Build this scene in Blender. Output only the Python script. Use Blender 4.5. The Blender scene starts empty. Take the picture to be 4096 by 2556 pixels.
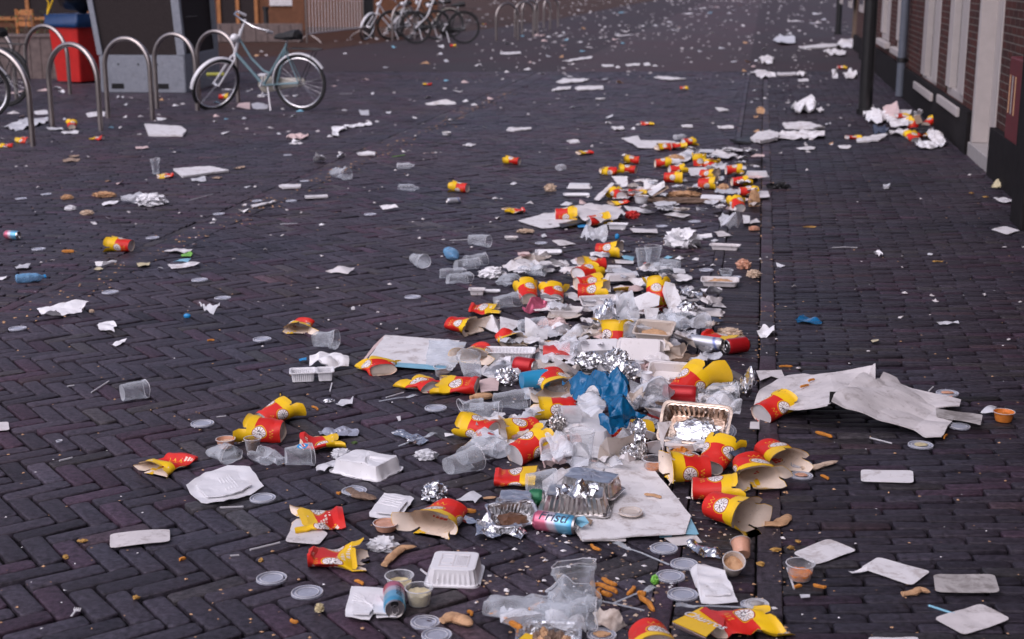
import bpy, bmesh, math, random
import numpy as np
from mathutils import Vector, Matrix, noise
R=math.radians
sc=bpy.context.scene
# ---------------- camera, sky, sun, exposure ----------------
F_PX=5689.0; CX=2048.0; CY=1278.0; PITCH=R(13.711); CAM_H=1.571
cam=bpy.data.objects.new('camera',bpy.data.cameras.new('camera')); sc.collection.objects.link(cam)
cam.location=(0,0,CAM_H); cam.rotation_euler=(R(90)-PITCH,0,0)
cam.data.sensor_width=36; cam.data.lens=50; cam.data.clip_end=1500; cam.data.clip_start=.1
cam.data.dof.use_dof=True; cam.data.dof.focus_distance=4.9; cam.data.dof.aperture_fstop=4.6
sc.camera=cam
w=bpy.data.worlds.new('World'); sc.world=w; w.use_nodes=True
nt=w.node_tree; sky=nt.nodes.new('ShaderNodeTexSky'); sky.sky_type='NISHITA'; sky.sun_disc=False
SUN_EL=R(50); SUN_AZ=R(-140)
sky.sun_elevation=SUN_EL; sky.sun_rotation=SUN_AZ; sky.air_density=1.0; sky.dust_density=3.0
bg=nt.nodes['Background']; tint=nt.nodes.new('ShaderNodeMix'); tint.data_type='RGBA'; tint.blend_type='MULTIPLY'; tint.inputs[0].default_value=1; tint.inputs[7].default_value=(.99,.92,1.06,1)
bw=nt.nodes.new('ShaderNodeRGBToBW'); nt.links.new(sky.outputs[0],bw.inputs[0]); gm=nt.nodes.new('ShaderNodeMix'); gm.data_type='RGBA'; gm.inputs[0].default_value=.55
nt.links.new(sky.outputs[0],gm.inputs[6]); nt.links.new(bw.outputs[0],gm.inputs[7]); nt.links.new(gm.outputs[2],tint.inputs[6]); nt.links.new(tint.outputs[2],bg.inputs[0]); bg.inputs[1].default_value=.115
sun=bpy.data.lights.new('sun','SUN'); sun.energy=.75; sun.angle=R(80); sun.color=(1,.95,.93)
so=bpy.data.objects.new('sun',sun); sc.collection.objects.link(so)
d=Vector((math.sin(SUN_AZ)*math.cos(SUN_EL),math.cos(SUN_AZ)*math.cos(SUN_EL),math.sin(SUN_EL)))
so.rotation_euler=d.to_track_quat('Z','Y').to_euler()
sc.view_settings.view_transform='Standard'; sc.view_settings.look='None'; sc.view_settings.exposure=.57; sc.view_settings.gamma=1
sc.cycles.transparent_max_bounces=24; sc.cycles.max_bounces=8

# ---------------- pixel -> world ----------------
def ray(px,py):
    a=(px-CX)/F_PX; b=(CY-py)/F_PX
    return Vector((a, math.cos(PITCH)+b*math.sin(PITCH), -math.sin(PITCH)+b*math.cos(PITCH)))
def G(px,py,z=0.0):
    r=ray(px,py); t=(z-CAM_H)/r.z
    return Vector((r.x*t,r.y*t,z))
TILE={c:((i%4)*1000,(0,500,1000,1500,1956)[i//4]) for i,c in enumerate('abcdefghijklmnopqrst')}
def px(t,cx,cy):
    ox,oy=TILE[t]; s=2.2107 if ox==3000 else 2.423
    return ox+cx/s, oy+cy/s
def T(t,cx,cy,z=0.0): return G(*px(t,cx,cy),z)
def M_PER(t,cx,cy,z=0.0):            # metres per crop pixel at that spot
    x,y=px(t,cx,cy); s=2.2107 if TILE[t][0]==3000 else 2.423
    return (G(x+10,y,z)-G(x,y,z)).x/10/s
SA=R(9.8)                            # street direction
def UV(u,v,z=0.0): return Vector((u*math.cos(SA)+v*math.sin(SA), -u*math.sin(SA)+v*math.cos(SA), z))

# ---------------- node helpers / materials ----------------
class NT:
    def __init__(s,name):
        s.m=bpy.data.materials.new(name); s.m.use_nodes=True; s.t=s.m.node_tree; s.t.nodes.clear()
        s.out=s.t.nodes.new('ShaderNodeOutputMaterial')
    def n(s,typ,**k):
        nd=s.t.nodes.new(typ)
        for a,b in k.items(): setattr(nd,a,b)
        return nd
    def set(s,sock,v):
        if isinstance(v,bpy.types.NodeSocket): s.t.links.new(v,sock)
        else: sock.default_value=v
    def m_(s,op,a,b=0.0,c=0.0,clamp=False):
        nd=s.n('ShaderNodeMath',operation=op,use_clamp=clamp)
        s.set(nd.inputs[0],a); s.set(nd.inputs[1],b); s.set(nd.inputs[2],c); return nd.outputs[0]
    def mix(s,f,a,b,blend='MIX'):
        nd=s.n('ShaderNodeMix',data_type='RGBA',blend_type=blend)
        s.set(nd.inputs[0],f); s.set(nd.inputs[6],c4(a)); s.set(nd.inputs[7],c4(b)); return nd.outputs[2]
    def noise(s,scale,detail=4,rough=.6,vec=None,dist=0):
        nd=s.n('ShaderNodeTexNoise'); nd.inputs['Scale'].default_value=scale; nd.inputs['Detail'].default_value=detail
        nd.inputs['Roughness'].default_value=rough; nd.inputs['Distortion'].default_value=dist
        if vec: s.t.links.new(vec,nd.inputs['Vector'])
        return nd.outputs[0]
    def ramp(s,f,lo,hi):
        nd=s.n('ShaderNodeMapRange'); nd.inputs[1].default_value=lo; nd.inputs[2].default_value=hi; s.set(nd.inputs[0],f); return nd.outputs[0]
    def obj(s): return s.n('ShaderNodeTexCoord').outputs['Object']
    def geo(s): return s.n('ShaderNodeNewGeometry').outputs['Position']
    def uv(s):
        sep=s.n('ShaderNodeSeparateXYZ'); s.t.links.new(s.n('ShaderNodeTexCoord').outputs['UV'],sep.inputs[0]); return sep.outputs[0],sep.outputs[1]
    def bsdf(s,col,rough=.6,metal=0.0,spec=.5,bump=None,bs=.3,bd=.01,**k):
        p=s.n('ShaderNodeBsdfPrincipled'); s.set(p.inputs['Base Color'],c4(col)); s.set(p.inputs['Roughness'],rough)
        s.set(p.inputs['Metallic'],metal); s.set(p.inputs['Specular IOR Level'],spec)
        for a,b in k.items(): s.set(p.inputs[a.replace('_',' ')],b)
        if bump is not None:
            b_=s.n('ShaderNodeBump'); b_.inputs['Strength'].default_value=bs; b_.inputs['Distance'].default_value=bd
            s.t.links.new(bump,b_.inputs['Height']); s.t.links.new(b_.outputs[0],p.inputs['Normal'])
        return p.outputs[0]
    def done(s,sh): s.t.links.new(sh,s.out.inputs[0]); return s.m
def c4(c):
    if isinstance(c,tuple) and len(c)==3: return (*c,1)
    return c
MATS={}
def simple(name,col,rough=.6,metal=0.,var=.15,scale=20,bs=.15,dirt=None,dirt_amt=.55,spec=.5,bd=.003,dscale=14):
    t=NT(name); g=t.geo(); f=t.noise(scale,4,.65,g)
    c=t.mix(t.ramp(f,.3,.7),tuple(x*(1-var) for x in col),tuple(min(1,x*(1+var)) for x in col))
    if dirt:
        f2=t.noise(dscale,5,.7,g,.4); f3=t.noise(90,3,.6,g)
        c=t.mix(t.m_('MULTIPLY',t.ramp(f2,dirt_amt,dirt_amt+.13),.55),c,dirt)
        c=t.mix(t.m_('MULTIPLY',t.ramp(f3,.68,.74),.7),c,tuple(x*.4 for x in dirt))
    MATS[name]=t.done(t.bsdf(c,rough,metal,spec,bump=f,bs=bs,bd=bd)); return MATS[name]
def plastic(name,col=(.8,.85,.9),base=.10,rough=.12):
    t=NT(name); tr=t.n('ShaderNodeBsdfTransparent'); tr.inputs[0].default_value=(.96,.97,.98,1)
    lw=t.n('ShaderNodeLayerWeight'); lw.inputs[0].default_value=.45
    f=t.noise(60,3,.6,t.geo()); p=t.bsdf(col,rough,0,.6,bump=f,bs=.25,bd=.004)
    mx=t.n('ShaderNodeMixShader'); fac=t.m_('ADD',t.m_('MULTIPLY',lw.outputs['Facing'],.62),t.m_('ADD',base,t.m_('MULTIPLY',t.ramp(f,.5,.75),.12)),clamp=True)
    t.t.links.new(fac,mx.inputs[0]); t.t.links.new(tr.outputs[0],mx.inputs[1]); t.t.links.new(p,mx.inputs[2])
    MATS[name]=t.done(mx.outputs[0]); return MATS[name]
def foil(name,col=(.75,.76,.78),rough=.24,scale=55,bd=.010,vor=.6):
    t=NT(name); g=t.obj(); v=t.n('ShaderNodeTexVoronoi'); v.inputs['Scale'].default_value=scale; t.t.links.new(g,v.inputs['Vector'])
    f=t.noise(scale*.6,3,.6,g,.5); h=t.m_('ADD',t.m_('MULTIPLY',v.outputs['Distance'],vor),f)
    MATS[name]=t.done(t.bsdf(col,rough,1.,.5,bump=h,bs=.5,bd=bd)); return MATS[name]
def card_print(name,red=(.62,.018,.012),yel=(.87,.55,.010),split=.74):
    t=NT(name); u,v=t.uv(); g=t.geo()
    u3=t.m_('FRACT',t.m_('MULTIPLY',u,3.0)); dx=t.m_('DIVIDE',t.m_('SUBTRACT',u3,.5),.25); dy=t.m_('DIVIDE',t.m_('SUBTRACT',v,.60),.19)
    r=t.m_('SQRT',t.m_('ADD',t.m_('MULTIPLY',dx,dx),t.m_('MULTIPLY',dy,dy)))
    ang=t.m_('ARCTAN2',dx,dy); ln=t.m_('GREATER_THAN',t.m_('SINE',t.m_('MULTIPLY',ang,11)),.72)
    fade=t.noise(7,3,.6,g); redv=t.mix(t.ramp(fade,.4,.75),red,(red[0]*1.15,.035,.025))
    wob=t.noise(30,2,.5,g)
    c=t.mix(t.m_('GREATER_THAN',t.m_('ADD',v,t.m_('MULTIPLY',wob,.02)),split),redv,yel)
    sq=t.m_('ABSOLUTE',t.m_('SUBTRACT',v,t.m_('ADD',.24,t.m_('MULTIPLY',t.m_('SINE',t.m_('MULTIPLY',u,130)),.045))))
    sqm=t.m_('MULTIPLY',t.m_('LESS_THAN',sq,.014),t.m_('LESS_THAN',t.m_('ABSOLUTE',t.m_('SUBTRACT',u3,.5)),.22))
    c=t.mix(sqm,c,(.75,.42,.03))
    c=t.mix(t.m_('LESS_THAN',r,1.22),c,yel); c=t.mix(t.m_('LESS_THAN',r,1.12),c,(red[0]*.55,.015,.012)); c=t.mix(t.m_('LESS_THAN',r,1.0),c,(.80,.78,.76))
    core=t.m_('MULTIPLY',t.m_('LESS_THAN',r,.92),t.m_('GREATER_THAN',r,.35)); c=t.mix(t.m_('MULTIPLY',core,ln),c,(.25,.05,.05))
    inn=t.m_('MULTIPLY',t.m_('LESS_THAN',r,.5),t.m_('GREATER_THAN',t.noise(160,2,.5,g),.56)); c=t.mix(inn,c,(.1,.08,.09))
    d2=t.noise(35,5,.7,g); c=t.mix(t.m_('MULTIPLY',t.ramp(d2,.62,.75),.35),c,(.12,.09,.08))
    MATS[name]=t.done(t.bsdf(c,.45,0,.3,bump=t.noise(45,3,.6,g),bs=.2,bd=.004)); return MATS[name]
def brickmat(name,c1,c2,mortar,bw=.21,bh=.062,axis='XZ'):
    t=NT(name); o=t.n('ShaderNodeTexCoord').outputs['UV']; b=t.n('ShaderNodeTexBrick')
    t.t.links.new(o,b.inputs['Vector']); b.inputs['Color1'].default_value=(*c1,1); b.inputs['Color2'].default_value=(*c2,1); b.inputs['Mortar'].default_value=(*mortar,1)
    b.inputs['Scale'].default_value=1; b.inputs['Brick Width'].default_value=bw; b.inputs['Row Height'].default_value=bh; b.inputs['Mortar Size'].default_value=.006
    b.inputs['Mortar Smooth'].default_value=.2
    nz=t.noise(9,5,.7,t.geo()); c=t.mix(t.ramp(nz,.3,.8),b.outputs[0],(.05,.03,.03),'MULTIPLY'); 
    c=t.mix(.6,b.outputs[0],c)
    MATS[name]=t.done(t.bsdf(c,.8,0,.3,bump=t.m_('SUBTRACT',t.m_('MULTIPLY',nz,.3),b.outputs['Fac']),bs=.8,bd=.006)); return MATS[name]
DIRT=(.16,.11,.08)
card_print('printed_card')
simple('yellow_card',(.84,.52,.012),.4,var=.08,scale=9,dirt=(.35,.2,.04),dirt_amt=.68)
simple('cream_card',(.78,.66,.55),.7,var=.1,dirt=(.3,.19,.1),dirt_amt=.6)
simple('white_card',(.76,.75,.76),.65,var=.05,dirt=(.33,.27,.24),dirt_amt=.52)
simple('dirty_card',(.66,.63,.63),.75,var=.1,dirt=(.25,.21,.19),dirt_amt=.54)
simple('grimy_card',(.42,.40,.39),.8,var=.15,dirt=(.12,.10,.09),dirt_amt=.46)
simple('brown_card',(.36,.26,.19),.8,var=.12,dirt=(.12,.08,.06))
simple('paper',(.82,.82,.84),.8,var=.04,dirt=(.5,.46,.42),dirt_amt=.62,bs=.3)
simple('pink_paper',(.68,.52,.50),.8,var=.1,dirt=(.4,.3,.3),bs=.3)
simple('white_plastic',(.80,.80,.82),.32,var=.03,scale=8,dirt=(.45,.36,.3),dirt_amt=.64)
simple('dull_plastic',(.72,.69,.69),.45,var=.05,scale=8,dirt=(.3,.22,.18),dirt_amt=.56)
simple('cream_plastic',(.60,.53,.47),.45,var=.05,scale=8,dirt=(.3,.2,.14),dirt_amt=.55)
simple('film',(.62,.63,.66),.3,var=.1,scale=25,bs=.5,bd=.01)
simple('orange_sauce',(.62,.20,.035),.35,var=.25,scale=60,bs=.5,bd=.006)
simple('peach_sauce',(.62,.33,.22),.35,var=.15,scale=50,bs=.4)
simple('brown_sauce',(.14,.07,.04),.3,var=.3,scale=60)
simple('mayo',(.62,.54,.33),.35,var=.15,scale=60,bs=.5,bd=.006)
simple('fries',(.62,.24,.035),.6,var=.3,scale=90,bs=.4,dirt=(.25,.07,.01),dirt_amt=.52,dscale=60)
simple('bread',(.55,.33,.18),.8,var=.2,scale=50,bs=.6,bd=.008,dirt=(.3,.12,.05),dirt_amt=.55,dscale=35)
simple('pale_bread',(.62,.48,.36),.8,var=.15,scale=50,bs=.6,bd=.008,dirt=(.4,.22,.12),dirt_amt=.6,dscale=30)
simple('meat',(.20,.13,.09),.7,var=.35,scale=120,bs=.7,bd=.008)
simple('leaf',(.42,.24,.06),.7,var=.35,scale=40)
simple('leaf_green',(.07,.12,.03),.7,var=.35,scale=40)
simple('green_paper',(.22,.55,.08),.45,var=.1)
simple('blue_paper',(.02,.28,.62),.4,var=.1)
simple('blue_bag',(.003,.115,.27),.25,var=.25,scale=12,bs=.6,bd=.012)
simple('dark_blue_card',(.045,.06,.10),.5,var=.15)
simple('black_plastic',(.012,.012,.013),.3,var=.2)
simple('black_rubber',(.02,.02,.021),.75,var=.2)
simple('red_paint',(.55,.018,.015),.4,var=.12,scale=10)
simple('red_card',(.55,.03,.025),.45,var=.12,scale=14,dirt=(.2,.05,.04),dirt_amt=.6)
simple('light_blue_card',(.22,.48,.62),.45,var=.1,dirt=(.3,.3,.3),dirt_amt=.6)
simple('steel_tube',(.42,.38,.36),.32,1.,var=.12,scale=12)
simple('galvanised',(.27,.29,.33),.55,.1,var=.2,scale=14,bs=.1,dirt=(.19,.19,.21),dirt_amt=.52)
simple('dark_panel',(.040,.032,.032),.85,spec=.15,var=.15,scale=30)
simple('stone',(.34,.32,.31),.8,var=.12,scale=12)
simple('dark_stone',(.016,.014,.015),.85,spec=.12,var=.3,scale=12,dirt=(.02,.02,.018))
simple('white_wood',(.46,.42,.40),.5,var=.06,scale=8,dirt=(.35,.28,.22),dirt_amt=.62)
simple('blue_wood',(.11,.125,.155),.5,var=.1,scale=8)
simple('old_wood',(.17,.13,.12),.85,var=.25,scale=16)
simple('warm_wood',(.42,.17,.055),.6,var=.2,scale=9)
simple('brown_wall',(.16,.065,.03),.8,var=.25,scale=7)
simple('navy_liner',(.012,.05,.15),.4); simple('chrome',(.72,.72,.73),.22,1.,var=.05)
simple('bike_green',(.17,.27,.30),.35,.2,var=.15)
simple('silver_paint',(.80,.80,.82),.4,.1,var=.06)
simple('dark_metal',(.03,.03,.032),.45,.4,var=.2)
simple('cream_guard',(.46,.43,.36),.5,var=.1)
simple('yellow_green',(.42,.42,.05),.5,var=.1)
simple('maroon',(.11,.008,.012),.55,var=.2)
simple('can_metal',(.62,.60,.58),.28,1.,var=.08,scale=30)
simple('green_can',(.02,.16,.07),.35,.3)
plastic('clear_plastic',(.8,.85,.9),.045,.07); plastic('lid_plastic',(.62,.66,.78),.22,.2); plastic('clear_bag',(.82,.84,.88),.20,.14); plastic('blue_bottle',(.18,.42,.68),.38,.15)
plastic('window_glass',(.05,.06,.07),.6,.05); plastic('milky_plastic',(.72,.72,.74),.42,.3)
foil('foil'); foil('foil_dark',(.66,.64,.62),.32,24,.012,.2); foil('foil_stained',(.60,.48,.40),.27,22,.006,.1); foil('foil_smooth',(.78,.78,.79),.3,26,.016,.3)
brickmat('red_brick',(.105,.026,.018),(.055,.018,.014),(.17,.14,.12))
brickmat('tan_brick',(.24,.15,.085),(.20,.13,.08),(.2,.16,.12))
# can labels
def canmat(name,stops,metal=.5):
    t=NT(name); u,v=t.uv(); g=t.noise(12,3,.6,t.geo()); c=stops[0][1]
    vv=t.m_('ADD',v,t.m_('MULTIPLY',t.m_('SINE',t.m_('MULTIPLY',u,6.283)),.07)); vv=t.m_('ADD',vv,t.m_('MULTIPLY',g,.06))
    for p,cc in stops[1:]: c=t.mix(t.ramp(vv,p-.04,p+.04),c,cc)
    MATS[name]=t.done(t.bsdf(c,.3,metal,.5,bump=g,bs=.2,bd=.003))
canmat('pink_blue_label',[(0,(.55,.12,.20)),(.22,(.62,.16,.24)),(.42,(.62,.55,.62)),(.62,(.20,.50,.70)),(.9,(.10,.40,.62))])
canmat('red_label',[(0,(.45,.012,.015)),(.5,(.48,.015,.02))],.3)
canmat('silver_blue_label',[(0,(.5,.52,.6)),(.12,(.55,.57,.62)),(.84,(.04,.10,.42)),(.9,(.6,.6,.62))])
canmat('blue_cup_label',[(0,(.02,.27,.50)),(.5,(.015,.22,.45)),(.8,(.05,.30,.50))],0.)

# ---------------- mesh helpers ----------------
class MB:
    def __init__(s): s.v=[]; s.f=[]; s.mi=[]; s.uv=[]; s.has=False
    def add(s,vs,fs,mi=0,uvs=None):
        o=len(s.v); s.v+= [tuple(p) for p in vs]; s.uv+= (uvs if uvs else [(p[0],p[2]) for p in vs])
        for f in fs: s.f.append([i+o for i in f]); s.mi.append(mi)
        return s
    def box(s,x0,x1,y0,y1,z0,z1,mi=0):
        v=[(x,y,z) for z in (z0,z1) for y in (y0,y1) for x in (x0,x1)]
        return s.add(v,[(0,2,3,1),(4,5,7,6),(0,1,5,4),(2,6,7,3),(0,4,6,2),(1,3,7,5)],mi)
    def tube(s,pts,r,n=8,mi=0,cap=True,r2=None):
        pts=[Vector(p) for p in pts]; rings=[]; N=len(pts); up=None
        for i,p in enumerate(pts):
            t=(pts[min(i+1,N-1)]-pts[max(i-1,0)]).normalized()
            if up is None: up=Vector((0,0,1)) if abs(t.z)<.9 else Vector((1,0,0))
            a=t.cross(up); 
            if a.length<1e-4: a=t.orthogonal()
            a.normalize(); b=a.cross(t).normalized(); up=b
            rr=r if r2 is None else r+(r2-r)*i/(N-1)
            rings.append([p+a*math.cos(k*2*math.pi/n)*rr+b*math.sin(k*2*math.pi/n)*rr for k in range(n)])
        v=[q for ring in rings for q in ring]; f=[(i*n+k,i*n+(k+1)%n,(i+1)*n+(k+1)%n,(i+1)*n+k) for i in range(N-1) for k in range(n)]
        if cap: f+= [tuple(range(n))[::-1],tuple((N-1)*n+k for k in range(n))]
        return s.add(v,f,mi)
    def rings(s,rings,closed_bottom=False,closed_top=False,mi=0,uvs=None):
        n=len(rings[0]); v=[q for r in rings for q in r]; N=len(rings)
        f=[(i*n+k,i*n+(k+1)%n,(i+1)*n+(k+1)%n,(i+1)*n+k) for i in range(N-1) for k in range(n)]
        if closed_bottom: f.append(tuple(range(n))[::-1])
        if closed_top: f.append(tuple((N-1)*n+k for k in range(n)))
        return s.add(v,f,mi,uvs)
    def build(s,name,mat,parent=None,smooth=True,auto=35):
        me=bpy.data.meshes.new(name); me.from_pydata(s.v,[],s.f); 
        mats=mat if isinstance(mat,(list,tuple)) else [mat]
        for m in mats: me.materials.append(MATS[m] if isinstance(m,str) else m)
        me.polygons.foreach_set('material_index',s.mi)
        ul=me.uv_layers.new(name='UVMap'); idx=np.empty(len(me.loops),dtype=np.int32); me.loops.foreach_get('vertex_index',idx)
        ul.data.foreach_set('uv',np.array(s.uv,dtype=np.float32)[idx].ravel())
        if smooth:
            me.polygons.foreach_set('use_smooth',[True]*len(me.polygons)); me.set_sharp_from_angle(angle=R(auto))
        me.update()
        o=bpy.data.objects.new(name,me); sc.collection.objects.link(o); o.parent=parent
        return o
LABELS={}
def tag(o,label,cat,group=None,kind=None):
    if label: o['label']=label
    if cat: o['category']=cat
    if group: o['group']=group
    if kind: o['kind']=kind
    return o
def empty(name,loc,rz=0,rx=0,ry=0):
    o=bpy.data.objects.new(name,None); sc.collection.objects.link(o); o.empty_display_size=.05
    o.location=loc; o.rotation_euler=(rx,ry,rz); return o
def struct(o): o['kind']='structure'; return o
def place(o,loc,rz=0,rx=0,ry=0): o.location=loc; o.rotation_euler=(rx,ry,rz); return o
def nz(v,f,s): return noise.noise_vector(Vector(v)*f+Vector((s*7.31,s*3.17,s*1.93)))
def text_part(txt,size,mat,parent,name,mapf,thick=.0):
    cu=bpy.data.curves.new('t','FONT'); cu.body=txt; cu.size=size; cu.align_x='CENTER'; cu.align_y='CENTER'; cu.offset=size*.012; cu.shear=.25
    to=bpy.data.objects.new('t',cu); sc.collection.objects.link(to); bpy.context.view_layer.update()
    me=bpy.data.meshes.new_from_object(to.evaluated_get(bpy.context.evaluated_depsgraph_get()))
    bpy.data.objects.remove(to)
    bm=bmesh.new(); bm.from_mesh(me); bmesh.ops.triangulate(bm,faces=bm.faces)
    bmesh.ops.subdivide_edges(bm,edges=[e for e in bm.edges if e.calc_length()>size*.25],cuts=2)
    for v in bm.verts: v.co=Vector(mapf(v.co.x,v.co.y))
    bm.to_mesh(me); bm.free(); me.name=name; me.materials.clear(); me.materials.append(MATS[mat])
    o=bpy.data.objects.new(name,me); sc.collection.objects.link(o); o.parent=parent; return o

# ---------------- ground ----------------
def ngonmat(name,col,var,rough=.55):
    t=NT(name); g=t.geo(); at=t.n('ShaderNodeAttribute'); at.attribute_name='tone'
    f=t.noise(60,6,.7,g); f2=t.noise(1.2,3,.6,g); f3=t.noise(350,3,.7,g)
    c=t.mix(.8,at.outputs['Color'],t.mix(t.ramp(f,.35,.7),(.3,.3,.3),(1.9,1.9,1.9)),'MULTIPLY')
    c=t.mix(t.m_('MULTIPLY',t.ramp(t.noise(22,5,.7,g),.66,.72),.35),c,(.16,.15,.14))
    big=t.noise(.55,4,.6,g); c=t.mix(.8,c,t.mix(t.ramp(big,.35,.68),(.82,.86,1.0),(1.30,1.0,1.05)),'MULTIPLY')
    c=t.mix(t.m_('MULTIPLY',t.ramp(t.noise(3.2,5,.7,g,.6),.5,.75),.35),c,(.014,.012,.014)); c=t.mix(t.m_('MULTIPLY',t.ramp(t.noise(130,3,.6,g),.67,.75),.5),c,(.09,.08,.085))
    rr=t.ramp(f2,.3,.8); rr=t.m_('ADD',t.m_('MULTIPLY',rr,.14),rough)
    return t.done(t.bsdf(c,rr,0,.22,bump=t.m_('ADD',f,t.m_('MULTIPLY',f3,.5)),bs=.6,bd=.005))
PAVER=ngonmat('paver',None,None,.42)
def visible(c,margin=.7):          # keep pavers near what the camera (or a step to the side) sees
    x,y=c[:,0],c[:,1]; zc=y*math.cos(PITCH)+CAM_H*math.sin(PITCH); 
    return (y>2.6)&(np.abs(x)<zc*.36+margin)&(y<23.5)
def pavers(name,cen,ang,L,W,base,seed,gap=.0098,clip=None):
    rs=np.random.RandomState(seed); n=len(cen)
    keep=visible(cen); cen=cen[keep]; ang=(np.full(n,ang) if np.isscalar(ang) else ang)[keep]; n=len(cen)
    ang=ang+rs.normal(0,.011,n)
    hl=(L-gap)/2*(1+rs.normal(0,.008,n)); hw=(W-gap)/2*(1+rs.normal(0,.025,n)); hz=rs.normal(0,.0020,n)
    tilt=rs.normal(0,.013,(n,2))
    oct_=[]
    def ring(inset,ch,z):
        pts=[]
        for sx,sy in ((1,1),(-1,1),(-1,-1),(1,-1)):
            cj=ch*(.6+rs.rand(n)*1.0)
            a=(sx*(hl-inset),sy*(hw-inset-cj)); b=(sx*(hl-inset-cj),sy*(hw-inset))
            if sx*sy<0: a,b=b,a
            for q in (a,b): pts.append((q[0]+0*hl,q[1]+0*hl,z+hz+(q[0]*tilt[:,0]+q[1]*tilt[:,1])))
        return pts
    rs_state=rs.get_state(); P=[]
    for inset,ch,z in ((0,.006,-.024),(0,.006,-.0045),(.0008,.0065,-.0014),(.0035,.009,0.0)):
        rs.set_state(rs_state); P+=ring(inset,ch,z)
    P=np.array([[p[0],p[1],p[2]] for p in P])          # 32,3,n
    ca,sa=np.cos(ang),np.sin(ang)
    X=cen[:,0]+P[:,0]*ca-P[:,1]*sa; Y=cen[:,1]+P[:,0]*sa+P[:,1]*ca; Z=P[:,2]
    V=np.stack([X,Y,Z],-1).transpose(1,0,2).reshape(-1,3)  # n*32
    fq=[]
    for r in range(3):
        for k in range(8): fq.append((r*8+k,r*8+(k+1)%8,(r+1)*8+(k+1)%8,(r+1)*8+k))
    fq=np.array(fq); off=(np.arange(n)*32)[:,None,None]
    quads=(fq[None]+off).reshape(-1,4); top=(np.arange(24,32)[None]+off[:,:,0]).reshape(-1,8)
    me=bpy.data.meshes.new(name); me.vertices.add(len(V)); me.vertices.foreach_set('co',V.astype(np.float32).ravel())
    loops=np.concatenate([quads.ravel(),top.ravel()]); me.loops.add(len(loops)); me.loops.foreach_set('vertex_index',loops.astype(np.int32))
    nq,ntp=len(quads),len(top); me.polygons.add(nq+ntp)
    ls=np.concatenate([np.arange(nq)*4,nq*4+np.arange(ntp)*8]); me.polygons.foreach_set('loop_start',ls.astype(np.int32))
    me.polygons.foreach_set('loop_total',np.concatenate([np.full(nq,4),np.full(ntp,8)]).astype(np.int32))
    me.update(calc_edges=True); me.validate()
    b=np.array(base); tone=b[None]*(1+rs.normal(0,.17,(n,1))); red=rs.rand(n)<.15; tone[red]*=np.array([1.2,.90,1.0]); gy=rs.rand(n)<.10; tone[gy]*=np.array([1.15,1.2,1.0])
    col=np.concatenate([np.clip(tone,.004,1),np.ones((n,1))],1); at=me.color_attributes.new('tone','FLOAT_COLOR','POINT')
    at.data.foreach_set('color',np.repeat(col,32,axis=0).astype(np.float32).ravel())
    me.polygons.foreach_set('use_smooth',[True]*len(me.polygons)); me.set_sharp_from_angle(angle=R(50))
    me.materials.append(PAVER)
    if clip:
        bm=bmesh.new(); bm.from_mesh(me)
        for uc,sg in ((clip[0],-1),(clip[1],1)):
            nrm=Vector((math.cos(SA),-math.sin(SA),0))*sg
            bmesh.ops.bisect_plane(bm,geom=bm.verts[:]+bm.edges[:]+bm.faces[:],plane_co=UV(uc,0,0),plane_no=nrm,clear_outer=True)
        bm.to_mesh(me); bm.free()
    o=bpy.data.objects.new(name,me); sc.collection.objects.link(o); return struct(o)
def uvarr(u,v): return np.stack([u*math.cos(SA)+v*math.sin(SA), -u*math.sin(SA)+v*math.cos(SA)],-1)
HL,HW=.2115,.0705
# herringbone roadway at 45 degrees to the street
a0=R(-54.8); pts=[];angs=[]
for m in range(-60,60):
    for k in range(-380,380):
        x0,y0=k+3*m,k-3*m
        for (cx_,cy_,dv) in ((x0+1.5,y0+.5,0),(x0+3.5,y0-.5,R(90))):
            X=cx_*HW; Y=cy_*HW
            wx=X*math.cos(a0)-Y*math.sin(a0); wy=9+X*math.sin(a0)+Y*math.cos(a0)
            if wy<2.4 or wy>23.6 or abs(wx)>9: continue
            u=wx*math.cos(SA)-wy*math.sin(SA)
            if -3.45<u<-.08: pts.append((wx,wy)); angs.append(a0+dv)
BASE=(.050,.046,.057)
pavers('roadway_pavers',np.array(pts),np.array(angs),HL,HW,BASE,1,clip=(-3.305,-.2225))
# sidewalk rows: rows run across the picture, columns follow the street
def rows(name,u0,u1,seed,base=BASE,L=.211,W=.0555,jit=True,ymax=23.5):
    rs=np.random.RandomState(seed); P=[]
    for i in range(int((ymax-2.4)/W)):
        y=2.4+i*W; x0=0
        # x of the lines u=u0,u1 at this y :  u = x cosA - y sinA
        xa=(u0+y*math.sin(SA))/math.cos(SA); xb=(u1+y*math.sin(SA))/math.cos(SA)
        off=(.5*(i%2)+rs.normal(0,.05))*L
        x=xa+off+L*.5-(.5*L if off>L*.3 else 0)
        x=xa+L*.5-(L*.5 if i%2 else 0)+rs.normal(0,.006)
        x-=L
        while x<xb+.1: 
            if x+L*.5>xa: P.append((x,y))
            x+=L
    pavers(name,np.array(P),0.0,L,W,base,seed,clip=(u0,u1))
rows('sidewalk_pavers',.112,2.6,2,base=(.034,.031,.039))  # base colour set darker to carry the shade beside the house
rows('far_sidewalk_pavers',-12,-3.57,3)
def cols(name,u,L,W,seed,along=True,base=BASE):
    v=np.arange(2.4,24,L if along else W); P=uvarr(np.full(len(v),u),v)
    return pavers(name,P,(math.pi/2-SA) if along else -SA,L,W,base,seed,gap=.0045)
cols('kerb_strip',.078,.211,.072,5,base=(.050,.043,.050)); cols('gutter_pavers',-.062,.205,.056,6,along=False,base=(.037,.033,.040))
cols('left_kerb_strip',-3.53,.211,.072,7,base=(.050,.043,.050)); cols('left_gutter_pavers',-3.41,.205,.056,8,along=False)
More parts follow.
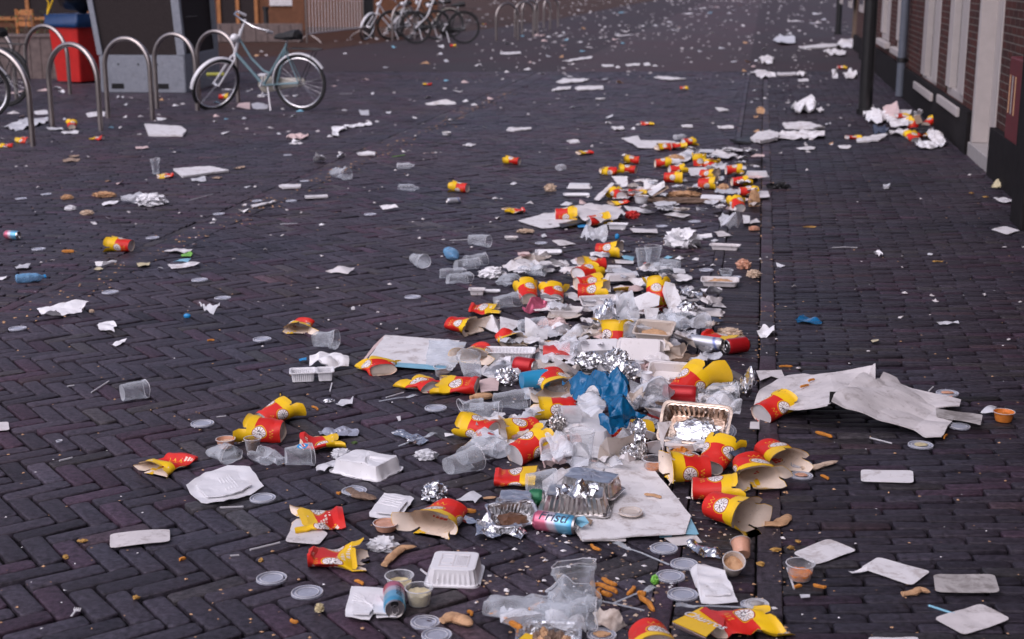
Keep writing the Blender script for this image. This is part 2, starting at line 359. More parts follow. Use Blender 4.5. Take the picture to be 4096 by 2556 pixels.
cols('gutter_edge_strip',-.193,.211,.056,9)
# joint sand below, one sheet reaching the horizon; far paving as a sheet of its own
t=NT('joint_sand'); g=t.geo(); f=t.noise(90,5,.7,g); f2=t.noise(6,4,.7,g)
c=t.mix(t.ramp(f,.4,.7),(.0015,.0014,.0018),(.008,.006,.005)); c=t.mix(t.m_('MULTIPLY',t.ramp(f2,.58,.7),.6),c,(.006,.008,.003))
MATS['joint_sand']=t.done(t.bsdf(c,.9,0,.2,bump=f,bs=.8,bd=.006))
m=MB(); S=600; m.add([(-S,-S,-.018),(S,-S,-.018),(S,S,-.018),(-S,S,-.018)],[(0,1,2,3)]); struct(m.build('ground','joint_sand',smooth=False))
def farmat(name,c1,c2,mort,bw,bh):
    t=NT(name); g=t.n('ShaderNodeTexCoord').outputs['UV']; b=t.n('ShaderNodeTexBrick'); t.t.links.new(g,b.inputs['Vector'])
    for i,cc in (('Color1',c1),('Color2',c2),('Mortar',mort)): b.inputs[i].default_value=(*cc,1)
    b.inputs['Scale'].default_value=1; b.inputs['Brick Width'].default_value=bw; b.inputs['Row Height'].default_value=bh; b.inputs['Mortar Size'].default_value=.005
    n1=t.noise(.35,4,.6,t.geo()); c=t.mix(t.ramp(n1,.35,.7),b.outputs[0],(1.25,1.0,1.05),'MULTIPLY')
    MATS[name]=t.done(t.bsdf(c,t.m_('ADD',.62,t.m_('MULTIPLY',n1,.15)),0,.17,bump=b.outputs['Fac'],bs=.3,bd=-.004))
farmat('far_paving',(.056,.046,.051),(.045,.037,.042),(.028,.024,.027),.211,.0555)
farmat('far_road',(.076,.060,.067),(.062,.050,.056),(.038,.032,.036),.211,.07)
farmat('brown_paving',(.062,.034,.022),(.05,.027,.018),(.03,.02,.016),.211,.07)
def sheet(name,mat,uvs,z):
    m=MB(); P=[UV(u,v,z) for u,v in uvs]; m.add(P,[tuple(range(len(P)))],0,[(p.x,p.y) for p in P]); return struct(m.build(name,mat,smooth=False))
def VS(u): return u*.1727+23.84
def zone(name,mat,u0,u1,z,v1=120): return sheet(name,mat,[(u0,VS(u0)),(u1,VS(u1)),(u1,v1),(u0,v1)],z)
zone('far_roadway','far_road',-3.30,-.2,-.001); zone('far_kerb','far_paving',-.2,.112,-.002)
zone('far_sidewalk_right','far_paving',.112,8,-.001); zone('far_sidewalk_left','far_paving',-30,-3.3,-.001)
sheet('brick_terrace_paving','brown_paving',[(-26,26.5),(-9.3,26.5),(-7.1,48),(-6.6,75),(-5,119),(-26,119)],.003)
# ---------------- brick house on the right ----------------
UF=1.86
def FP(x,y,u=UF):                    # pixel -> (v,z) on the vertical plane u = const
    r=ray(x,y); ru=r.x*math.cos(SA)-r.y*math.sin(SA); t=u/ru
    return (r.x*math.sin(SA)+r.y*math.cos(SA))*t, CAM_H+r.z*t
def fbox(name,mat,u0,u1,v0,v1,z0,z1,parent,bev=0.0,uvs=False):
    m=MB(); P=[UV(u,v,z) for z in (z0,z1) for v in (v0,v1) for u in (u0,u1)]
    F=[(0,2,3,1),(4,5,7,6),(0,1,5,4),(2,6,7,3),(0,4,6,2),(1,3,7,5)]
    uvd={0:(1,0),1:(1,0),2:(0,2),3:(0,2),4:(1,2),5:(1,2)}
    raw=[(u,v,z) for z in (z0,z1) for v in (v0,v1) for u in (u0,u1)]
    for k,f in enumerate(F):
        a,b=uvd[k] if k>1 else (0,1)
        m.add([P[i] for i in f],[(0,1,2,3)],0,[(raw[i][a],raw[i][b]) for i in f])
    o=m.build(name,mat,parent,smooth=False)
    if bev:
        bm=bmesh.new(); bm.from_mesh(o.data); bmesh.ops.remove_doubles(bm,verts=bm.verts,dist=1e-4)
        bmesh.ops.bevel(bm,geom=list(bm.edges),offset=bev,segments=2,affect='EDGES',profile=.5); bm.to_mesh(o.data); bm.free()
    return o
house=empty('brick_house',(0,0,0)); tag(house,'red brick house at the right with tall pale window frames and a dark stone foot','house')
V0,V1=-5.0,FP(3455,300)[0]+1
# openings, measured on the facade (v0,v1,z0)
def span(xl,yl,xr,yr): a=FP(xl,yl); b=FP(xr,yr); return min(a[0],b[0]),max(a[0],b[0])
def zat(x,y): return FP(x,y)[1]
w1=(FP(3859,300)[0],FP(3785,300)[0]); zs1=zat(3800,395)
w2=(FP(3748,300)[0],FP(3683,300)[0]); zs2=zat(3690,335)
w3=(FP(3622,100)[0],FP(3588,100)[0]); w4=(FP(3560,100)[0],FP(3525,100)[0]); zs3=zat(3560,175)
dr=(FP(3984,500)[0],FP(3890,500)[0])
TOP=9.0
print('FAC',V0,V1,'w1',w1,zs1,'w2',w2,zs2,'w3',w3,zs3,'door',dr, 'house')
ops=sorted([(dr[0],dr[1],0.0),(w1[0],w1[1],zs1),(w2[0],w2[1],zs2),(w3[0],w3[1],zs3),(w4[0],w4[1],zs3)])
zp=.38
cur=V0
for k,(a,b,z) in enumerate(ops):
    fbox('wall','red_brick',UF,UF+.3,cur,a,zp,TOP,house)
    if z>0: fbox('wall','red_brick',UF,UF+.3,a+.001,b-.001,zp,z,house)
    fbox('wall','red_brick',UF+.001,UF+.299,a+.001,b-.001,3.1,TOP-.002,house)
    cur=b
fbox('wall','red_brick',UF,UF+.3,cur,V1,zp,TOP,house)
fbox('stone_foot','dark_stone',UF-.05,UF+.29,V0,dr[0]-.02,-.02,zp-.002,house,.006); fbox('stone_foot','dark_stone',UF-.05,UF+.29,dr[1]+.02,V1,-.02,zp-.002,house,.006)
# door
fr=fbox('door','white_wood',UF+.12,UF+.18,dr[0]+.02,dr[1]-.02,.12,2.3,house)
fbox('door_step','stone',UF-.03,UF+.28,dr[0]+.003,dr[1]-.003,-.02,.118,house,.008)
for (a,b) in ((dr[0]+.002,dr[0]+.075),(dr[1]-.11,dr[1]-.002)): fbox('door_frame','white_wood',UF-.012,UF+.20,a,b,.12,2.4,house,.006)
fbox('fanlight','window_glass',UF+.14,UF+.15,dr[0]+.02,dr[1]-.02,2.41,3.08,house)
m=MB(); hv=dr[0]+.16; p=UV(UF+.10,hv,1.02); m.tube([UV(UF+.118,hv,1.04),UV(UF+.07,hv,1.04),UV(UF+.07,hv+.11,1.04)],.011,8); m.box(p.x-.02,p.x+.02,p.y-.02,p.y+.02,.9,1.16)
m.build('handle','chrome',fr)
for (a,b,z) in ((*w1,zs1),(*w2,zs2),(*w3,zs3),(*w4,zs3)):
    wd=fbox('window','white_wood',UF+.02,UF+.10,a+.003,b-.003,z+.01,z+.10,house,.005)
    H=3.09
    for c0,c1 in ((a+.003,a+(b-a)*.3),(b-(b-a)*.25,b-.003)): fbox('frame','white_wood',UF-.005,UF+.10,c0,c1,z+.101,H,wd,.005)
    mid=(a+b)/2; fbox('frame','white_wood',UF+.03,UF+.09,mid-.035,mid+.035,z+.101,H,wd,.004)
    fbox('pane','window_glass',UF+.06,UF+.066,a+(b-a)*.3+.001,b-(b-a)*.25-.001,z+.102,H-.002,wd)
    fbox('blind','white_wood',UF+.12,UF+.13,a+(b-a)*.3+.001,b-(b-a)*.25-.001,z+.102,H-.002,wd)
    fbox('window_sill','white_wood',UF-.078,UF+.018,a-.20,b+.04,z-.075,z+.008,house,.008)
# rest of the street front beyond
far=empty('tan_brick_house',(0,0,0)); tag(far,'tan brick house front further up the street behind the black poles','house')
va=FP(3452,135,2.1)[0]
fbox('wall','tan_brick',2.05,2.4,va,va+3.0,0,TOP,far)
far2=empty('dark_brick_house',(0,0,0)); tag(far2,'dark brick house front continuing the row behind the thick black pole','house')
fbox('wall','red_brick',1.95,2.3,V1+.01,va-.01,.3,TOP,far2); fbox('stone_foot','dark_stone',1.9,2.29,V1+.01,va-.01,-.02,.298,far2)
for k in range(3):
    a=V1+1.2+k*4.0; wd=fbox('window','white_wood',1.93,1.949,a,a+1.3,.8,3.0,far2); fbox('pane','window_glass',1.925,1.929,a+.1,a+1.2,.95,2.9,wd)
# downpipe
pv=FP(3622,420)[0]; dp=empty('downpipe',UV(UF-.08,pv,0)); tag(dp,'grey blue downpipe running down the brick house between two windows','downpipe')
m=MB(); m.tube([(0,0,.02),(0,0,4.1)],.055,14); m.build('pipe','blue_wood',dp)
for z in (.45,1.7,3.0): m=MB(); m.tube([(0,0,z),(0,0,z+.06)],.064,14); m.box(-.01,.12,-.02,.02,z+.015,z+.045); m.build('bracket','dark_metal',dp)
# near pier, post and maroon cabinet at the picture's right edge
pr=FP(4062,600,UF-.22)[0]
post=tag(fbox('stone_post','dark_stone',UF-.22,UF-.053,pr-.4,pr,-.01,4.0,None,.01),'dark grey post against the house wall at the right edge of the picture','post')
cb=empty('wall_cabinet',UV(UF-.2,FP(4065,480,UF-.2)[0],0)); tag(cb,'maroon cabinet fixed to the wall at the right edge with pale stripes','cabinet')
c0,c1=FP(4090,480,UF-.2)[0]-.25,FP(4022,480,UF-.2)[0]; zc0,zc1=zat(4050,500),zat(4050,190)
print('cab',c0,c1,zc0,zc1)
cb.location=(0,0,0)
fbox('cabinet_body','maroon',UF-.20,UF-.002,c0,c1,zc0,zc1,cb,.012)
for k,(q,mm) in enumerate(((.06,'bread'),(.16,'stone'),(.27,'bread'))): fbox('stripe',mm,UF-.204,UF-.2005,c1-q-.03,c1-q,zc0+.18,zc1-.12,cb)

# ---------------- poles ----------------
def pole(p,r,h,label,band=True):
    o=empty('lamp_post',p); tag(o,label,'post')
    m=MB(); m.tube([(0,0,0),(0,0,h)],r,20,r2=r*.82); m.build('shaft','black_plastic',o)
    m=MB(); m.tube([(0,0,0),(0,0,.06)],r*1.25,20); m.build('foot','black_plastic',o)
pole(G(3459,455),.078,5.5,'thick black lamp post beside the litter heap at the house wall')
pole(G(3352,137),.075,5.5,'thinner black lamp post further up the street by the tan brick house')

# ---------------- cycle stands ----------------
def stand(pl,pr_,h,label,r=.027,group=None):
    a=Vector(pl); b=Vector(pr_); w_=(b-a).length/2; c=(a+b)/2; c.z=0; ang=math.atan2((b-a).y,(b-a).x)
    pts=[(-w_,0,-.02)]+[(-w_,0,(h-w_)*k/4) for k in range(1,4)]+[(-w_*math.cos(t_),0,(h-w_)+w_*math.sin(t_)) for t_ in [i*math.pi/20 for i in range(21)]]+[(w_,0,(h-w_)*k/4) for k in (3,2,1)]+[(w_,0,-.02)]
    m=MB(); m.tube(pts,r,14); o=m.build('cycle_stand','steel_tube'); place(o,c,ang); tag(o,label,'cycle stand',group); return o
SD=[((-5.20,13.56),(-4.45,13.22),.88,'steel hoop cycle stand nearest the camera, cut by the left edge of the picture'),
(G(210,508)[:2],G(404,524)[:2],.86,'steel hoop cycle stand standing in front of the red bin'),
(G(433,470)[:2],G(611,479)[:2],.87,'steel hoop cycle stand in front of the left half of the grey metal base'),
(G(629,433)[:2],G(790,442)[:2],.87,'steel hoop cycle stand in front of the right corner of the grey metal base'),
(G(797,400)[:2],G(953,409)[:2],.86,'steel hoop cycle stand the green bicycle leans against'),
(G(113,366)[:2],G(281,376)[:2],.88,'rear steel hoop cycle stand touching the left side of the red bin'),
(G(-90,398)[:2],G(68,404)[:2],.88,'rear steel hoop cycle stand cut by the left edge behind the parked wheel')]
for a,b,h,l in SD: stand((*a,0),(*b,0),h,l)
RK=[(1985,163,2072,160,'far steel hoop, first of the hoop row beside the parked bicycles'),(2060,150,2133,148,'far steel hoop, second of the hoop row beside the parked bicycles'),
(2088,136,2150,134,'far steel hoop, third of the hoop row beside the parked bicycles'),(2140,122,2200,120,'far steel hoop, fourth of the hoop row beside the parked bicycles'),(2175,112,2232,110,'far steel hoop, last of the hoop row beside the parked bicycles')]
for x0,y0,x1,y1,l in RK: stand(G(x0,y0),G(x1,y1),.86,l)
stand(G(1570,162),G(1660,158),.84,'far steel hoop half hidden by the parked black bicycles')

# ---------------- grey metal base with dark panels ----------------
A=G(405,371); B=G(745,373); C=A+ (B-A).normalized().cross(Vector((0,0,-1)))*0
ex=(B-A); wbx=ex.length; ang=math.atan2(ex.y,ex.x); bx=empty('advertising_column',A,ang); tag(bx,'tall dark panelled stand with pale metal edges on a grey metal base','display stand')
DB=1.7
m=MB(); m.box(0,wbx,0,DB,.0,.50); b=m.build('metal_base','galvanised',bx,smooth=False)
bm=bmesh.new(); bm.from_mesh(b.data); bmesh.ops.bevel(bm,geom=list(bm.edges),offset=.012,segments=2,affect='EDGES'); bm.to_mesh(b.data); bm.free()
for x0 in (.15,.76): m=MB(); m.box(x0,x0+.17,-.0025,.1,.055,.125); m.build('lift_slot','black_plastic',b,smooth=False)
for x0 in (.26,.53,.79): m=MB(); m.tube([(x0,-.006,.38),(x0,.01,.38)],.012,10); m.build('bolt','dark_metal',b)
lean=.12
def slab(x0,x1,y0,y1,z0,z1,la,lb,name,mat):
    m=MB(); m.add([(x0,y0,z0),(x1,y0,z0),(x1,y1,z0),(x0,y1,z0),(x0-la,y0,z1),(x1-lb,y0,z1),(x1-lb,y1,z1),(x0-la,y1,z1)],[(0,3,2,1),(4,5,6,7),(0,1,5,4),(2,3,7,6),(0,4,7,3),(1,2,6,5)]); return m.build(name,mat,bx,smooth=False)
slab(.04,wbx-.05,.035,DB-.03,.502,2.4,.22,.12,'front_panel','dark_panel'); slab(-.02,.05,.0,.06,.502,2.41,.24,.24,'corner_post','galvanised')
slab(wbx-.10,wbx+.005,.0,.10,.502,2.41,.12,.12,'corner_post','galvanised'); slab(wbx-.06,wbx+.0,DB-.08,DB,.502,2.41,.06,.06,'corner_post','galvanised')
for k in range(6): m=MB(); m.tube([(wbx-.075,.35+k*.09,.99),(wbx-.05+.01,.35+k*.09,.99)],.008,8); m.build('bolt','chrome',bx)

# ---------------- red wheeled bin ----------------
A=G(210,332); B=G(342,362); bw=.55; bn=empty('wheelie_bin',A,R(-25)); tag(bn,'tall bright red wheeled bin with blue liner folded over its rim','bin')
m=MB(); rr=[]
def rrect(hx,hy,r,z,n=8,ox=0,oy=0):
    P=[]
    for (sx,sy,a0_) in ((1,1,0),(-1,1,90),(-1,-1,180),(1,-1,270)):
        for k in range(n//2+1):
            a=R(a0_+k*90/(n//2)); P.append((ox+sx*(hx-r)+r*math.cos(a),oy+sy*(hy-r)+r*math.sin(a),z))
    return P
m.rings([rrect(.225,.24,.03,z,8,.28,.27) if z==0.03 else rrect(.225+.06*z,.24+.06*z,.03,z,8,.28,.27) for z in (.03,.3,.6,.9)],True,True); m.build('bin_body','red_paint',bn)
m=MB(); m.rings([rrect(.31+dx,.32+dx,.05,z,8,.28,.27) for z,dx in ((.80,.0),(.815,.012),(.85,.015),(.9,.012),(.95,.0),(.99,.0),(.99,-.02))],True,True); b=m.build('rim','navy_liner',bn)
for v in b.data.vertices: v.co+=nz(v.co,9,3)*.02
m=MB(); m.tube([(.09,.45,.1),(.48,.45,.1)],.1,16); m.build('wheel','black_rubber',bn)
def ico(seed,sx,sy,sz,f=4,amp=.15,sub=3,flat=0,ridge=True):
    bm=bmesh.new(); bmesh.ops.create_icosphere(bm,subdivisions=sub,radius=1); V=[]
    for v in bm.verts:
        p=v.co.copy(); q=noise.noise_vector(p*f*.5+Vector((seed*3.1,seed*1.7,seed)))*amp
        if ridge: q+=v.co*(abs(noise.noise(p*f+Vector((seed,0,0))))-.2)*amp*1.6
        p=p+q; z=p.z*sz
        if flat and z<-flat*sz: z=-flat*sz
        V.append((p.x*sx,p.y*sy,z))
    F=[tuple(v.index for v in fc.verts) for fc in bm.faces]; bm.free(); zm=min(v[2] for v in V)
    return [(x,y,z-zm) for x,y,z in V],F
m=MB(); m.add(*ico(5,.32,.3,.36,3,.2)); o=m.build('rubbish_sack','black_plastic',None,auto=70); place(o,bn.matrix_world@Vector((0,0,0))+Vector((-6.55,21.2,1.0))-Vector((0,0,0)) if False else A+Vector((.42,.12,.985))); tag(o,'black rubbish sack bulging out of the top of the red bin','rubbish sack')
m=MB(); m.tube([(0,0,0),(.03,.02,.16),(-.02,0,.3),(.06,.02,.55)],.012,6); m.tube([(0,0,0),(.1,-.02,.2),(.12,0,.5)],.012,6); o=m.build('yellow_strap','yellow_card'); place(o,A+Vector((.02,-.07,.98))); tag(o,'yellow tie ribbon sticking up from the blue rim of the red bin','ribbon')

# ---------------- planter and shrubs, chairs, shopfront ----------------
pl=empty('planter',G(-20,335)+Vector((0,1.0,0))); tag(pl,'long weathered plank planter behind the red bin','planter')
m=MB(); 
for k in range(14): m.box(-.9+k*.16,-.9+k*.16+.152,0,.03,0,.62)
m.build('plank_front','old_wood',pl,smooth=False); m=MB(); m.box(-.9,1.33,.035,.5,0,.58); m.build('soil_box','dark_stone',pl,smooth=False); m=MB(); m.box(-.93,1.36,-.02,.52,.622,.65); m.build('top_rail','old_wood',pl,smooth=False)
rs=random.Random(4)
def shrub(loc,w_,h_,label,n=260):
    m=MB(); 
    for k in range(n):
        p=Vector((rs.uniform(-w_,w_),rs.uniform(-.2,.2),rs.random()**1.5*h_)); a=rs.uniform(0,6.3); s_=rs.uniform(.03,.06)
        d1=Vector((math.cos(a),math.sin(a),rs.uniform(-.4,.9))).normalized()*s_; d2=d1.cross(Vector((0,0,1))).normalized()*s_*.3
        m.add([p-d2,p+d1*.5+d2*1.5-d2*.5,p+d1,p+d1*.5-d2*1.3],[(0,1,2,3)])
    o=m.build('foliage','leaf_green',None,smooth=False); e=empty('shrub',loc); o.parent=e; tag(e,label,'plant')
    m=MB()
    for k in range(7): x=rs.uniform(-w_*.8,w_*.8); m.tube([(x,0,-.05),(x+rs.uniform(-.1,.1),rs.uniform(-.05,.05),h_*.8)],.006,5)
    m.build('stem','old_wood',e)
shrub(pl.location+Vector((-.1,.25,.66)),.65,.35,'low grey green plant growing in the plank planter at the left')
shrub(pl.location+Vector((.9,.25,.66)),.35,.18,'small green plant in the plank planter just behind the red bin',120)
def chair(loc,rz,label):
    e=empty('cafe_chair',loc,rz); tag(e,label,'chair')
    for x,y,h_ in ((-.2,-.2,.46),(.2,-.2,.46),(-.2,.2,.95),(.2,.2,.95)): m=MB(); m.tube([(x,y,0),(x*.95,y*.95,h_)],.028,8); m.build('leg','warm_wood',e)
    m=MB(); m.box(-.23,.23,-.23,.23,.461,.50); m.build('seat','warm_wood',e,smooth=False)
    m=MB(); m.box(-.19,.19,.19,.215,.66,.74); m.box(-.19,.19,.19,.215,.84,.94); m.build('backrest','warm_wood',e,smooth=False)
pb=G(60,250)
chair(Vector((-9.6,25.6,0)),.3,'orange brown wooden chair behind the planter at the left edge'); chair(Vector((-8.6,25.2,0)),-.5,'orange brown wooden chair behind the planter beside the red bin')
shop=empty('brick_shopfront',(0,0,0)); tag(shop,'dim brown brick shopfront with timber framed windows across the square at the left','shopfront')
YS=43.0
m=MB(); m.add([(-30,YS,0),(-3.2,YS,0),(-3.2,YS,6),(-30,YS,6)],[(0,1,2,3)]); 
m=MB(); m.box(-30,-2.2,YS,YS+.5,0,6); m.build('wall','brown_wall',shop,smooth=False)
for x0,x1,z0,z1 in ((-16.0,-12.6,.3,3.2),(-11.9,-9.0,.35,3.2),(-8.6,-7.6,.0,2.6)):
    m=MB(); m.box(x0,x1,YS-.02,YS-.002,z0,z1); b=m.build('window','dark_panel',shop,smooth=False)
    m=MB()
    for a,b2,c_,d_ in ((x0-.1,x0,z0-.1,z1+.1),(x1,x1+.1,z0-.1,z1+.1),(x0,x1,z0-.1,z0),(x0,x1,z1,z1+.1),((x0+x1)/2-.05,(x0+x1)/2+.05,z0,z1)): m.box(a,b2,YS-.08,YS-.001,c_,d_)
    m.build('window_frame','warm_wood',b,smooth=False)
m=MB(); m.box(-7.15,-6.45,YS-.05,YS-.002,.62,1.9); m.build('notice_board','white_card',shop,smooth=False)
m=MB(); m.box(-.17,.17,-.17,.17,0,5); o=m.build('brown_pillar','brown_wall',None,smooth=False); place(o,G(1200,121)); tag(o,'square brown brick pillar standing before the shopfront','pillar')
m=MB(); m.box(-1.6,1.6,0,.25,0,.42)
for k in range(12): m.box(-1.6+k*.27,-1.6+k*.27+.25,-.02,-.001,.02,.42)
o=m.build('plank_bench','old_wood',None,smooth=False); place(o,G(930,170)); tag(o,'low plank box seat between the display stand and the black bollard','bench')
m=MB(); m.box(-.13,.13,-.13,.13,0,5); o=m.build('black_pillar','black_plastic',None,smooth=False); place(o,G(1476,150)); tag(o,'slim black upright behind the crowd barrier','post')
bo=empty('bollard',G(1068,166)); tag(bo,'short black street bollard beside the brown pillar','bollard')
m=MB(); m.tube([(0,0,0),(0,0,.1)],.11,16); m.build('foot','dark_metal',bo); m=MB(); m.tube([(0,0,.1),(0,0,.72)],.07,16,r2=.055); m.build('shaft','dark_metal',bo); m=MB(); m.tube([(0,0,.72),(0,0,.76),(0,0,.80)],.075,16); m.build('cap','dark_metal',bo)

# crowd barrier
a=G(1228,172); b=G(1455,152); e=empty('crowd_barrier',a,math.atan2(b.y-a.y,b.x-a.x)); L_=(b-a).length; tag(e,'galvanised crowd barrier with thin vertical bars','barrier')
m=MB(); m.tube([(0,0,0),(0,0,1.1),(.05,0,1.13),(L_-.05,0,1.13),(L_,0,1.1),(L_,0,.25),(.02,0,.2)],.02,8); m.build('frame','steel_tube',e)
for k in range(1,19): m=MB(); m.tube([(L_*k/19,0,.22),(L_*k/19,0,1.12)],.009,6); m.build('bar','silver_paint',e)
for x in (.12,L_-.15): m=MB(); m.tube([(x-.0,-.3,.0),(x,-.22,.08),(x,0,.2),(x,.22,.08),(x,.3,.0)],.014,8); m.build('foot','steel_tube',e)

# ---------------- bicycles ----------------
def wheel(par,c,r,steer,fender=None,fm='silver_paint',tilt=0,lean=0):
    W=empty('wheel',(0,0,0)); W.parent=par; W.location=c; W.rotation_euler=(tilt,0,steer)
    def torus(R_,r_,nm,mat,n=40,k=8,sx=1):
        m=MB(); rg=[]
        for i in range(n):
            t_=i*2*math.pi/n; rg.append([((R_+r_*math.cos(a))*math.cos(t_),r_*sx*math.sin(a),(R_+r_*math.cos(a))*math.sin(t_)) for a in [j*2*math.pi/k for j in range(k)]])
        rg.append(rg[0]); m.rings(rg); return m.build(nm,mat,W)
    torus(r-.018,.018,'tyre','black_rubber'); torus(r-.044,.010,'rim','chrome' if fm=='silver_paint' else 'dark_metal',sx=1.3)
    m=MB()
    for k in range(28):
        t_=k*2*math.pi/28; o_=.02*(1 if k%2 else -1); q=t_+.5*(1 if k%4<2 else -1); m.tube([(.022*math.cos(q),o_,.022*math.sin(q)),((r-.05)*math.cos(t_),0,(r-.05)*math.sin(t_))],.0014,4,cap=False)
    m.build('spokes','chrome',W); m=MB(); m.tube([(0,-.045,0),(0,.045,0)],.022,12); m.build('hub','chrome',W)
    if fender:
        m=MB(); f0,f1=fender; rg=[]
        for i in range(25):
            t_=R(f0+(f1-f0)*i/24); ring_=[]
            for a,b_ in ((-.028,-.012),(-.02,.0),(0,.006),(.02,0),(.028,-.012),(.02,-.004),(0,.002),(-.02,-.004)): ring_.append(((r+.016+b_)*math.cos(t_),a,(r+.016+b_)*math.sin(t_)))
            rg.append(ring_)
        m.rings(rg,True,True); m.build('mudguard',fm,W)
    return W
def bike(loc,rz,label,r=.335,fm='bike_green',lean=0,steer=R(38),guard='cream_guard',fend='silver_paint',bars=True,s=1.0,cat='bicycle'):
    e=empty('bicycle',loc,rz); e.rotation_euler=(lean,0,rz); e.scale=(s,s,s); tag(e,label,cat)
    wheel(e,(0,0,r),r,0,(-15,150) ,fend); HT=(.70,0,.90); CR=(.80,0,.66)
    # steering assembly turns about the head tube
    F=empty('steering',(0,0,0)); 
    fw=wheel(e,(1.09,0,r),r,0,(10,135),fend); 
    m=MB(); m.tube([(.30,0,.30+.0),(.14,0,.78)],.015,10); m.tube([(.47,0,.29),(.745,0,.79)],.0,4,cap=False) if False else None
    m.tube([(.14,0,.76),(.47,0,.29)],.015,10); m.tube([(.47,0,.29),(.80,0,.66)],.019,10); m.tube([(.385,0,.43),(.46,0,.46),(.60,0,.60),(.735,0,.82)],.014,10)
    m.tube([(.47,.02,.29),(0,.05,r)],.009,8); m.tube([(.47,-.02,.29),(0,-.05,r)],.009,8); m.tube([(.16,.02,.72),(0,.05,r)],.008,8); m.tube([(.16,-.02,.72),(0,-.05,r)],.008,8)
    m.v=[v for v in m.v]; m.build('frame',fm,e)
    bpy.data.objects.remove(F)
    m=MB(); m.tube([(.70,0,.93),(.81,0,.64)],.021,10); 
    c,s_=1,0; wx=lambda y: (1.09- y*s_ , y*c)
    for sg in (1,-1):
        x1,y1=wx(.05*sg); m.tube([(.815,.0,.645),(.84,sg*.04,.60),(x1,y1,r)],.011,8)
    m.tube([(.70,0,.92),(.655,0,1.0),(.64,0,1.04)],.012,8); fk=m.build('fork','silver_paint',e)
    h=[(-.20,.27,.93),(-.10,.30,1.0),(.0,.2,1.03),(.02,0,1.04),(0,-.2,1.03),(-.10,-.30,1.0),(-.20,-.27,.93)]
    hb=[(.66+x*c-y*s_, x*s_+y*c, z+.0) for x,y,z in h]; m=MB(); m.tube(hb,.011,8); hbo=m.build('handlebar','chrome',e)
    for i,j in ((0,1),(6,5)): m=MB(); m.tube([hb[i],tuple(hb[i][k]*.15+hb[j][k]*.85 for k in range(3))],.017,8); m.build('grip','silver_paint',hbo)
    m=MB(); m.add(*ico(2,.055,.05,.05,1,.02,2)); o=m.build('headlight','silver_paint',e); o.location=(.80,0,.80); hl=o
    # saddle
    m=MB(); rg=[]
    for i,(x,w_,z,hh) in enumerate(((-.15,.07,.0,.03),(-.12,.105,.015,.05),(-.05,.10,.01,.05),(.03,.05,.0,.04),(.10,.026,.0,.03),(.14,.018,-.005,.02))):
        rg.append([(x,w_*math.cos(a),z+hh*(math.sin(a) if math.sin(a)>0 else .7*math.sin(a))) for a in [k*math.pi/5 for k in range(10)]])
    m.rings(rg,True,True); o=m.build('saddle','black_rubber',e); o.location=(.13,0,.85); o.scale=(1.1,1.2,1.35)
    m=MB(); m.tube([(.14,0,.76),(.125,0,.83)],.012,8); m.build('seat_post','chrome',e)
    m=MB(); rg=[]
    for x,z,hh in ((.56,.29,.03),(.53,.29,.085),(.47,.29,.10),(.38,.295,.085),(.2,.31,.06),(.0,.33,.05),(-.03,.33,.03)): rg.append([(x,-.06+.018*math.cos(a),z+hh*math.sin(a)) for a in [k*math.pi/6 for k in range(12)]])
    m.rings(rg,True,True); m.build('chain_guard',guard,e)
    m=MB(); m.tube([(.47,-.09,.29),(.47,.09,.29)],.012,8); m.tube([(.47,-.09,.29),(.55,-.09,.15)],.010,6); m.box(.51,.60,-.18,-.09,.135,.155); m.tube([(.47,.09,.29),(.40,.09,.43)],.010,6); m.box(.355,.445,.09,.18,.42,.44); m.build('pedal_crank','silver_paint',e)
    m=MB()
    for y in (-.06,0,.06): m.tube([(-.28,y,r*2+.06),(.1,y,r*2+.07)],.005,6)
    m.tube([(-.28,-.06,r*2+.06),(-.28,.06,r*2+.06)],.005,6); m.tube([(-.22,-.06,r*2+.06),(-.01,-.06,r)],.005,6); m.tube([(-.22,.06,r*2+.06),(-.01,.06,r)],.005,6); m.build('rear_carrier','dark_metal',e)
    m=MB(); m.tube([(.40,.04,.28),(.32,.17,.02)],.009,8); m.build('kickstand','silver_paint',e)
    pv=Vector((.70,0,.93)); ax=Vector((-.355,0,.935)).normalized(); Mx=Matrix.Translation(pv)@Matrix.Rotation(steer,4,ax)@Matrix.Translation(-pv)
    for q in (fw,fk,hbo,hl): q.matrix_basis=Mx@Matrix.Translation(q.location)
    return e
b1=bike(G(1208,443),R(180-16),'silver and green step-through bicycle leaning on a cycle stand with its front wheel turned',r=.327,lean=R(-4),steer=R(62))
m=MB(); m.tube([(0,0,0),(.22,0,-.01)],.022,8); o=m.build('frame_lock','yellow_green',b1); o.location=(1.0,-.06,.40)
# partly seen bicycle at the left edge
wp=G(-20,455)
b2=bike(G(30,425)+Vector((0,.0,0)),R(165),'dark bicycle wheel and tyre seen through the nearest cycle stand at the left edge',r=.34,fm='dark_metal',guard='dark_metal',fend='dark_metal',steer=R(10))
b5=bike(G(-75,488),R(200),'bicycle with white rimmed wheel at the very left edge in front of the hoops',r=.33,fm='silver_paint',steer=R(5))
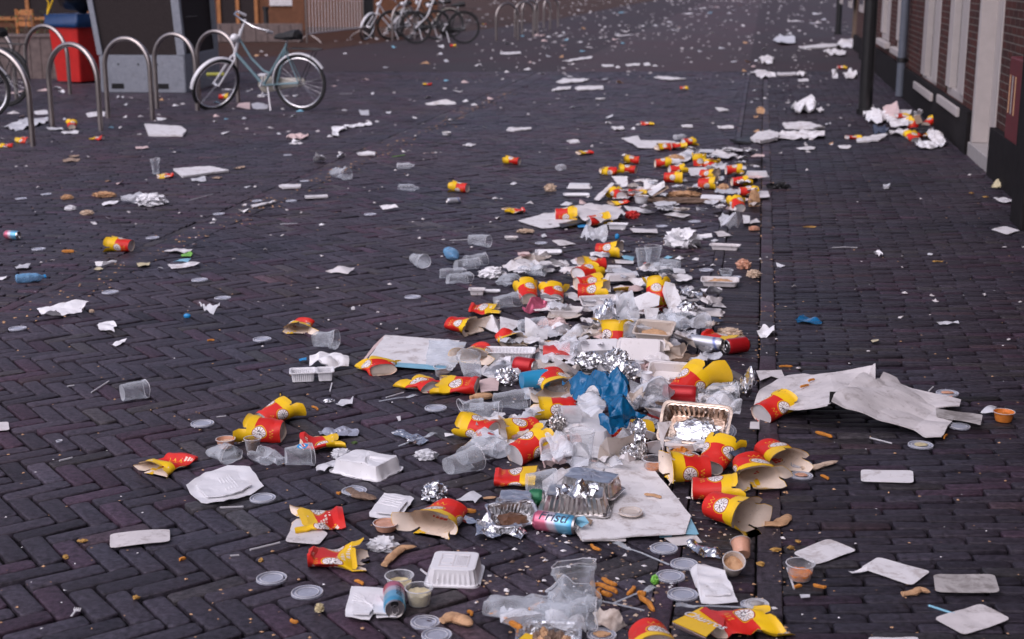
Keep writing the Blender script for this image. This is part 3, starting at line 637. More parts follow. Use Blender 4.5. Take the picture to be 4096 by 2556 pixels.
# the group of parked bicycles further back
bike(G(1856,175),R(180),'black bicycle at the right of the parked group with a long black chain guard',r=.36,fm='dark_metal',guard='black_plastic',fend='black_rubber',lean=R(3),steer=R(5),s=1.0)
bike(G(1745,160),R(178),'black bicycle in the middle of the parked group with a cream mudguard',r=.35,fm='dark_metal',guard='dark_metal',fend='dark_metal',lean=R(-3),steer=R(25),s=1.0)
bike(G(1800,150),R(184),'dark old bicycle at the back of the parked group behind the hoop',r=.35,fm='black_rubber',guard='dark_metal',fend='cream_guard',lean=R(4),steer=R(-10),s=1.0)
bike(G(1640,158),R(196),'bicycle with a white frame at the left of the parked group by the barrier',r=.34,fm='silver_paint',guard='dark_metal',fend='silver_paint',lean=R(-4),steer=R(50),s=1.0)
# ---------------- litter builders ----------------
ZC=[0.0]
def zi():                            # lay every flat piece a little above the one before
    ZC[0]=(ZC[0]+.0007)%.0056; return .0025+ZC[0]
def cup(t,cx,cy,yaw,label,sq=.9,seed=None,flare=.15,pitch=0,roll=0,z=0.,s=1.,nf=4,crump=.0,kind='printed_card',yel='yellow_card',L1=.098,flapL=.05,simple_=False):
    seed=seed if seed is not None else int(cx*7+cy)%997; rs=random.Random(seed); s=1+(s-1)*(.36 if TILE[t][1]>=1400 else .62); flapL=.036 if flapL==.05 else flapL*.75; flare*=.7; crump+=.0035; sq=sq*rs.uniform(.78,1.0) if sq>.7 else sq
    e=empty('fries_cup',T(t,cx,cy,z)+Vector((0,0,.0015)),0); e.rotation_euler=(R(roll),R(-pitch),R(yaw)); e.scale=(s,s,s)
    if pitch or roll or z: pass
    tag(e,label,'snack cup','trampled red and yellow snack cups')
    r0,r1=.036,.046; wide=1+(1-sq)*.55; N=28; cr=crump+(.9-sq)*.012*(1 if sq<.85 else 0); ph=rs.uniform(0,6.28)
    fb=[rs.uniform(-1,1) for _ in range(6)]
    def pt(x,a,off=0.):
        r=(r0+(r1-r0)*min(x,L1*1.0)/L1)-off; k=sq if x>.012 else (sq+ (1-sq)*.25)
        y=r*math.cos(a)*wide; z_=r*k*math.sin(a)+r*k
        q=nz((x,y*.7,z_),26,seed)*cr; q2=nz((x,y,z_),9,seed+3)*cr*1.2
        return (x-L1*.5+(q.x+q2.x)*.5,y+q.y+q2.y,max(0.0005+off,z_+(q.z+q2.z)*.8))
    m=MB(); nx=9
    for off,mi in ((0,0),(.0009,1)):
        rg=[];uvs=[]
        for i in range(nx+1):
            x=L1*i/nx; rg.append([pt(x,ph+k*2*math.pi/N,off) for k in range(N+1)]); uvs+=[(k/N,i/nx) for k in range(N+1)]
        n=N+1; v=[q for r_ in rg for q in r_]; f=[(i*n+k,i*n+k+1,(i+1)*n+k+1,(i+1)*n+k) for i in range(nx) for k in range(N)]
        if mi==1: f=[q[::-1] for q in f]
        m.add(v,f,mi,uvs)
    m.build('cup_wall',[kind,'cream_card'],e)
    m=MB(); ring_=[pt(.006,k*2*math.pi/20,.001) for k in range(20)]; m.add(ring_,[tuple(range(20))[::-1]]); m.add([(x+.0012,y,z_) for x,y,z_ in ring_],[tuple(range(20))]); m.build('cup_base','cream_card' if rs.random()<.3 else 'dull_plastic',e,smooth=False)
    for j in range(nf):
        a0=ph+.05+j*2*math.pi/nf; a1=a0+2*math.pi/nf-.1; n=8; fl=flare+rs.uniform(-.15,.25); LL=flapL*rs.uniform(.7,1.2)*(1-.6*max(0,math.sin((a0+a1)/2)))
        m=MB(); V=[];Fc=[];nr=5
        for off in (0,.0009):
            for i in range(nr+1):
                t_=i/nr; w_=1-.06*t_-.75*max(0,t_-.6)
                for k in range(n+1):
                    a=(a0+a1)/2+(k/n-.5)*(a1-a0)*w_; b=pt(L1,a,off); cz=r1*sq
                    ny,nz_=math.cos(a)*wide,math.sin(a)*sq; out=LL*t_*math.sin(fl*t_*2.2); x=b[0]+LL*t_*math.cos(fl*t_*1.6)
                    V.append((x,b[1]+ny*out,max(.0004,b[2]+nz_*out)))
        k0=(nr+1)*(n+1)
        fo=[(i*(n+1)+k,i*(n+1)+k+1,(i+1)*(n+1)+k+1,(i+1)*(n+1)+k) for i in range(nr) for k in range(n)]
        m.add(V[:k0],fo,0); m.add(V[k0:],[q[::-1] for q in fo],1); m.build('flap',[yel,'cream_card'],e)
    return e
def place_item(o,t,cx,cy,z,rz=0,rx=0,ry=0): place(o,T(t,cx,cy,z),R(rz),R(rx),R(ry)); return o
def ccup(t,cx,cy,yaw,label,L=.105,r0=.030,r1=.042,sq=.95,crump=.006,stand=False,z=0,mat='clear_plastic',seed=None,pitch=0,deco=None):
    seed=seed or int(cx+cy*3)%991; e=empty('plastic_cup',T(t,cx,cy,z)+Vector((0,0,.001)),0)
    e.rotation_euler=(0,R(-90-pitch) if stand else R(-pitch),R(yaw)); tag(e,label,'plastic cup','clear plastic drinking cups')
    N=28; prof=[(0.0,r0*.2),(0.0,r0),(.006,r0*1.02)]+[(L*i/8,r0+(r1-r0)*i/8) for i in range(1,8)]+[(L*.86,r1*.985),(L*.90,r1*1.02),(L,r1*1.0)]
    def P(x,r,a):
        y=r*math.cos(a)*(1+(1-sq)*.5); z_=r*sq*math.sin(a)+(0 if stand else r1*sq); q=nz((x,y,z_),20,seed)*crump*(1.6 if sq<.8 else 1); q2=nz((x,y,z_),55,seed)*crump*.4
        return (x+q.x-(0 if stand else L*.5),y+q.y+q2.y,(z_+q.z+q2.z) if stand else max(.0003,z_+q.z+q2.z))
    m=MB(); m.rings([[P(x,r,k*2*math.pi/N) for k in range(N)] for x,r in prof],True); m.build('cup_wall',mat,e,auto=60)
    m=MB(); m.tube([P(L,r1,k*2*math.pi/24) for k in range(25)],.0013,6); m.build('rim','milky_plastic',e)
    if deco:
        for mt,v0,v1 in deco:
            m=MB(); rg=[]
            for i in range(5): x=L*(v0+(v1-v0)*i/4); r=(r0+(r1-r0)*x/L)+.0009; hw=math.sqrt(max(0.02,1-((i/4-.5)*2)**2))*.35; rg.append([P(x,r,math.pi/2*1.1+(k/6-.5)*2*hw) for k in range(7)])
            v=[q for r_ in rg for q in r_]; m.add(v,[(i*7+k,i*7+k+1,(i+1)*7+k+1,(i+1)*7+k) for i in range(4) for k in range(6)]); m.build('printed_mark',mt,e)
    return e
def lid(t,cx,cy,wp,label,z=0,tilt=0,rz=0,mat='lid_plastic',fill=None,crump=.0008,grp='round clear lids of sauce tubs'):
    r=wp*M_PER(t,cx,cy)/2; seed=int(cx+cy)%97; e=empty('tub_cover',T(t,cx,cy,z+zi()),R(rz),R(tilt)); tag(e,label,'lid',grp)
    N=36; prof=[(r*.05,.003),(r*.60,.003),(r*.66,.0045),(r*.74,.0050),(r*.78,.0020),(r*.86,.0020),(r*.90,.0062),(r*.965,.0062),(r*.99,.0015),(r,.0008)]
    m=MB(); rg=[]
    for q,h_ in prof: rg.append([(q*math.cos(a)+nz((q*math.cos(a),q*math.sin(a),0),25,seed).x*crump,q*math.sin(a),h_+nz((q*math.cos(a)*3,q*math.sin(a)*3,1),9,seed).z*crump*1.6) for a in [k*2*math.pi/N for k in range(N)]])
    m.rings(rg[::-1],False,True); m.build('lid_disc',mat,e,auto=25)
    for q,h_ in ((.965,.0056),(.72,.0050)): m=MB(); m.tube([(r*q*math.cos(k*math.pi/16),r*q*math.sin(k*math.pi/16),h_) for k in range(33)],.0011,5); m.build('ridge','milky_plastic',e)
    if fill: m=MB(); m.add(*ico(seed,r*.55,r*.42,.004,4,.3,2)); o=m.build('smear',fill,e); o.location=(0,0,.003)
    return e
def tub(t,cx,cy,wp,label,fill='mayo',h=.034,z=0,tilt=0,rz=0,level=.7,mat='clear_plastic'):
    r=wp*M_PER(t,cx,cy)/2; e=empty('sauce_tub',T(t,cx,cy,z)+Vector((0,0,.002)),R(rz),R(tilt)); tag(e,label,'sauce tub','clear sauce tubs')
    N=32; m=MB(); rg=[[(q*math.cos(a),q*math.sin(a),z_) for a in [k*2*math.pi/N for k in range(N)]] for q,z_ in ((r*.72,.001),(r*.76,.004),(r*.84,h*.5),(r*.90,h*.9),(r*.92,h),(r*1.0,h),(r,h-.002))]; m.rings(rg,True); m.build('tub_wall',mat,e,auto=40)
    m=MB(); m.tube([(r*.98*math.cos(k*math.pi/16),r*.98*math.sin(k*math.pi/16),h) for k in range(33)],.0014,6); m.build('rim','milky_plastic',e)
    if fill:
        m=MB(); sd=int(cx)%50; zz=h*level; rg=[]
        for q,z_ in ((r*.70,.002),(r*.745,.0045),(r*.82,h*.45),(r*(.80+.06*level),zz),(r*.5,zz+.001),(r*.2,zz-.001)): rg.append([(q*math.cos(a),q*math.sin(a),z_+(noise.noise(Vector((q*math.cos(a)*70,q*math.sin(a)*70,sd)))*.007 if z_>=zz-.002 else 0)) for a in [k*2*math.pi/N for k in range(N)]])
        m.rings(rg,True,True); m.build('sauce',fill,e)
    return e
def tray(t,cx,cy,yaw,label,w=.155,d=.10,h=.035,inv=False,mat='white_plastic',name='food_tray',cat='food tray',grp='white plastic food trays',z=0,rx=0,ry=0,rib=.0009,crump=.0,lip=.006,taper=.72,split=False,fill=None,seed=None,emb=False,n=72,dent=0):
    seed=seed or int(cx*3+cy)%983; e=empty(name,T(t,cx,cy,z)+Vector((0,0,.002)),R(yaw),R(rx),R(ry)); tag(e,label,cat,grp)
    def loft(W,D,ox=0):
        rg=[]
        for q,zz,rb in ((0,h-.004,0),(0,h,0),(-lip*.5,h+.0008,0),(-lip,h,0),(-lip-.001,h-.003,0),(-lip-.0025,h-.0045,1),(None,h*.5,1),(None,.007,1),(None,.001,0),(-99,0,0)):
            if q is None:
                tt=(h-zz)/h; hx=W/2-lip-(W/2)*(1-taper)*.5*tt; hy=D/2-lip-(D/2)*(1-taper)*.5*tt
            elif q==-99: hx=(W/2-lip-(W/2)*(1-taper)*.5)*.93; hy=(D/2-lip-(D/2)*(1-taper)*.5)*.9
            else: hx,hy=W/2+q,D/2+q
            P=[]; rad=min(hx,hy)*.28; per=[]
            tot=4*(hx-rad)+4*(hy-rad)+2*math.pi*rad
            for k in range(n):
                s_=tot*k/n; segs=((2*(hy-rad),'e'),(math.pi*rad/2,'c1'),(2*(hx-rad),'n'),(math.pi*rad/2,'c2'),(2*(hy-rad),'w'),(math.pi*rad/2,'c3'),(2*(hx-rad),'s'),(math.pi*rad/2,'c4'))
                for L_,c_ in segs:
                    if s_<=L_+1e-9: break
                    s_-=L_
                a=s_/rad if rad else 0
                x,y={'e':(hx,-hy+rad+s_),'n':(hx-rad-s_,hy),'w':(-hx,hy-rad-s_),'s':(-hx+rad+s_,-hy),'c1':(hx-rad+rad*math.cos(a),hy-rad+rad*math.sin(a)),'c2':(-hx+rad-rad*math.sin(a),hy-rad+rad*math.cos(a)),'c3':(-hx+rad-rad*math.cos(a),-hy+rad-rad*math.sin(a)),'c4':(hx-rad+rad*math.sin(a),-hy+rad-rad*math.cos(a))}[c_]
                if rb and k%2: l_=math.hypot(x/hx,y/hy); x*=1-rib/hx*1.6; y*=1-rib/hy*1.6
                P.append((x+ox,y,zz))
            rg.append(P)
        return rg
    parts=[loft(w,d)] if not split else [loft(w*.61,d,-w*.195),loft(w*.41,d,w*.305-.0)]
    m=MB()
    for rg in parts:
        out=[]
        for ring_ in rg:
            rr=[]
            for x,y,zz in ring_:
                q=nz((x,y,zz),16,seed)*crump+nz((x,y,zz),60,seed)*crump*.5
                if dent: 
                    dd=math.exp(-((x-w*.12)**2+(y+d*.1)**2)/(.03**2)); zz=zz+dd*dent*(1-zz/h)
                if inv: zz=h-zz
                rr.append((x+q.x,y+q.y,max(0.0002,zz+q.z)))
            out.append(rr)
        m.rings(out if not inv else [r_[::-1] for r_ in out],False,False)
        # bottom: concentric rings
        last=out[-1] if not inv else out[-1][::-1]; c=[sum(p[i] for p in last)/n for i in range(3)]; base=[]
        for f_ in (.75,.45,.15):
            rr=[]
            for p in last:
                x,y=c[0]+(p[0]-c[0])*f_,c[1]+(p[1]-c[1])*f_; zz=p[2]*1.0; q=nz((x,y,zz),30,seed)*crump*(2.2 if 'foil' in mat else 1)
                if dent: zz+=0
                rr.append((x,y,max(.0002,zz+q.z)))
            base.append(rr)
        m.rings([last]+base,False,True)
    body=m.build('tray_body',mat,e,auto=28)
    if emb:
        m=MB(); 
        for (x0,x1,y0,y1) in ((-w*.26,w*.26,d*.25,d*.27),(-w*.26,w*.26,-d*.27,-d*.25),(-w*.26,-w*.24,-d*.25,d*.25),(w*.24,w*.26,-d*.25,d*.25),(-w*.02,0,-d*.25,d*.25)): m.box(x0,x1,y0,y1,h-.0005,h+.001)
        for k in range(7): m.box(w*.04+k*w*.028,w*.04+k*w*.028+.0012,-d*.2,d*.2,h-.0005,h+.001)
        m.tube([(-w*.13+.02*math.cos(k*math.pi/8),.02*math.sin(k*math.pi/8),h) for k in range(17)],.001,5); m.build('embossing','dull_plastic',body,smooth=False)
    if fill:
        m=MB(); m.add(*ico(seed,w*.30,d*.28,.012,5,.35,3)); o=m.build('food_remains',fill,e); o.location=(0,0,.002)
    return e
def sheet_(t,pts,label,name='paper_sheet',cat='paper',mat='paper',th=.0012,warp=.004,freq=9,seed=None,z=None,zs=None,cuts=3,grp=None,fine=0.,edge=0.,sm=False,emb=False):
    """flat or creased piece; outline in crop pixels, each corner with its own height"""
    z=zi() if z is None else z; zs=zs or [0]*len(pts); seed=seed if seed is not None else int(sum(p[0] for p in pts))%971
    W=[T(t,x,y,z+h_) for (x,y),h_ in zip(pts,zs)]; c=sum(W,Vector())/len(W); c.z=min(p.z for p in W)
    bm=bmesh.new(); vs=[bm.verts.new(p-c) for p in W]
    try: bm.faces.new(vs)
    except Exception: pass
    bmesh.ops.triangulate(bm,faces=bm.faces)
    for _ in range(cuts):
        L=max(e_.calc_length() for e_ in bm.edges); bmesh.ops.subdivide_edges(bm,edges=[e_ for e_ in bm.edges if e_.calc_length()>L*.45],cuts=1,use_grid_fill=False); bmesh.ops.triangulate(bm,faces=bm.faces)
    low=-(c.z-.0022)
    for v in bm.verts:
        q=nz(v.co,freq,seed); a=abs(q.z)*warp*2; f_=nz(v.co,freq*4,seed+5)*fine
        v.co.x+=q.x*warp*.3+f_.x; v.co.y+=q.y*warp*.3+f_.y; v.co.z+=a+abs(f_.z); v.co.z=max(v.co.z,low)
    g=bm.verts[:]+bm.edges[:]+bm.faces[:]
    bmesh.ops.recalc_face_normals(bm,faces=bm.faces)
    if sum(f_.normal.z for f_ in bm.faces)<0: bmesh.ops.reverse_faces(bm,faces=bm.faces)
    d_=bmesh.ops.duplicate(bm,geom=g); top=[x for x in d_['geom'] if isinstance(x,bmesh.types.BMVert)]
    for v in top: v.co.z+=th
    old=[f_ for f_ in g if isinstance(f_,bmesh.types.BMFace)]; be=[e_ for e_ in g if isinstance(e_,bmesh.types.BMEdge) and e_.is_boundary]
    mp=d_['vert_map']; 
    for e_ in be:
        a,b=e_.verts; 
        try: bm.faces.new((a,b,mp[b],mp[a]))
        except Exception: pass
    bmesh.ops.reverse_faces(bm,faces=old); bmesh.ops.recalc_face_normals(bm,faces=bm.faces)
    me=bpy.data.meshes.new(name); bm.to_mesh(me); bm.free(); me.materials.append(MATS[mat])
    if sm: me.polygons.foreach_set('use_smooth',[True]*len(me.polygons)); me.set_sharp_from_angle(angle=R(40))
    o=bpy.data.objects.new(name,me); sc.collection.objects.link(o); o.location=c; tag(o,label,cat,grp)
    if emb:
        ctr=(sum(p[0] for p in pts)/len(pts),sum(p[1] for p in pts)/len(pts)); Q=[(ctr[0]+(x-ctr[0])*.70,ctr[1]+(y-ctr[1])*.66) for x,y in pts]
        q=sheet_(t,Q,None,'raised_panel',None,mat,.0035,warp*.6,freq,seed+1,z+.004+warp*.5,None,cuts,None,fine*1.3); q.parent=o; q.location-=o.location
        for k in range(5):
            a=Q[0]; b=Q[1]; c2=Q[len(Q)//2]; f_=.15+.16*k
            r0=T(t,Q[0][0]*(1-f_)+Q[-1][0]*f_,Q[0][1]*(1-f_)+Q[-1][1]*f_); r1=T(t,Q[len(Q)//2-1][0]*(1-f_)+Q[len(Q)//2][0]*f_,Q[len(Q)//2-1][1]*(1-f_)+Q[len(Q)//2][1]*f_)
            m=MB(); d3=[r0+(r1-r0)*(i/5)+Vector((0,0,.010+z+warp*.7+noise.noise(r0*30+Vector((i,0,0)))*.004)) for i in range(6)]; m.tube([p-c for p in d3],.0012,5); rb=m.build('rib',mat,o); 
            for v in rb.data.vertices: v.co.z+=c.z*0
    return o
def lump(t,cx,cy,wp,hp,label,name,cat,mat,hgt=.03,seed=None,z=0,amp=.3,f=5,yaw=0,sub=4,flat=.6,grp=None,smooth=True):
    mp=M_PER(t,cx,cy); seed=seed or int(cx*1.3+cy)%977; m=MB(); m.add(*ico(seed,wp*mp/2,hp/2,hgt/2*1.25,f,amp,sub,flat))
    o=m.build(name,mat,None,smooth=smooth,auto=50 if smooth else 20); place_item(o,t,cx,cy,z+.002,yaw); tag(o,label,cat,grp); return o
def can(t,cx,cy,yaw,label,lab='red_label',L=.115,r=.033,txt=None,tcol='white_card',z=0,dent=.0,pitch=0,roll=0,flip=False,tsz=.03,grp='drinks cans'):
    e=empty('drinks_can',T(t,cx,cy,z)+Vector((0,0,.001)),0); e.rotation_euler=(0,R(-pitch),R(yaw)); tag(e,label,'drinks can',grp)
    N=32; 
    def P(x,q,a): 
        k=1-dent*math.exp(-((x-L*.1)/.03)**2)*max(0,math.sin(a)); return (x-L*.0,q*math.cos(a),q*math.sin(a)*k+r)
    prof=[(-L/2+.004,r*.80),(-L/2+.012,r)]+[(-L/2+.012+(L-.026)*i/8,r) for i in range(1,9)]+[(L/2-.006,r*.90)]
    m=MB(); rg=[[P(x,q,k*2*math.pi/N) for k in range(N+1)] for x,q in prof]; n=N+1; v=[p for r_ in rg for p in r_]
    m.add(v,[(i*n+k,i*n+k+1,(i+1)*n+k+1,(i+1)*n+k) for i in range(len(prof)-1) for k in range(N)],0,[(k/N,(x+L/2)/L) for x,q in prof for k in range(n)]); body=m.build('can_body',lab,e)
    m=MB(); m.rings([[P(x,q,k*2*math.pi/N) for k in range(N)] for x,q in ((L/2-.006,r*.90),(L/2-.002,r*.86),(L/2,r*.84),(L/2,r*.80),(L/2-.005,r*.77),(L/2-.005,r*.2))],False,True); tp=m.build('can_end','can_metal',e,auto=30)
    m=MB(); m.rings([[P(x,q,k*2*math.pi/N) for k in range(N)][::-1] for x,q in ((-L/2+.004,r*.80),(-L/2,r*.74),(-L/2+.003,r*.68),(-L/2+.009,r*.3))],False,True); m.build('can_foot','can_metal',e,auto=30)
    m=MB(); m.tube([(L/2-.003,.009*math.cos(k*math.pi/8)*.9,r+.000+.013*math.sin(k*math.pi/8)-.003) for k in range(17)],.0016,6); m.build('ring_pull','chrome',tp)
    m=MB(); m.add([(L/2-.0042,.010*math.cos(k*math.pi/8),r+.013+.009*math.sin(k*math.pi/8)) for k in range(16)],[tuple(range(16))]); m.build('opening','black_plastic',tp,smooth=False)
    if txt:
        ph=R(roll)
        def mp(x,y):
            f_=ph-y/r*sd_; return (x*sd_, -(r+.0006)*math.sin(f_), r+(r+.0006)*math.cos(f_))
        sd_=-1 if flip else 1
        text_part(txt,tsz,tcol,body,'lettering',mp)
    return e
def bottle(t,cx,cy,yaw,label,L=.20,r=.031,mat='clear_plastic',cap='blue_paper',crump=.012,sq=.8,z=0,pitch=0):
    seed=int(cx+cy)%991; e=empty('plastic_bottle',T(t,cx,cy,z)+Vector((0,0,.001)),0); e.rotation_euler=(0,R(-pitch),R(yaw)); tag(e,label,'plastic bottle','squashed plastic bottles')
    N=24; prof=[(0,r*.6),(.004,r*.95)]+[(L*i/16,r*(1+.05*math.sin(i*2.1))) for i in range(1,12)]+[(L*.74,r*.85),(L*.82,r*.55),(L*.88,r*.38),(L*.97,r*.36)]
    def P(x,q,a): 
        y=q*math.cos(a)*(1+(1-sq)*.5); z_=q*sq*math.sin(a)+r*sq; k=nz((x,y,z_),14,seed)*crump; k2=nz((x,y,z_),50,seed)*crump*.35; return (x-L/2+k.x,y+k.y+k2.y,max(.0003,z_+k.z*.8+k2.z))
    m=MB(); m.rings([[P(x,q,k*2*math.pi/N) for k in range(N)] for x,q in prof],True); m.build('bottle_body',mat,e,auto=60)
    if cap: m=MB(); m.rings([[P(x,q,k*2*math.pi/N) for k in range(N)] for x,q in ((L*.93,r*.44),(L*1.0,r*.44))],True,True); m.build('bottle_cap',cap,e)
    return e
def fork(t,x0,y0,x1,y1,label,mat='clear_plastic',knife=False,z=0,spoon=False):
    a=T(t,x0,y0,z+.004); b=T(t,x1,y1,z+.004); L=(b-a).length; e=empty('plastic_fork' if not knife else 'plastic_stirrer',a,math.atan2(b.y-a.y,b.x-a.x)); e.rotation_euler=(0,0,math.atan2(b.y-a.y,b.x-a.x)); tag(e,label,'plastic fork' if not knife else 'stick','plastic forks' if not knife else 'straws and sticks')
    m=MB(); sec=[(0,.0035,.0),(L*.5,.0028,.003),(L*.66,.0022,.002),(L*.73,.0075,.000),(L*.82,.0095,.002)] if not knife else [(0,.003,0),(L*.5,.003,.001),(L,.003,0)]
    rg=[[(x,-w_,z_),(x,-w_*.6,z_+.0022),(x,w_*.6,z_+.0022),(x,w_,z_)] for x,w_,z_ in sec]; m.rings(rg,True,True); m.build('handle' if not knife else 'shaft',mat,e,smooth=False)
    if not knife:
        for k in range(4): y=-.0082+k*.0055; m=MB(); m.rings([[(x,y-w_,z_),(x,y-w_,z_+.0018),(x,y+w_,z_+.0018),(x,y+w_,z_)] for x,w_,z_ in ((L*.815,.0017,.002),(L*.92,.0014,.006),(L,.0006,.004))],True,True); m.build('prong',mat,e,smooth=False)
    return e
def stick(t,x0,y0,x1,y1,label,mat='milky_plastic',r=.003,z=0,name='drinking_straw',cat='straw',bend=0.,grp='straws and sticks'):
    a=T(t,x0,y0,z+.0035); b=T(t,x1,y1,z+.0035); mid=(a+b)/2+Vector((0,bend,0)); m=MB(); m.tube([a-a,mid-a,b-a],r,8); o=m.build(name,mat,None); place(o,a); tag(o,label,cat,grp); return o
def chip(t,x0,y0,x1,y1,label,mat='fries',w_=.009,z=0,grp='fries and scraps of food',name='french_fry',cat='fried potato',bend=.004,seed=None,h_=None):
    a=T(t,x0,y0,z); b=T(t,x1,y1,z); d_=b-a; L=d_.length; m=MB(); rg=[]; seed=seed or int(x0+y0*2)%983; n=9
    for i in range(n):
        t_=i/(n-1); k=(1 if 0<i<n-1 else .55); ww=w_*.5*k*(1+.35*noise.noise(Vector((t_*4,seed,0)))); hh=(h_ or w_)*.5*k*(1+.3*noise.noise(Vector((t_*4,seed,9)))); off=bend*math.sin(t_*math.pi)*(1 if seed%2 else -1)+noise.noise(Vector((t_*3,seed,4)))*w_*.35
        rg.append([(t_*L,off+ww*math.copysign(abs(math.cos(q))**.7,math.cos(q)),(h_ or w_)*.5+hh*math.copysign(abs(math.sin(q))**.7,math.sin(q))) for q in [j*math.pi/4 for j in range(8)]])
    m.rings(rg,True,True); o=m.build(name,mat,None); place(o,a+Vector((0,0,.001)),math.atan2(d_.y,d_.x)); tag(o,label,cat,grp); return o
def foilsheet(t,pts,label,**k): 
    k={**dict(name='foil_sheet',cat='foil',mat='foil',warp=.012,freq=22,fine=.003,cuts=4,th=.0006),**k}; return sheet_(t,pts,label,**k)
def bag(t,pts,label,**k):
    k={**dict(name='plastic_bag',cat='plastic bag',mat='clear_bag',warp=.02,freq=13,fine=.004,cuts=4,th=.0006,sm=True),**k}; return sheet_(t,pts,label,**k)
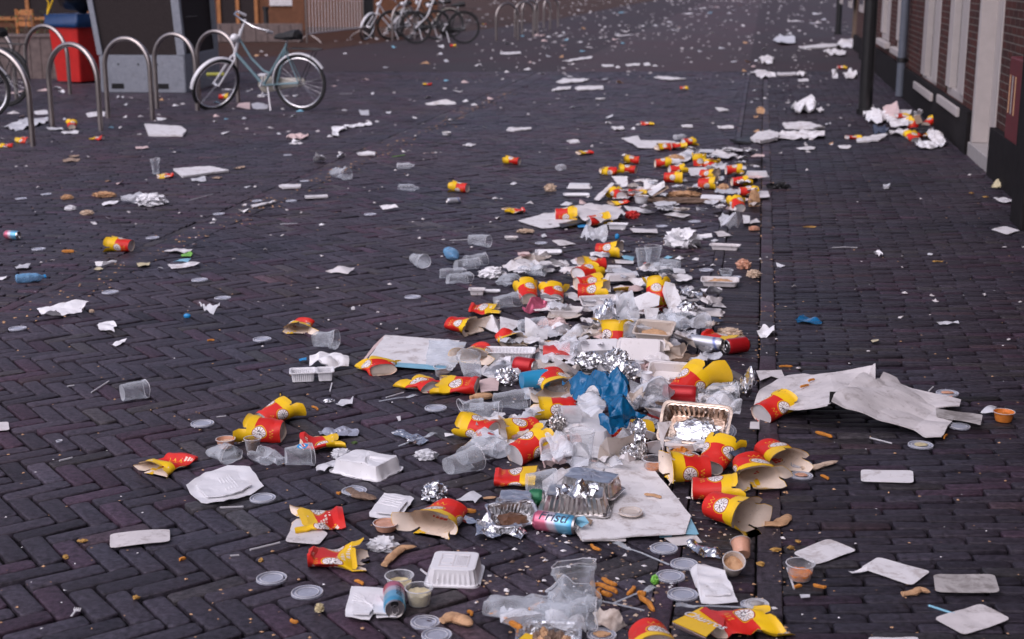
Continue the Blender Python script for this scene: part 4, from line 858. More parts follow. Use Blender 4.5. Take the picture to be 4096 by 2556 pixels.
# ---------------- litter : snack cups ----------------
Cc=[ # tile,x,y,yaw,label,options
('a',2165,965,-5,'snack cup lying under the front wheel of the green bicycle',{}),
('a',700,1245,100,'snack cup lying between the legs of the hoop stand by the red bin',dict(pitch=15)),
('a',235,1385,160,'crumpled snack cup against the foot of the nearest hoop stand',dict(sq=.6,crump=.01)),
('a',70,1425,190,'flattened snack cup at the left edge next to a crumpled one',dict(sq=.3,crump=.008)),
('a',960,1355,170,'flattened yellow snack cup in front of the hoop stand by the red bin',dict(sq=.35,crump=.008)),
('b',1965,455,-5,'snack cup lying in front of the parked black bicycles',dict(sq=.7)),
('b',2275,240,180,'small orange red snack cup scrap right of the last black bicycle wheel',dict(sq=.4)),
('b',1728,828,180,'flattened red and yellow snack cup alone on the road in the middle distance',dict(sq=.35)),
('e',1195,1225,166,'large upright looking snack cup lying alone on the left sidewalk border',dict(s=1.12)),
('e',1620,508,200,'flat yellow and red snack cup beside the white board on the left sidewalk',dict(sq=.25,crump=.008)),
('f',2045,650,160,'snack cup lying alone on the road behind the tipped clear bottles, nearer the left one',dict(s=1.05)),
('g',130,385,160,'snack cup lying alone up the road left of the far end of the heap',dict(s=1.05)),
('g',835,285,200,'flattened yellow snack cup scrap up the road beyond the heap',dict(sq=.3)),
('c',1415,1212,0,'tiny flattened snack cup far up the road with its yellow flap to the right',dict(sq=.3,s=1.1)),
('c',1775,870,-5,'small red cup with a yellow flap far up the middle of the road',dict(sq=.5,s=.9)),
('g',1600,245,190,'squashed snack cup at the far end of the heap on the white sheet',dict(sq=.6,crump=.008,s=1.1)),
('g',1700,235,20,'yellow snack cup lying across another at the far end of the heap',dict(sq=.55,crump=.01)),
('g',1815,200,30,'snack cup at the very far tip of the heap beside a clear bottle',dict(s=1.1)),
('g',1290,375,170,'snack cup with wide yellow flaps at the far left shoulder of the heap, upper',dict(sq=.75,s=1.15,flare=.4)),
('g',1250,470,160,'snack cup with wide yellow flaps at the far left shoulder of the heap, lower',dict(sq=.8,s=1.15,flare=.4,z=.02)),
('g',1070,480,175,'squashed snack cup at the far left corner of the heap',dict(sq=.6,crump=.009,s=1.05)),
('g',1560,410,8,'snack cup lying clear of its neighbours in the far heap, pale base left',dict(s=1.05)),
('g',1700,470,10,'snack cup standing out red left and yellow right, behind the open one',dict(s=1.0,z=.02)),
('g',1660,560,-12,'snack cup with its wide mouth open rightwards in the far heap',dict(s=1.2,flare=.5,nf=3)),
('g',1925,385,95,'snack cup standing nearly upright like a red box in the far part of the heap',dict(pitch=70,s=1.25,sq=.85)),
('g',2035,420,80,'yellow end of a snack cup beside the upright one, far heap',dict(pitch=20,sq=.8)),
('g',1995,620,-15,'snack cup with a large brown inside turned to the camera, far part of the heap',dict(s=1.25,flare=.6)),
('g',2010,520,-30,'snack cup showing its tan inside above another open cup',dict(s=1.1,z=.03,flare=.5)),
('g',2250,480,5,'snack cup at the kerb side of the far heap, upper of the pair',dict(z=.03,s=1.05)),
('g',2310,590,8,'snack cup at the kerb side of the far heap, lower of the pair',dict(s=1.1)),
('g',2385,690,5,'snack cup whose yellow end points to the dark lump over the kerb',dict(s=1.1)),
('g',2300,830,95,'snack cup with its base towards the camera in front of the kerb side cups',dict(s=1.1,pitch=12)),
('g',1150,720,110,'snack cup with its round pale base towards the camera, left part of the far heap',dict(s=1.15)),
('g',1165,770,200,'flat red and yellow snack cup below the cup with the round pale base',dict(sq=.25,crump=.008)),
('g',1320,700,-10,'red snack cup lying among white boards in the far heap',dict(sq=.6,s=1.1)),
('g',160,850,185,'flattened snack cup alone left of the large white sheet',dict(sq=.25,crump=.009,s=1.1)),
('g',615,920,2,'upright looking red and yellow snack cup on the large white sheet, left one',dict(s=1.15)),
('g',935,975,20,'red and yellow snack cup on the large white sheet, right one with a clear emblem',dict(s=1.15)),
('g',1030,1275,-15,'snack cup with one flap folded back on its yellow mouth, alone beside the road heap',dict(s=1.25,flare=.45)),
('k',920,200,188,'snack cup with its red base end to the right behind the leaning stack of cups',dict(s=1.15,z=.03)),
('k',820,270,45,'snack cup in the leaning stack with its emblem half hidden',dict(s=1.2,sq=.85,z=.02)),
('k',265,500,97,'snack cup with its pale base to the camera, left one of two alike',dict(s=1.2,pitch=14)),
('k',515,500,95,'snack cup with its pale base to the camera, right one of two alike',dict(s=1.2,pitch=14)),
('k',840,380,20,'brown stained snack cup lying beneath the leaning stack',dict(s=1.25,sq=.7,z=.02)),
('k',870,480,-5,'snack cup with a wide tan mouth in front of the leaning stack',dict(s=1.3,flare=.5)),
('k',1520,480,80,'yellow end of a snack cup sticking up behind the long white carton',dict(s=1.1,pitch=40,z=.05)),
('k',1580,560,-80,'crushed red side of a snack cup beside the long white carton',dict(s=1.0,sq=.4,pitch=50,z=.02)),
('k',1120,880,75,'snack cup standing upright in the middle of the heap with open yellow flaps',dict(pitch=62,s=1.3,sq=.7,flare=.5,z=.02,roll=0)),
('k',2110,880,-28,'flat snack cup with its emblem up beside the silver can',dict(sq=.3,s=1.25,z=.02)),
('j',2240,610,-5,'flattened snack cup with its red end left, left side of the heap',dict(sq=.35,s=1.15,crump=.006)),
('j',2050,790,-35,'snack cup with its tan mouth gaping at the left side of the heap',dict(sq=.65,s=1.25,flare=.5)),
('k',105,900,-70,'squashed snack cup with a pale base at the left side of the heap',dict(sq=.5,s=1.2,crump=.008)),
('j',2200,1060,-110,'snack cup with two yellow flaps spread in front of the clear tray',dict(sq=.55,s=1.3,flare=.5)),
('j',500,775,-95,'flattened snack cup alone on the herringbone road left of the heap',dict(sq=.4,s=1.2,crump=.008)),
('j',1270,1190,110,'flattened snack cup at the near corner of the white poster board',dict(sq=.35,s=1.3,crump=.009)),
('j',1690,1350,130,'flattened snack cup with its yellow side up, left one of the touching pair',dict(sq=.35,s=1.3,crump=.008)),
('j',2040,1370,172,'flattened snack cup with a large emblem, right one of the touching pair',dict(sq=.45,s=1.45,crump=.007)),
('k',545,1070,-2,'tall red paper cup with printed lines lying beside the crumpled foil',dict(s=1.2,kind='red_card',yel='cream_card',nf=0)),
('k',520,1360,-75,'snack cup standing tilted beside the blue paper cup',dict(s=1.4,sq=.7,flare=.45,pitch=-10,z=.03)),
('k',1830,1420,42,'large snack cup with long yellow flaps raised to the right, near the foil trays',dict(s=1.5,pitch=22,flapL=.075,flare=.2)),
('m',1640,890,-120,'flattened snack cup alone on the herringbone bricks at the left',dict(sq=.22,s=1.35,crump=.006)),
('n',250,460,40,'snack cup standing on its side behind the trumpet shaped one',dict(sq=.75,s=1.15,pitch=15)),
('n',170,630,172,'trumpet shaped snack cup with a wide pale base towards the camera',dict(s=1.3,sq=.8,crump=.006)),
('n',660,700,10,'flattened snack cup above the clear plastic cup with a round mark',dict(sq=.3,s=1.4,crump=.008)),
('n',2240,620,150,'snack cup lying left of the burst cup at the left flank of the heap',dict(s=1.25,sq=.85)),
('o',200,610,200,'burst snack cup with a wide yellow side at the left flank of the heap',dict(s=1.4,sq=.7,flare=.4,z=.01)),
('o',560,400,188,'square ended snack cup with a yellow mouth left of the blue bag',dict(s=1.5,sq=.85,z=.02,flare=.2)),
('o',280,820,38,'snack cup with its pale base to the lower left beside the foam box',dict(s=1.4,pitch=12)),
('o',120,1060,0,'flattened snack cup above the small foil tray',dict(s=1.35,sq=.4)),
('o',1180,590,12,'large snack carton half under the blue plastic bag',dict(s=1.7,sq=.45,z=.01)),
('o',2110,870,60,'snack cup with a wide pale base leaning behind the emblem cup',dict(s=1.3,pitch=25,z=.02)),
('o',1840,1020,185,'snack cup with gaping yellow flaps to the left, right of the white board',dict(s=1.45,flare=.6,z=.015)),
('p',20,900,-80,'snack cup with two emblems and drooping yellow flaps, right flank of the heap',dict(s=1.45,sq=.8,flare=.5,pitch=-8,z=.02)),
('o',2040,1210,-5,'snack cup with its pale base to the left right beside the white board',dict(s=1.45)),
('o',2200,1430,-50,'snack cup with a large stained tan mouth towards the camera, low right of the heap',dict(s=1.6,flare=.3,nf=4,flapL=.06)),
('p',195,380,38,'snack cup with its pale base to the lower left lying on the long cardboard',dict(s=1.45,pitch=10,flapL=.07)),
('p',220,790,-72,'snack cup alone on the kerb strip with its mouth towards the camera',dict(s=1.5,flapL=.07,flare=.12)),
('r',730,330,195,'flattened snack cup with two emblems lying on a rounded white card',dict(sq=.25,s=1.6,crump=.006)),
('r',770,720,8,'flattened snack cup below the rounded card with its base end to the left',dict(sq=.3,s=1.6,crump=.006)),
('r',1850,350,-112,'snack cup with a big emblem and folded yellow flaps beside the foil',dict(sq=.6,s=1.55,flare=.35)),
('s',1465,1650,-88,'snack cup cut by the bottom edge of the picture with its red end up',dict(s=1.5,sq=.95)),
('s',2330,1390,20,'flattened snack cup at the bottom edge beside the printed snack box',dict(s=1.7,sq=.35,crump=.008)),
('d',800,610,0,'far snack cup lying near the thick black lamp post',dict(s=1.1,sq=.6)),
('d',1440,1130,80,'yellow snack cup in the small heap by the house wall, left one',dict(s=1.4,pitch=40,sq=.7)),
('d',1590,1110,40,'yellow snack cup in the small heap by the house wall, right one',dict(s=1.4,pitch=20,sq=.7)),
('d',1440,1245,100,'yellow snack cup in the small heap by the house wall, nearest one',dict(s=1.4,pitch=20,sq=.6)),
('d',1510,1220,10,'red snack cup in the small heap by the house wall',dict(s=1.2,sq=.5)),
('d',1330,1040,15,'red snack cup on top of the small heap by the house wall',dict(s=1.2,sq=.4,z=.08)),
('d',900,1230,10,'yellow snack cup beside the long white tray near the house wall',dict(s=1.1,sq=.4)),
]
for t,x,y,yw,lb,o in Cc: cup(t,x,y,yw,lb,**o)
# cardboard and boards
sheet_('s',[(940,-320),(1240,-330),(1430,-250),(1850,275),(1800,440),(800,510),(770,400),(620,170),(420,110),(410,-60)],'large dirty white board lying at the front of the heap with foil trays on it','cardboard_sheet','cardboard','white_card',th=.004,warp=.004,z=.014,cuts=4,seed=3)
sheet_('s',[(640,300),(1190,240),(1220,510),(800,512)],'lower white board edge under the front foil tray','cardboard_sheet','cardboard','dirty_card',th=.003,warp=.002,z=.008)
sheet_('s',[(1790,330),(1850,290),(1925,440),(1800,445)],'pale blue corner of a carton poking out right of the large board','carton_corner','cardboard','light_blue_card',z=.010)
sheet_('s',[(1540,455),(1670,448),(1665,470),(1545,472)],'small blue edge strip at the front of the large board','carton_corner','cardboard','light_blue_card',z=.003)
sheet_('s',[(1590,480),(1900,450),(1960,520),(1700,560)],'stained white card below the front edge of the large board','paper_card','card','dirty_card')
sheet_('l',[(330,1130),(480,1110),(700,1115),(1080,1075),(1105,1030),(1110,1160),(1040,1130),(760,1320),(690,1400),(390,1420),(100,1420),(0,1440),(80,1300),(240,1160)],'long dirty white cardboard lying across the kerb, left piece','cardboard_sheet','cardboard','dirty_card',th=.004,warp=.018,freq=5,z=.02,zs=[0,.02,.04,.06,.10,.05,.05,.07,.08,.03,0,0,0,.01],cuts=4,seed=5)
sheet_('p',[(1110,70),(1180,10),(1300,50),(1330,100),(1860,240),(1850,300),(1640,310),(1800,400),(1740,500),(1690,565),(1550,560),(1440,510),(715,258),(735,190),(1010,15)],'long dirty white cardboard bent up like a ramp on the right sidewalk','cardboard_sheet','cardboard','dirty_card',th=.004,warp=.014,freq=5,z=.012,zs=[.07,.05,.03,.02,0,0,0,0,0,0,0,0,.10,.10,.07],cuts=4,seed=8)
sheet_('p',[(705,150),(765,150),(750,262),(700,255)],'dark tape strip on the fold of the long cardboard','tape_strip','tape','dark_stone',z=.108,zs=[0,0,-.01,-.01],cuts=1,warp=.002)
sheet_('l',[(55,1070),(280,1065),(325,1165),(190,1120),(90,1165)],'torn white card scrap on the kerb strip at the head of the long cardboard','paper_card','card','dirty_card',z=.01)
sheet_('p',[(1640,300),(1930,340),(2055,370),(2040,450),(1650,370)],'narrow grey card strip lying on the end of the long cardboard','paper_card','card','grimy_card',z=.022,warp=.005)
# poster board with clear sleeve at the left of the heap
sheet_('j',[(1310,830),(2030,885),(1900,1165),(1120,1100)],'large white printed board in a clear sleeve left of the heap','poster_board','board','white_card',th=.003,warp=.003,z=.010,cuts=4)
sheet_('j',[(1130,1072),(1905,1125),(1895,1170),(1115,1110)],'pale blue band along the near edge of the printed board','board_edge','board','light_blue_card',z=.0155,warp=.001,cuts=2)
sheet_('j',[(1300,830),(1315,830),(1180,1000),(1110,1080),(1100,1060),(1200,930)],'reddish printed edge of the board left of the heap','board_edge','board','pink_paper',z=.012,warp=.002,cuts=2)
bag('j',[(1740,880),(2100,900),(2040,1060),(1980,1150),(1700,1120)],'clear plastic sleeve hanging over the right end of the printed board',z=.02,mat='clear_plastic',warp=.01)
sheet_('j',[(1040,1110),(1110,1070),(1120,1110),(1060,1130)],'white paper corner left of the printed board','paper_scrap','paper')
sheet_('j',[(1880,1150),(1990,1130),(1960,1175),(1880,1180)],'white paper corner at the near right of the printed board','paper_scrap','paper')
# rounded snack cards
def rcard(t,q,label,mat='white_card',**k):
    P=[];n=4
    for i in range(4):
        a,b,c=[Vector((*q[(i+j)%4],0)) for j in (-1,0,1)]
        for s_ in range(n+1):
            f=s_/n; r_=.13; p0=b+(a-b)*r_*1.1; p2=b+(c-b)*r_; p=p0*(1-f)**2+b*2*f*(1-f)+p2*f*f; P.append((p.x,p.y))
    return sheet_(t,P,label,'snack_card','card',mat,th=.0012,warp=.003,freq=6,cuts=2,grp='rounded white snack cards',**k)
rcard('q',[(1065,440),(1645,390),(1648,515),(1065,575)],'long narrow white card alone on the herringbone bricks lower left','dirty_card')
rcard('t',[(690,440),(950,545),(590,675),(375,570)],'white card diagonal on the right sidewalk with brown specks, left of three')
rcard('t',[(1130,605),(1600,735),(1430,855),(975,700)],'white card with tan stains in the middle of the right sidewalk')
rcard('t',[(1620,755),(2160,765),(2210,925),(1640,915)],'grimy grey white card at the right edge of the sidewalk','grimy_card')
rcard('t',[(2040,1020),(2310,1160),(1890,1300),(1620,1150)],'large diagonal white card at the lower right with a blue stick under it','dirty_card')
rcard('t',[(1050,1318),(1480,1318),(1500,1380),(1040,1380)],'white card just cut by the bottom edge on the right sidewalk')
rcard('p',[(978,840),(1440,850),(1448,965),(980,945)],'long clean white card alone on the right sidewalk')
rcard('r',[(440,300),(760,430),(670,545),(335,520)],'rounded white card with brown specks under a flattened cup','dirty_card')
rcard('m',[(-60,460),(80,460),(92,535),(-60,550)],'small white card cut by the left edge','dirty_card')
rcard('o',[(600,900),(670,950),(490,1095),(400,1040)],'long white card leaning on the large board behind the foil tray',z=.02)
rcard('l',[(1610,-50),(1620,-50),(1620,-40),(1610,-40)],'tiny pale card fleck on the dark sidewalk') if False else None
rcard('h',[(2250,895),(2390,935),(2270,970),(2130,925)],'pale card alone on the dark sidewalk at the right edge')
# crushed white trays and napkins nearer the camera
sheet_('m',[(2210,895),(2420,905),(2560,1080),(2430,1165),(2170,1235),(1950,1250),(1840,1150),(1803,1070),(1990,950)],'large crushed white plastic tray on the herringbone bricks','crushed_tray','food tray','white_plastic',warp=.005,freq=14,fine=.001,z=.006,zs=[.012,.012,.0,.0,.01,.0,.0,.012,.012],cuts=4,sm=True,emb=True,grp='white plastic food trays')
tray('n',1130,930,-30,'white plastic tray lying upside down with a dent, left of the heap',w=.205,d=.16,h=.045,inv=True,crump=.006,rib=.0004,dent=-.03)
sheet_('r',[(1300,45),(1565,75),(1590,110),(1440,305),(1160,275),(1155,240)],'flattened white tray with a torn middle between two flattened cups','crushed_tray','food tray','white_plastic',warp=.004,freq=16,fine=.001,cuts=4,sm=True,emb=True,grp='white plastic food trays')
tray('r',1985,850,-5,'white plastic tray upside down with moulded bottom near the bottom centre',w=.150,d=.155,h=.045,inv=True,rib=.0016,emb=True,taper=.76)
sheet_('r',[(985,945),(1300,970),(1420,1250),(1225,1258),(1215,1190),(1160,1275),(925,1250),(920,1190)],'flattened white tray under the pink and blue can','crushed_tray','food tray','white_plastic',warp=.004,freq=18,fine=.001,cuts=4,sm=True,emb=True,grp='white plastic food trays')
sheet_('s',[(1900,740),(1960,735),(2180,800),(2220,900),(2310,1120),(1955,1125),(1835,790)],'crushed white two part tray among the clear lids','crushed_tray','food tray','white_plastic',warp=.006,freq=18,fine=.0015,cuts=4,sm=True,emb=True,zs=[.02,.01,.02,.01,0,0,0],grp='white plastic food trays')
tray('j',600,1260,8,'white two part plastic tray standing alone on the herringbone bricks',w=.175,d=.085,h=.04,split=True,rib=.0014,taper=.78)
# trays of the heap
tray('k',640,640,-12,'cream white tray right of the pink crumpled wrapper',w=.155,d=.11,h=.035,mat='dull_plastic',z=.01)
tray('k',1360,1000,-10,'white lid tray standing on edge in the middle of the heap',w=.20,d=.13,h=.03,mat='dull_plastic',inv=True,rx=48,z=.05)
tray('k',1500,850,-18,'white deep tray with crumbs inside in the middle of the heap',w=.17,d=.12,h=.05,mat='cream_plastic',z=.07,rx=18,fill='bread')
tray('k',1690,1290,-15,'white tray leaning open behind the blue plastic bag',w=.21,d=.15,h=.04,mat='dull_plastic',z=.04,rx=28)
tray('k',960,1000,8,'white ribbed tray on its side behind the foil lumps',w=.20,d=.10,h=.045,inv=True,mat='white_plastic',rx=25,z=.02,rib=.0016)
tray('k',100,1070,-4,'long white ribbed tray at the left side of the heap',w=.21,d=.10,h=.045,mat='white_plastic',z=.005,rib=.0014)
tray('k',960,540,12,'narrow white tray with red sauce specks in the heap',w=.19,d=.09,h=.03,mat='dull_plastic',rx=20,z=.02)
tray('j',2200,435,0,'small white tray standing alone left of the heap',w=.085,d=.06,h=.03,mat='dull_plastic')
tray('j',2330,415,0,'flat white tray right of the small standing one',w=.10,d=.05,h=.012,mat='white_plastic')
tray('o',820,640,-16,'foam burger box upside down at the left flank of the heap',w=.20,d=.155,h=.06,inv=True,mat='white_plastic',z=.01,rib=.0003,taper=.85,name='foam_box',cat='foam box',grp='foam boxes')
tray('o',590,790,20,'peach stained foam box lid leaning on the foam burger box',w=.15,d=.13,h=.02,mat='pink_paper',z=.02,rx=60,crump=.004,name='foam_box',cat='foam box',grp='foam boxes')
tray('g',1140,1010,-8,'white open tray in front of the two cups on the white sheet',w=.13,d=.07,h=.035,mat='white_plastic')
tray('g',2180,1210,-14,'long narrow white tray alone near the kerb strip',w=.18,d=.07,h=.03,mat='dull_plastic',inv=False)
tray('g',770,610,-5,'white tray at the left of the far heap, upper of the two',w=.19,d=.11,h=.03,inv=True,mat='white_plastic')
tray('g',740,690,0,'white oval plate at the left of the far heap, lower of the two',w=.19,d=.11,h=.014,inv=False,mat='white_plastic')
tray('h',60,455,-4,'long white tray upside down at the far heap beside the kerb',w=.19,d=.09,h=.04,inv=True,mat='white_plastic')
tray('g',2060,740,-14,'long white tray leaning in the brown food scraps',w=.20,d=.09,h=.035,inv=True,mat='white_plastic',rx=15)
tray('k',1170,290,8,'grey plastic fold of a tray behind the long white carton',w=.18,d=.08,h=.03,inv=True,mat='dull_plastic',z=.02)
tray('k',1110,210,0,'small shiny white tray behind the clear cups',w=.10,d=.07,h=.03,inv=True,mat='white_plastic')
tray('k',480,720,-10,'small pinkish foam plate behind the purple lump',w=.11,d=.09,h=.02,inv=True,mat='pink_paper')
tray('k',2000,620,-12,'flat grey white tray right of the foil cup',w=.17,d=.10,h=.02,inv=True,mat='dull_plastic')
def oval(t,x,y,wp,dp,label,mat='white_plastic',fill=None,yaw=0,h=.016,z=0):
    mp=M_PER(t,x,y); return tray(t,x,y,yaw,label,w=wp*mp,d=dp,h=h,mat=mat,z=z,taper=.8,rib=0,fill=fill,name='paper_plate',cat='plate',grp='white plates')
oval('k',2130,340,370,.13,'pale curved dish with brown leftovers alone near the kerb','dull_plastic','bread',-8,.03)
oval('g',470,1250,260,.10,'white oval plate with specks left of the crossed cups')
oval('g',110,1110,130,.06,'small white oval dish left of the crossed cups','dull_plastic')
# foil
tray('s',730,190,-8,'silver foil tray lying upside down on the large white board',w=.215,d=.14,h=.055,inv=True,mat='foil_dark',rib=.0030,crump=.0028,z=.022,name='foil_tray',cat='foil tray',grp='aluminium foil trays',lip=.010,taper=.70,ry=0)
foilsheet('s',[(520,90),(600,20),(760,-30),(950,20),(960,60),(880,90),(700,110),(560,130)],'crumpled foil sheet lying on the upside down foil tray',z=.080,warp=.03)
tray('o',880,1120,-25,'second silver foil tray behind the front one',w=.19,d=.12,h=.05,inv=True,mat='foil_smooth',rib=.0025,crump=.004,z=.035,name='foil_tray',cat='foil tray',grp='aluminium foil trays')
tray('o',1900,560,-18,'open silver foil tray with brown grease tilted towards the camera',w=.24,d=.17,h=.055,mat='foil_stained',rib=.0028,crump=.002,z=.055,rx=38,name='foil_tray',cat='foil tray',grp='aluminium foil trays',lip=.010,fill='foil')
tray('o',150,1270,-4,'small square foil tray with a crumpled white bottom beside the board',w=.125,d=.105,h=.035,inv=True,mat='foil_smooth',rib=.001,crump=.003,z=.01,name='foil_tray',cat='foil tray',grp='aluminium foil trays')
tray('s',120,350,20,'brown stained foil tray folded open left of the pink and blue can',w=.15,d=.11,h=.045,mat='foil_smooth',rib=.0015,crump=.005,rx=20,name='foil_tray',cat='foil tray',grp='aluminium foil trays',fill='brown_sauce')
foilsheet('r',[(2200,340),(2420,270),(2423,320),(2423,470),(2180,488)],'shiny crumpled foil strip right of the cup with folded flaps',warp=.02,z=.008)
foilsheet('s',[(0,400),(200,390),(270,430),(200,490),(60,470),(0,480)],'crumpled foil tail left below the pink and blue can',warp=.018)
tray('k',2240,1330,80,'small ribbed foil tray standing on edge beside the long cardboard',w=.13,d=.08,h=.05,inv=True,mat='foil_smooth',rib=.003,z=.02,rx=25,name='foil_tray',cat='foil tray',grp='aluminium foil trays')
foilsheet('l',[(-40,1180),(10,1140),(55,1200),(20,1290),(-50,1330),(-90,1260)],'crumpled foil sheet against the head of the long cardboard',warp=.05,z=.02,zs=[.05,.08,.03,0,0,.03])
lump('n',1790,1190,225,.085,'crumpled foil ball with a brown crust alone left of the board','foil_ball','foil','foil',.05,amp=.3,f=9,flat=.5,grp='crumpled foil')
lump('k',870,1150,260,.08,'long crumpled foil lump behind the blue plastic bag, left one','foil_ball','foil','foil',.065,f=9,z=.03,grp='crumpled foil')
lump('k',1130,1130,220,.09,'crumpled foil lump behind the blue plastic bag, middle one','foil_ball','foil','foil',.07,f=9,z=.04,grp='crumpled foil')
lump('k',1190,1250,230,.09,'crumpled foil lump touching the top of the blue plastic bag','foil_ball','foil','foil',.07,f=9,z=.03,grp='crumpled foil')
lump('k',60,1290,200,.08,'crumpled foil lump left of the blue paper cup','foil_ball','foil','foil',.06,f=9,grp='crumpled foil')
lump('o',1340,690,160,.07,'crumpled foil twist above the large white board, upper one','foil_ball','foil','foil',.09,f=9,z=.03,grp='crumpled foil')
lump('o',1250,800,190,.06,'crumpled foil twist above the large white board, lower one','foil_ball','foil','foil',.05,f=9,z=.02,grp='crumpled foil')
lump('o',1365,800,110,.05,'small dark crumpled foil beside the foil twist','foil_ball','foil','foil_dark',.05,f=9,z=.02,grp='crumpled foil')
lump('o',560,520,150,.06,'dark crumpled foil above the foam burger box','foil_ball','foil','foil_dark',.05,f=9,z=.06,grp='crumpled foil')
lump('k',1810,610,180,.07,'shiny foil cup in the right part of the heap','foil_ball','foil','foil',.05,f=6,z=.04,grp='crumpled foil')
foilsheet('k',[(900,640),(1060,500),(1110,580),(1090,690),(960,760),(890,740)],'silver lined packet standing up in the middle of the heap',z=.03,zs=[.02,.10,.10,.03,0,0],warp=.03)
foilsheet('k',[(1740,360),(1850,400),(2070,480),(2085,520),(2030,545),(1880,490),(1760,440)],'long shiny foil strip near the kerb side of the heap',z=.015,zs=[.05,.05,.02,0,0,.0,.02],warp=.02)
foilsheet('s',[(1790,545),(1880,530),(2140,640),(2155,710),(2080,680),(1900,660)],'crumpled foil sheet right of the upper clear lid',warp=.015)
foilsheet('n',[(1365,570),(1480,555),(1620,590),(1730,640),(1650,690),(1530,660),(1510,620)],'flat foil wrapper with a plastic fork across it')
foilsheet('n',[(660,565),(720,540),(960,520),(1055,560),(1040,590),(830,610),(700,590)],'blue and silver snack wrapper above a flattened cup',mat='silver_blue_label',grp='wrappers')
lump('n',765,262,100,.02,'tiny twisted foil scrap above the snack wrapper','foil_scrap','foil','foil',.012,grp='crumpled foil')
# blue bag
bag('o',[(610,95),(850,20),(990,30),(1010,70),(1120,0),(1235,70),(1225,200),(1180,290),(1430,425),(1330,470),(1100,590),(960,560),(945,460),(1040,420),(1020,250),(900,200),(720,250)],'blue plastic bag spread over the middle of the heap',mat='blue_bag',z=.09,zs=[.02,.09,.11,.08,.13,.08,.07,.08,.03,.01,0,.0,.03,.05,.06,.06,.02],warp=.032,freq=12,fine=.007,cuts=5)
sheet_('l',[(400,625),(470,590),(640,640),(630,660),(500,655),(420,645)],'small blue plastic scrap alone on the right sidewalk','plastic_scrap','plastic','blue_bag',warp=.012,freq=20,sm=True)
sheet_('o',[(1990,620),(2110,590),(2260,640),(2420,640),(2350,830),(2230,770),(2000,680)],'dark slate blue torn card at the right flank of the heap','card_piece','card','dark_blue_card',z=.05,zs=[.03,.05,.04,.02,.0,.02,.02],warp=.02,freq=14)
# cartons in the heap
def cart(t,p,l,mat='white_card',z=.02,zs=None,**k): return sheet_(t,p,l,'carton_piece','carton',mat,th=.0018,warp=k.pop('warp',.006),z=z,zs=zs,cuts=3,**k)
cart('k',[(1600,310),(1690,330),(1780,560),(1740,620),(1640,600),(1570,400)],'long white carton standing in the back of the heap','white_card',.02,[.13,.12,.05,.03,.03,.08])
cart('k',[(1290,470),(1440,410),(1550,450),(1540,540),(1340,590)],'white carton lid with a foil lining in the back of the heap','white_card',.06,[.03,.06,.05,.02,0])
cart('k',[(1390,560),(1540,570),(1520,660),(1570,700),(1420,700)],'torn white carton piece in the middle of the heap','white_card',.05,[.06,.05,.02,0,0])
cart('k',[(900,850),(1060,680),(1090,640),(1010,870)],'pinkish white carton wall leaning on the upright snack cup','pink_paper',.03,[0,.05,.06,0])
cart('k',[(520,1060),(620,1100),(860,1230),(760,1250),(540,1150)],'beige carton flap left of the blue bag','dull_plastic',.03,[.08,.08,.0,.0,.04])
cart('k',[(410,1180),(540,1110),(700,1250),(640,1330),(520,1250)],'creased beige paper beside the blue paper cup','cream_plastic',.02,[.03,.04,.03,0,.03],warp=.02)
cart('j',[(2190,1180),(2280,1130),(2423,1180),(2423,1260),(2330,1260)],'octagonal white card left of the foil lumps','white_card',.01)
cart('j',[(2190,690),(2350,630),(2345,720),(2423,720),(2423,830),(2250,750)],'folded white paper tray left of the heap, left half','white_card',.01,[0,.06,.01,0,0,0])
cart('k',[(0,650),(220,700),(100,800),(0,800)],'folded white paper tray left of the heap, right half','white_card',.01,[.03,.01,0,0])
cart('o',[(1520,470),(1660,450),(1590,620),(1600,760),(1580,770)],'white upright carton edge left of the open foil tray','white_card',.02,[.10,.10,.05,.0,.0])
cart('o',[(1600,660),(1980,690),(2040,745),(1800,750),(1600,690)],'white card tongue sticking out under the open foil tray','white_card',.03,[.03,.03,.01,0,.02])
cart('o',[(1400,320),(1560,330),(1660,400),(1640,450),(1470,400)],'white card fin above the open foil tray','white_card',.05,[.05,.04,.03,0,0])
cart('o',[(1430,390),(1590,450),(1570,460),(1440,410)],'thin red card edge left of the open foil tray','red_card',.05,[.03,.01,0,.02])
cart('o',[(945,860),(970,690),(1040,640),(1300,600),(1290,700),(1200,800),(1080,830)],'brown grey carton wall standing behind the large board','cream_plastic',.015,[0,.05,.09,.08,.04,.02,0],warp=.01)
cart('o',[(750,300),(880,280),(1000,370),(950,480),(830,470),(745,390)],'white paper scoop left of the blue plastic bag','white_card',.05,[.05,.06,.04,.0,.0,.03],warp=.015)
cart('o',[(1420,560),(1510,590),(1520,640),(1470,670),(1410,640)],'white torn cup piece right of the foil twist','white_card',.04,[.05,.04,.0,0,.02],warp=.015)
cart('o',[(1410,760),(1540,700),(1560,770),(1530,810),(1430,800)],'white crumpled cup piece above the orange sauce tub','white_plastic',.02,[.04,.06,.04,0,0],warp=.02)
cart('g',[(1170,130),(1340,110),(1360,150),(1700,160),(1650,230),(1340,225),(1290,190)],'flat white sheet under the far end of the heap','white_card',.006)
cart('g',[(2100,240),(2310,290),(2200,330),(2020,310)],'white sheet at the far right end of the heap','white_card',.02,warp=.015)
cart('g',[(1640,310),(1870,240),(1880,320),(1800,360),(1660,380)],'white sheet between the far snack cups','white_card',.01,warp=.02)
cart('g',[(1800,420),(2000,410),(2010,470),(1850,500)],'white sheet below the upright red box','white_card',.01)
cart('g',[(2060,400),(2380,400),(2390,430),(2100,430)],'long white strip beside the kerb side cups','white_card',.05)
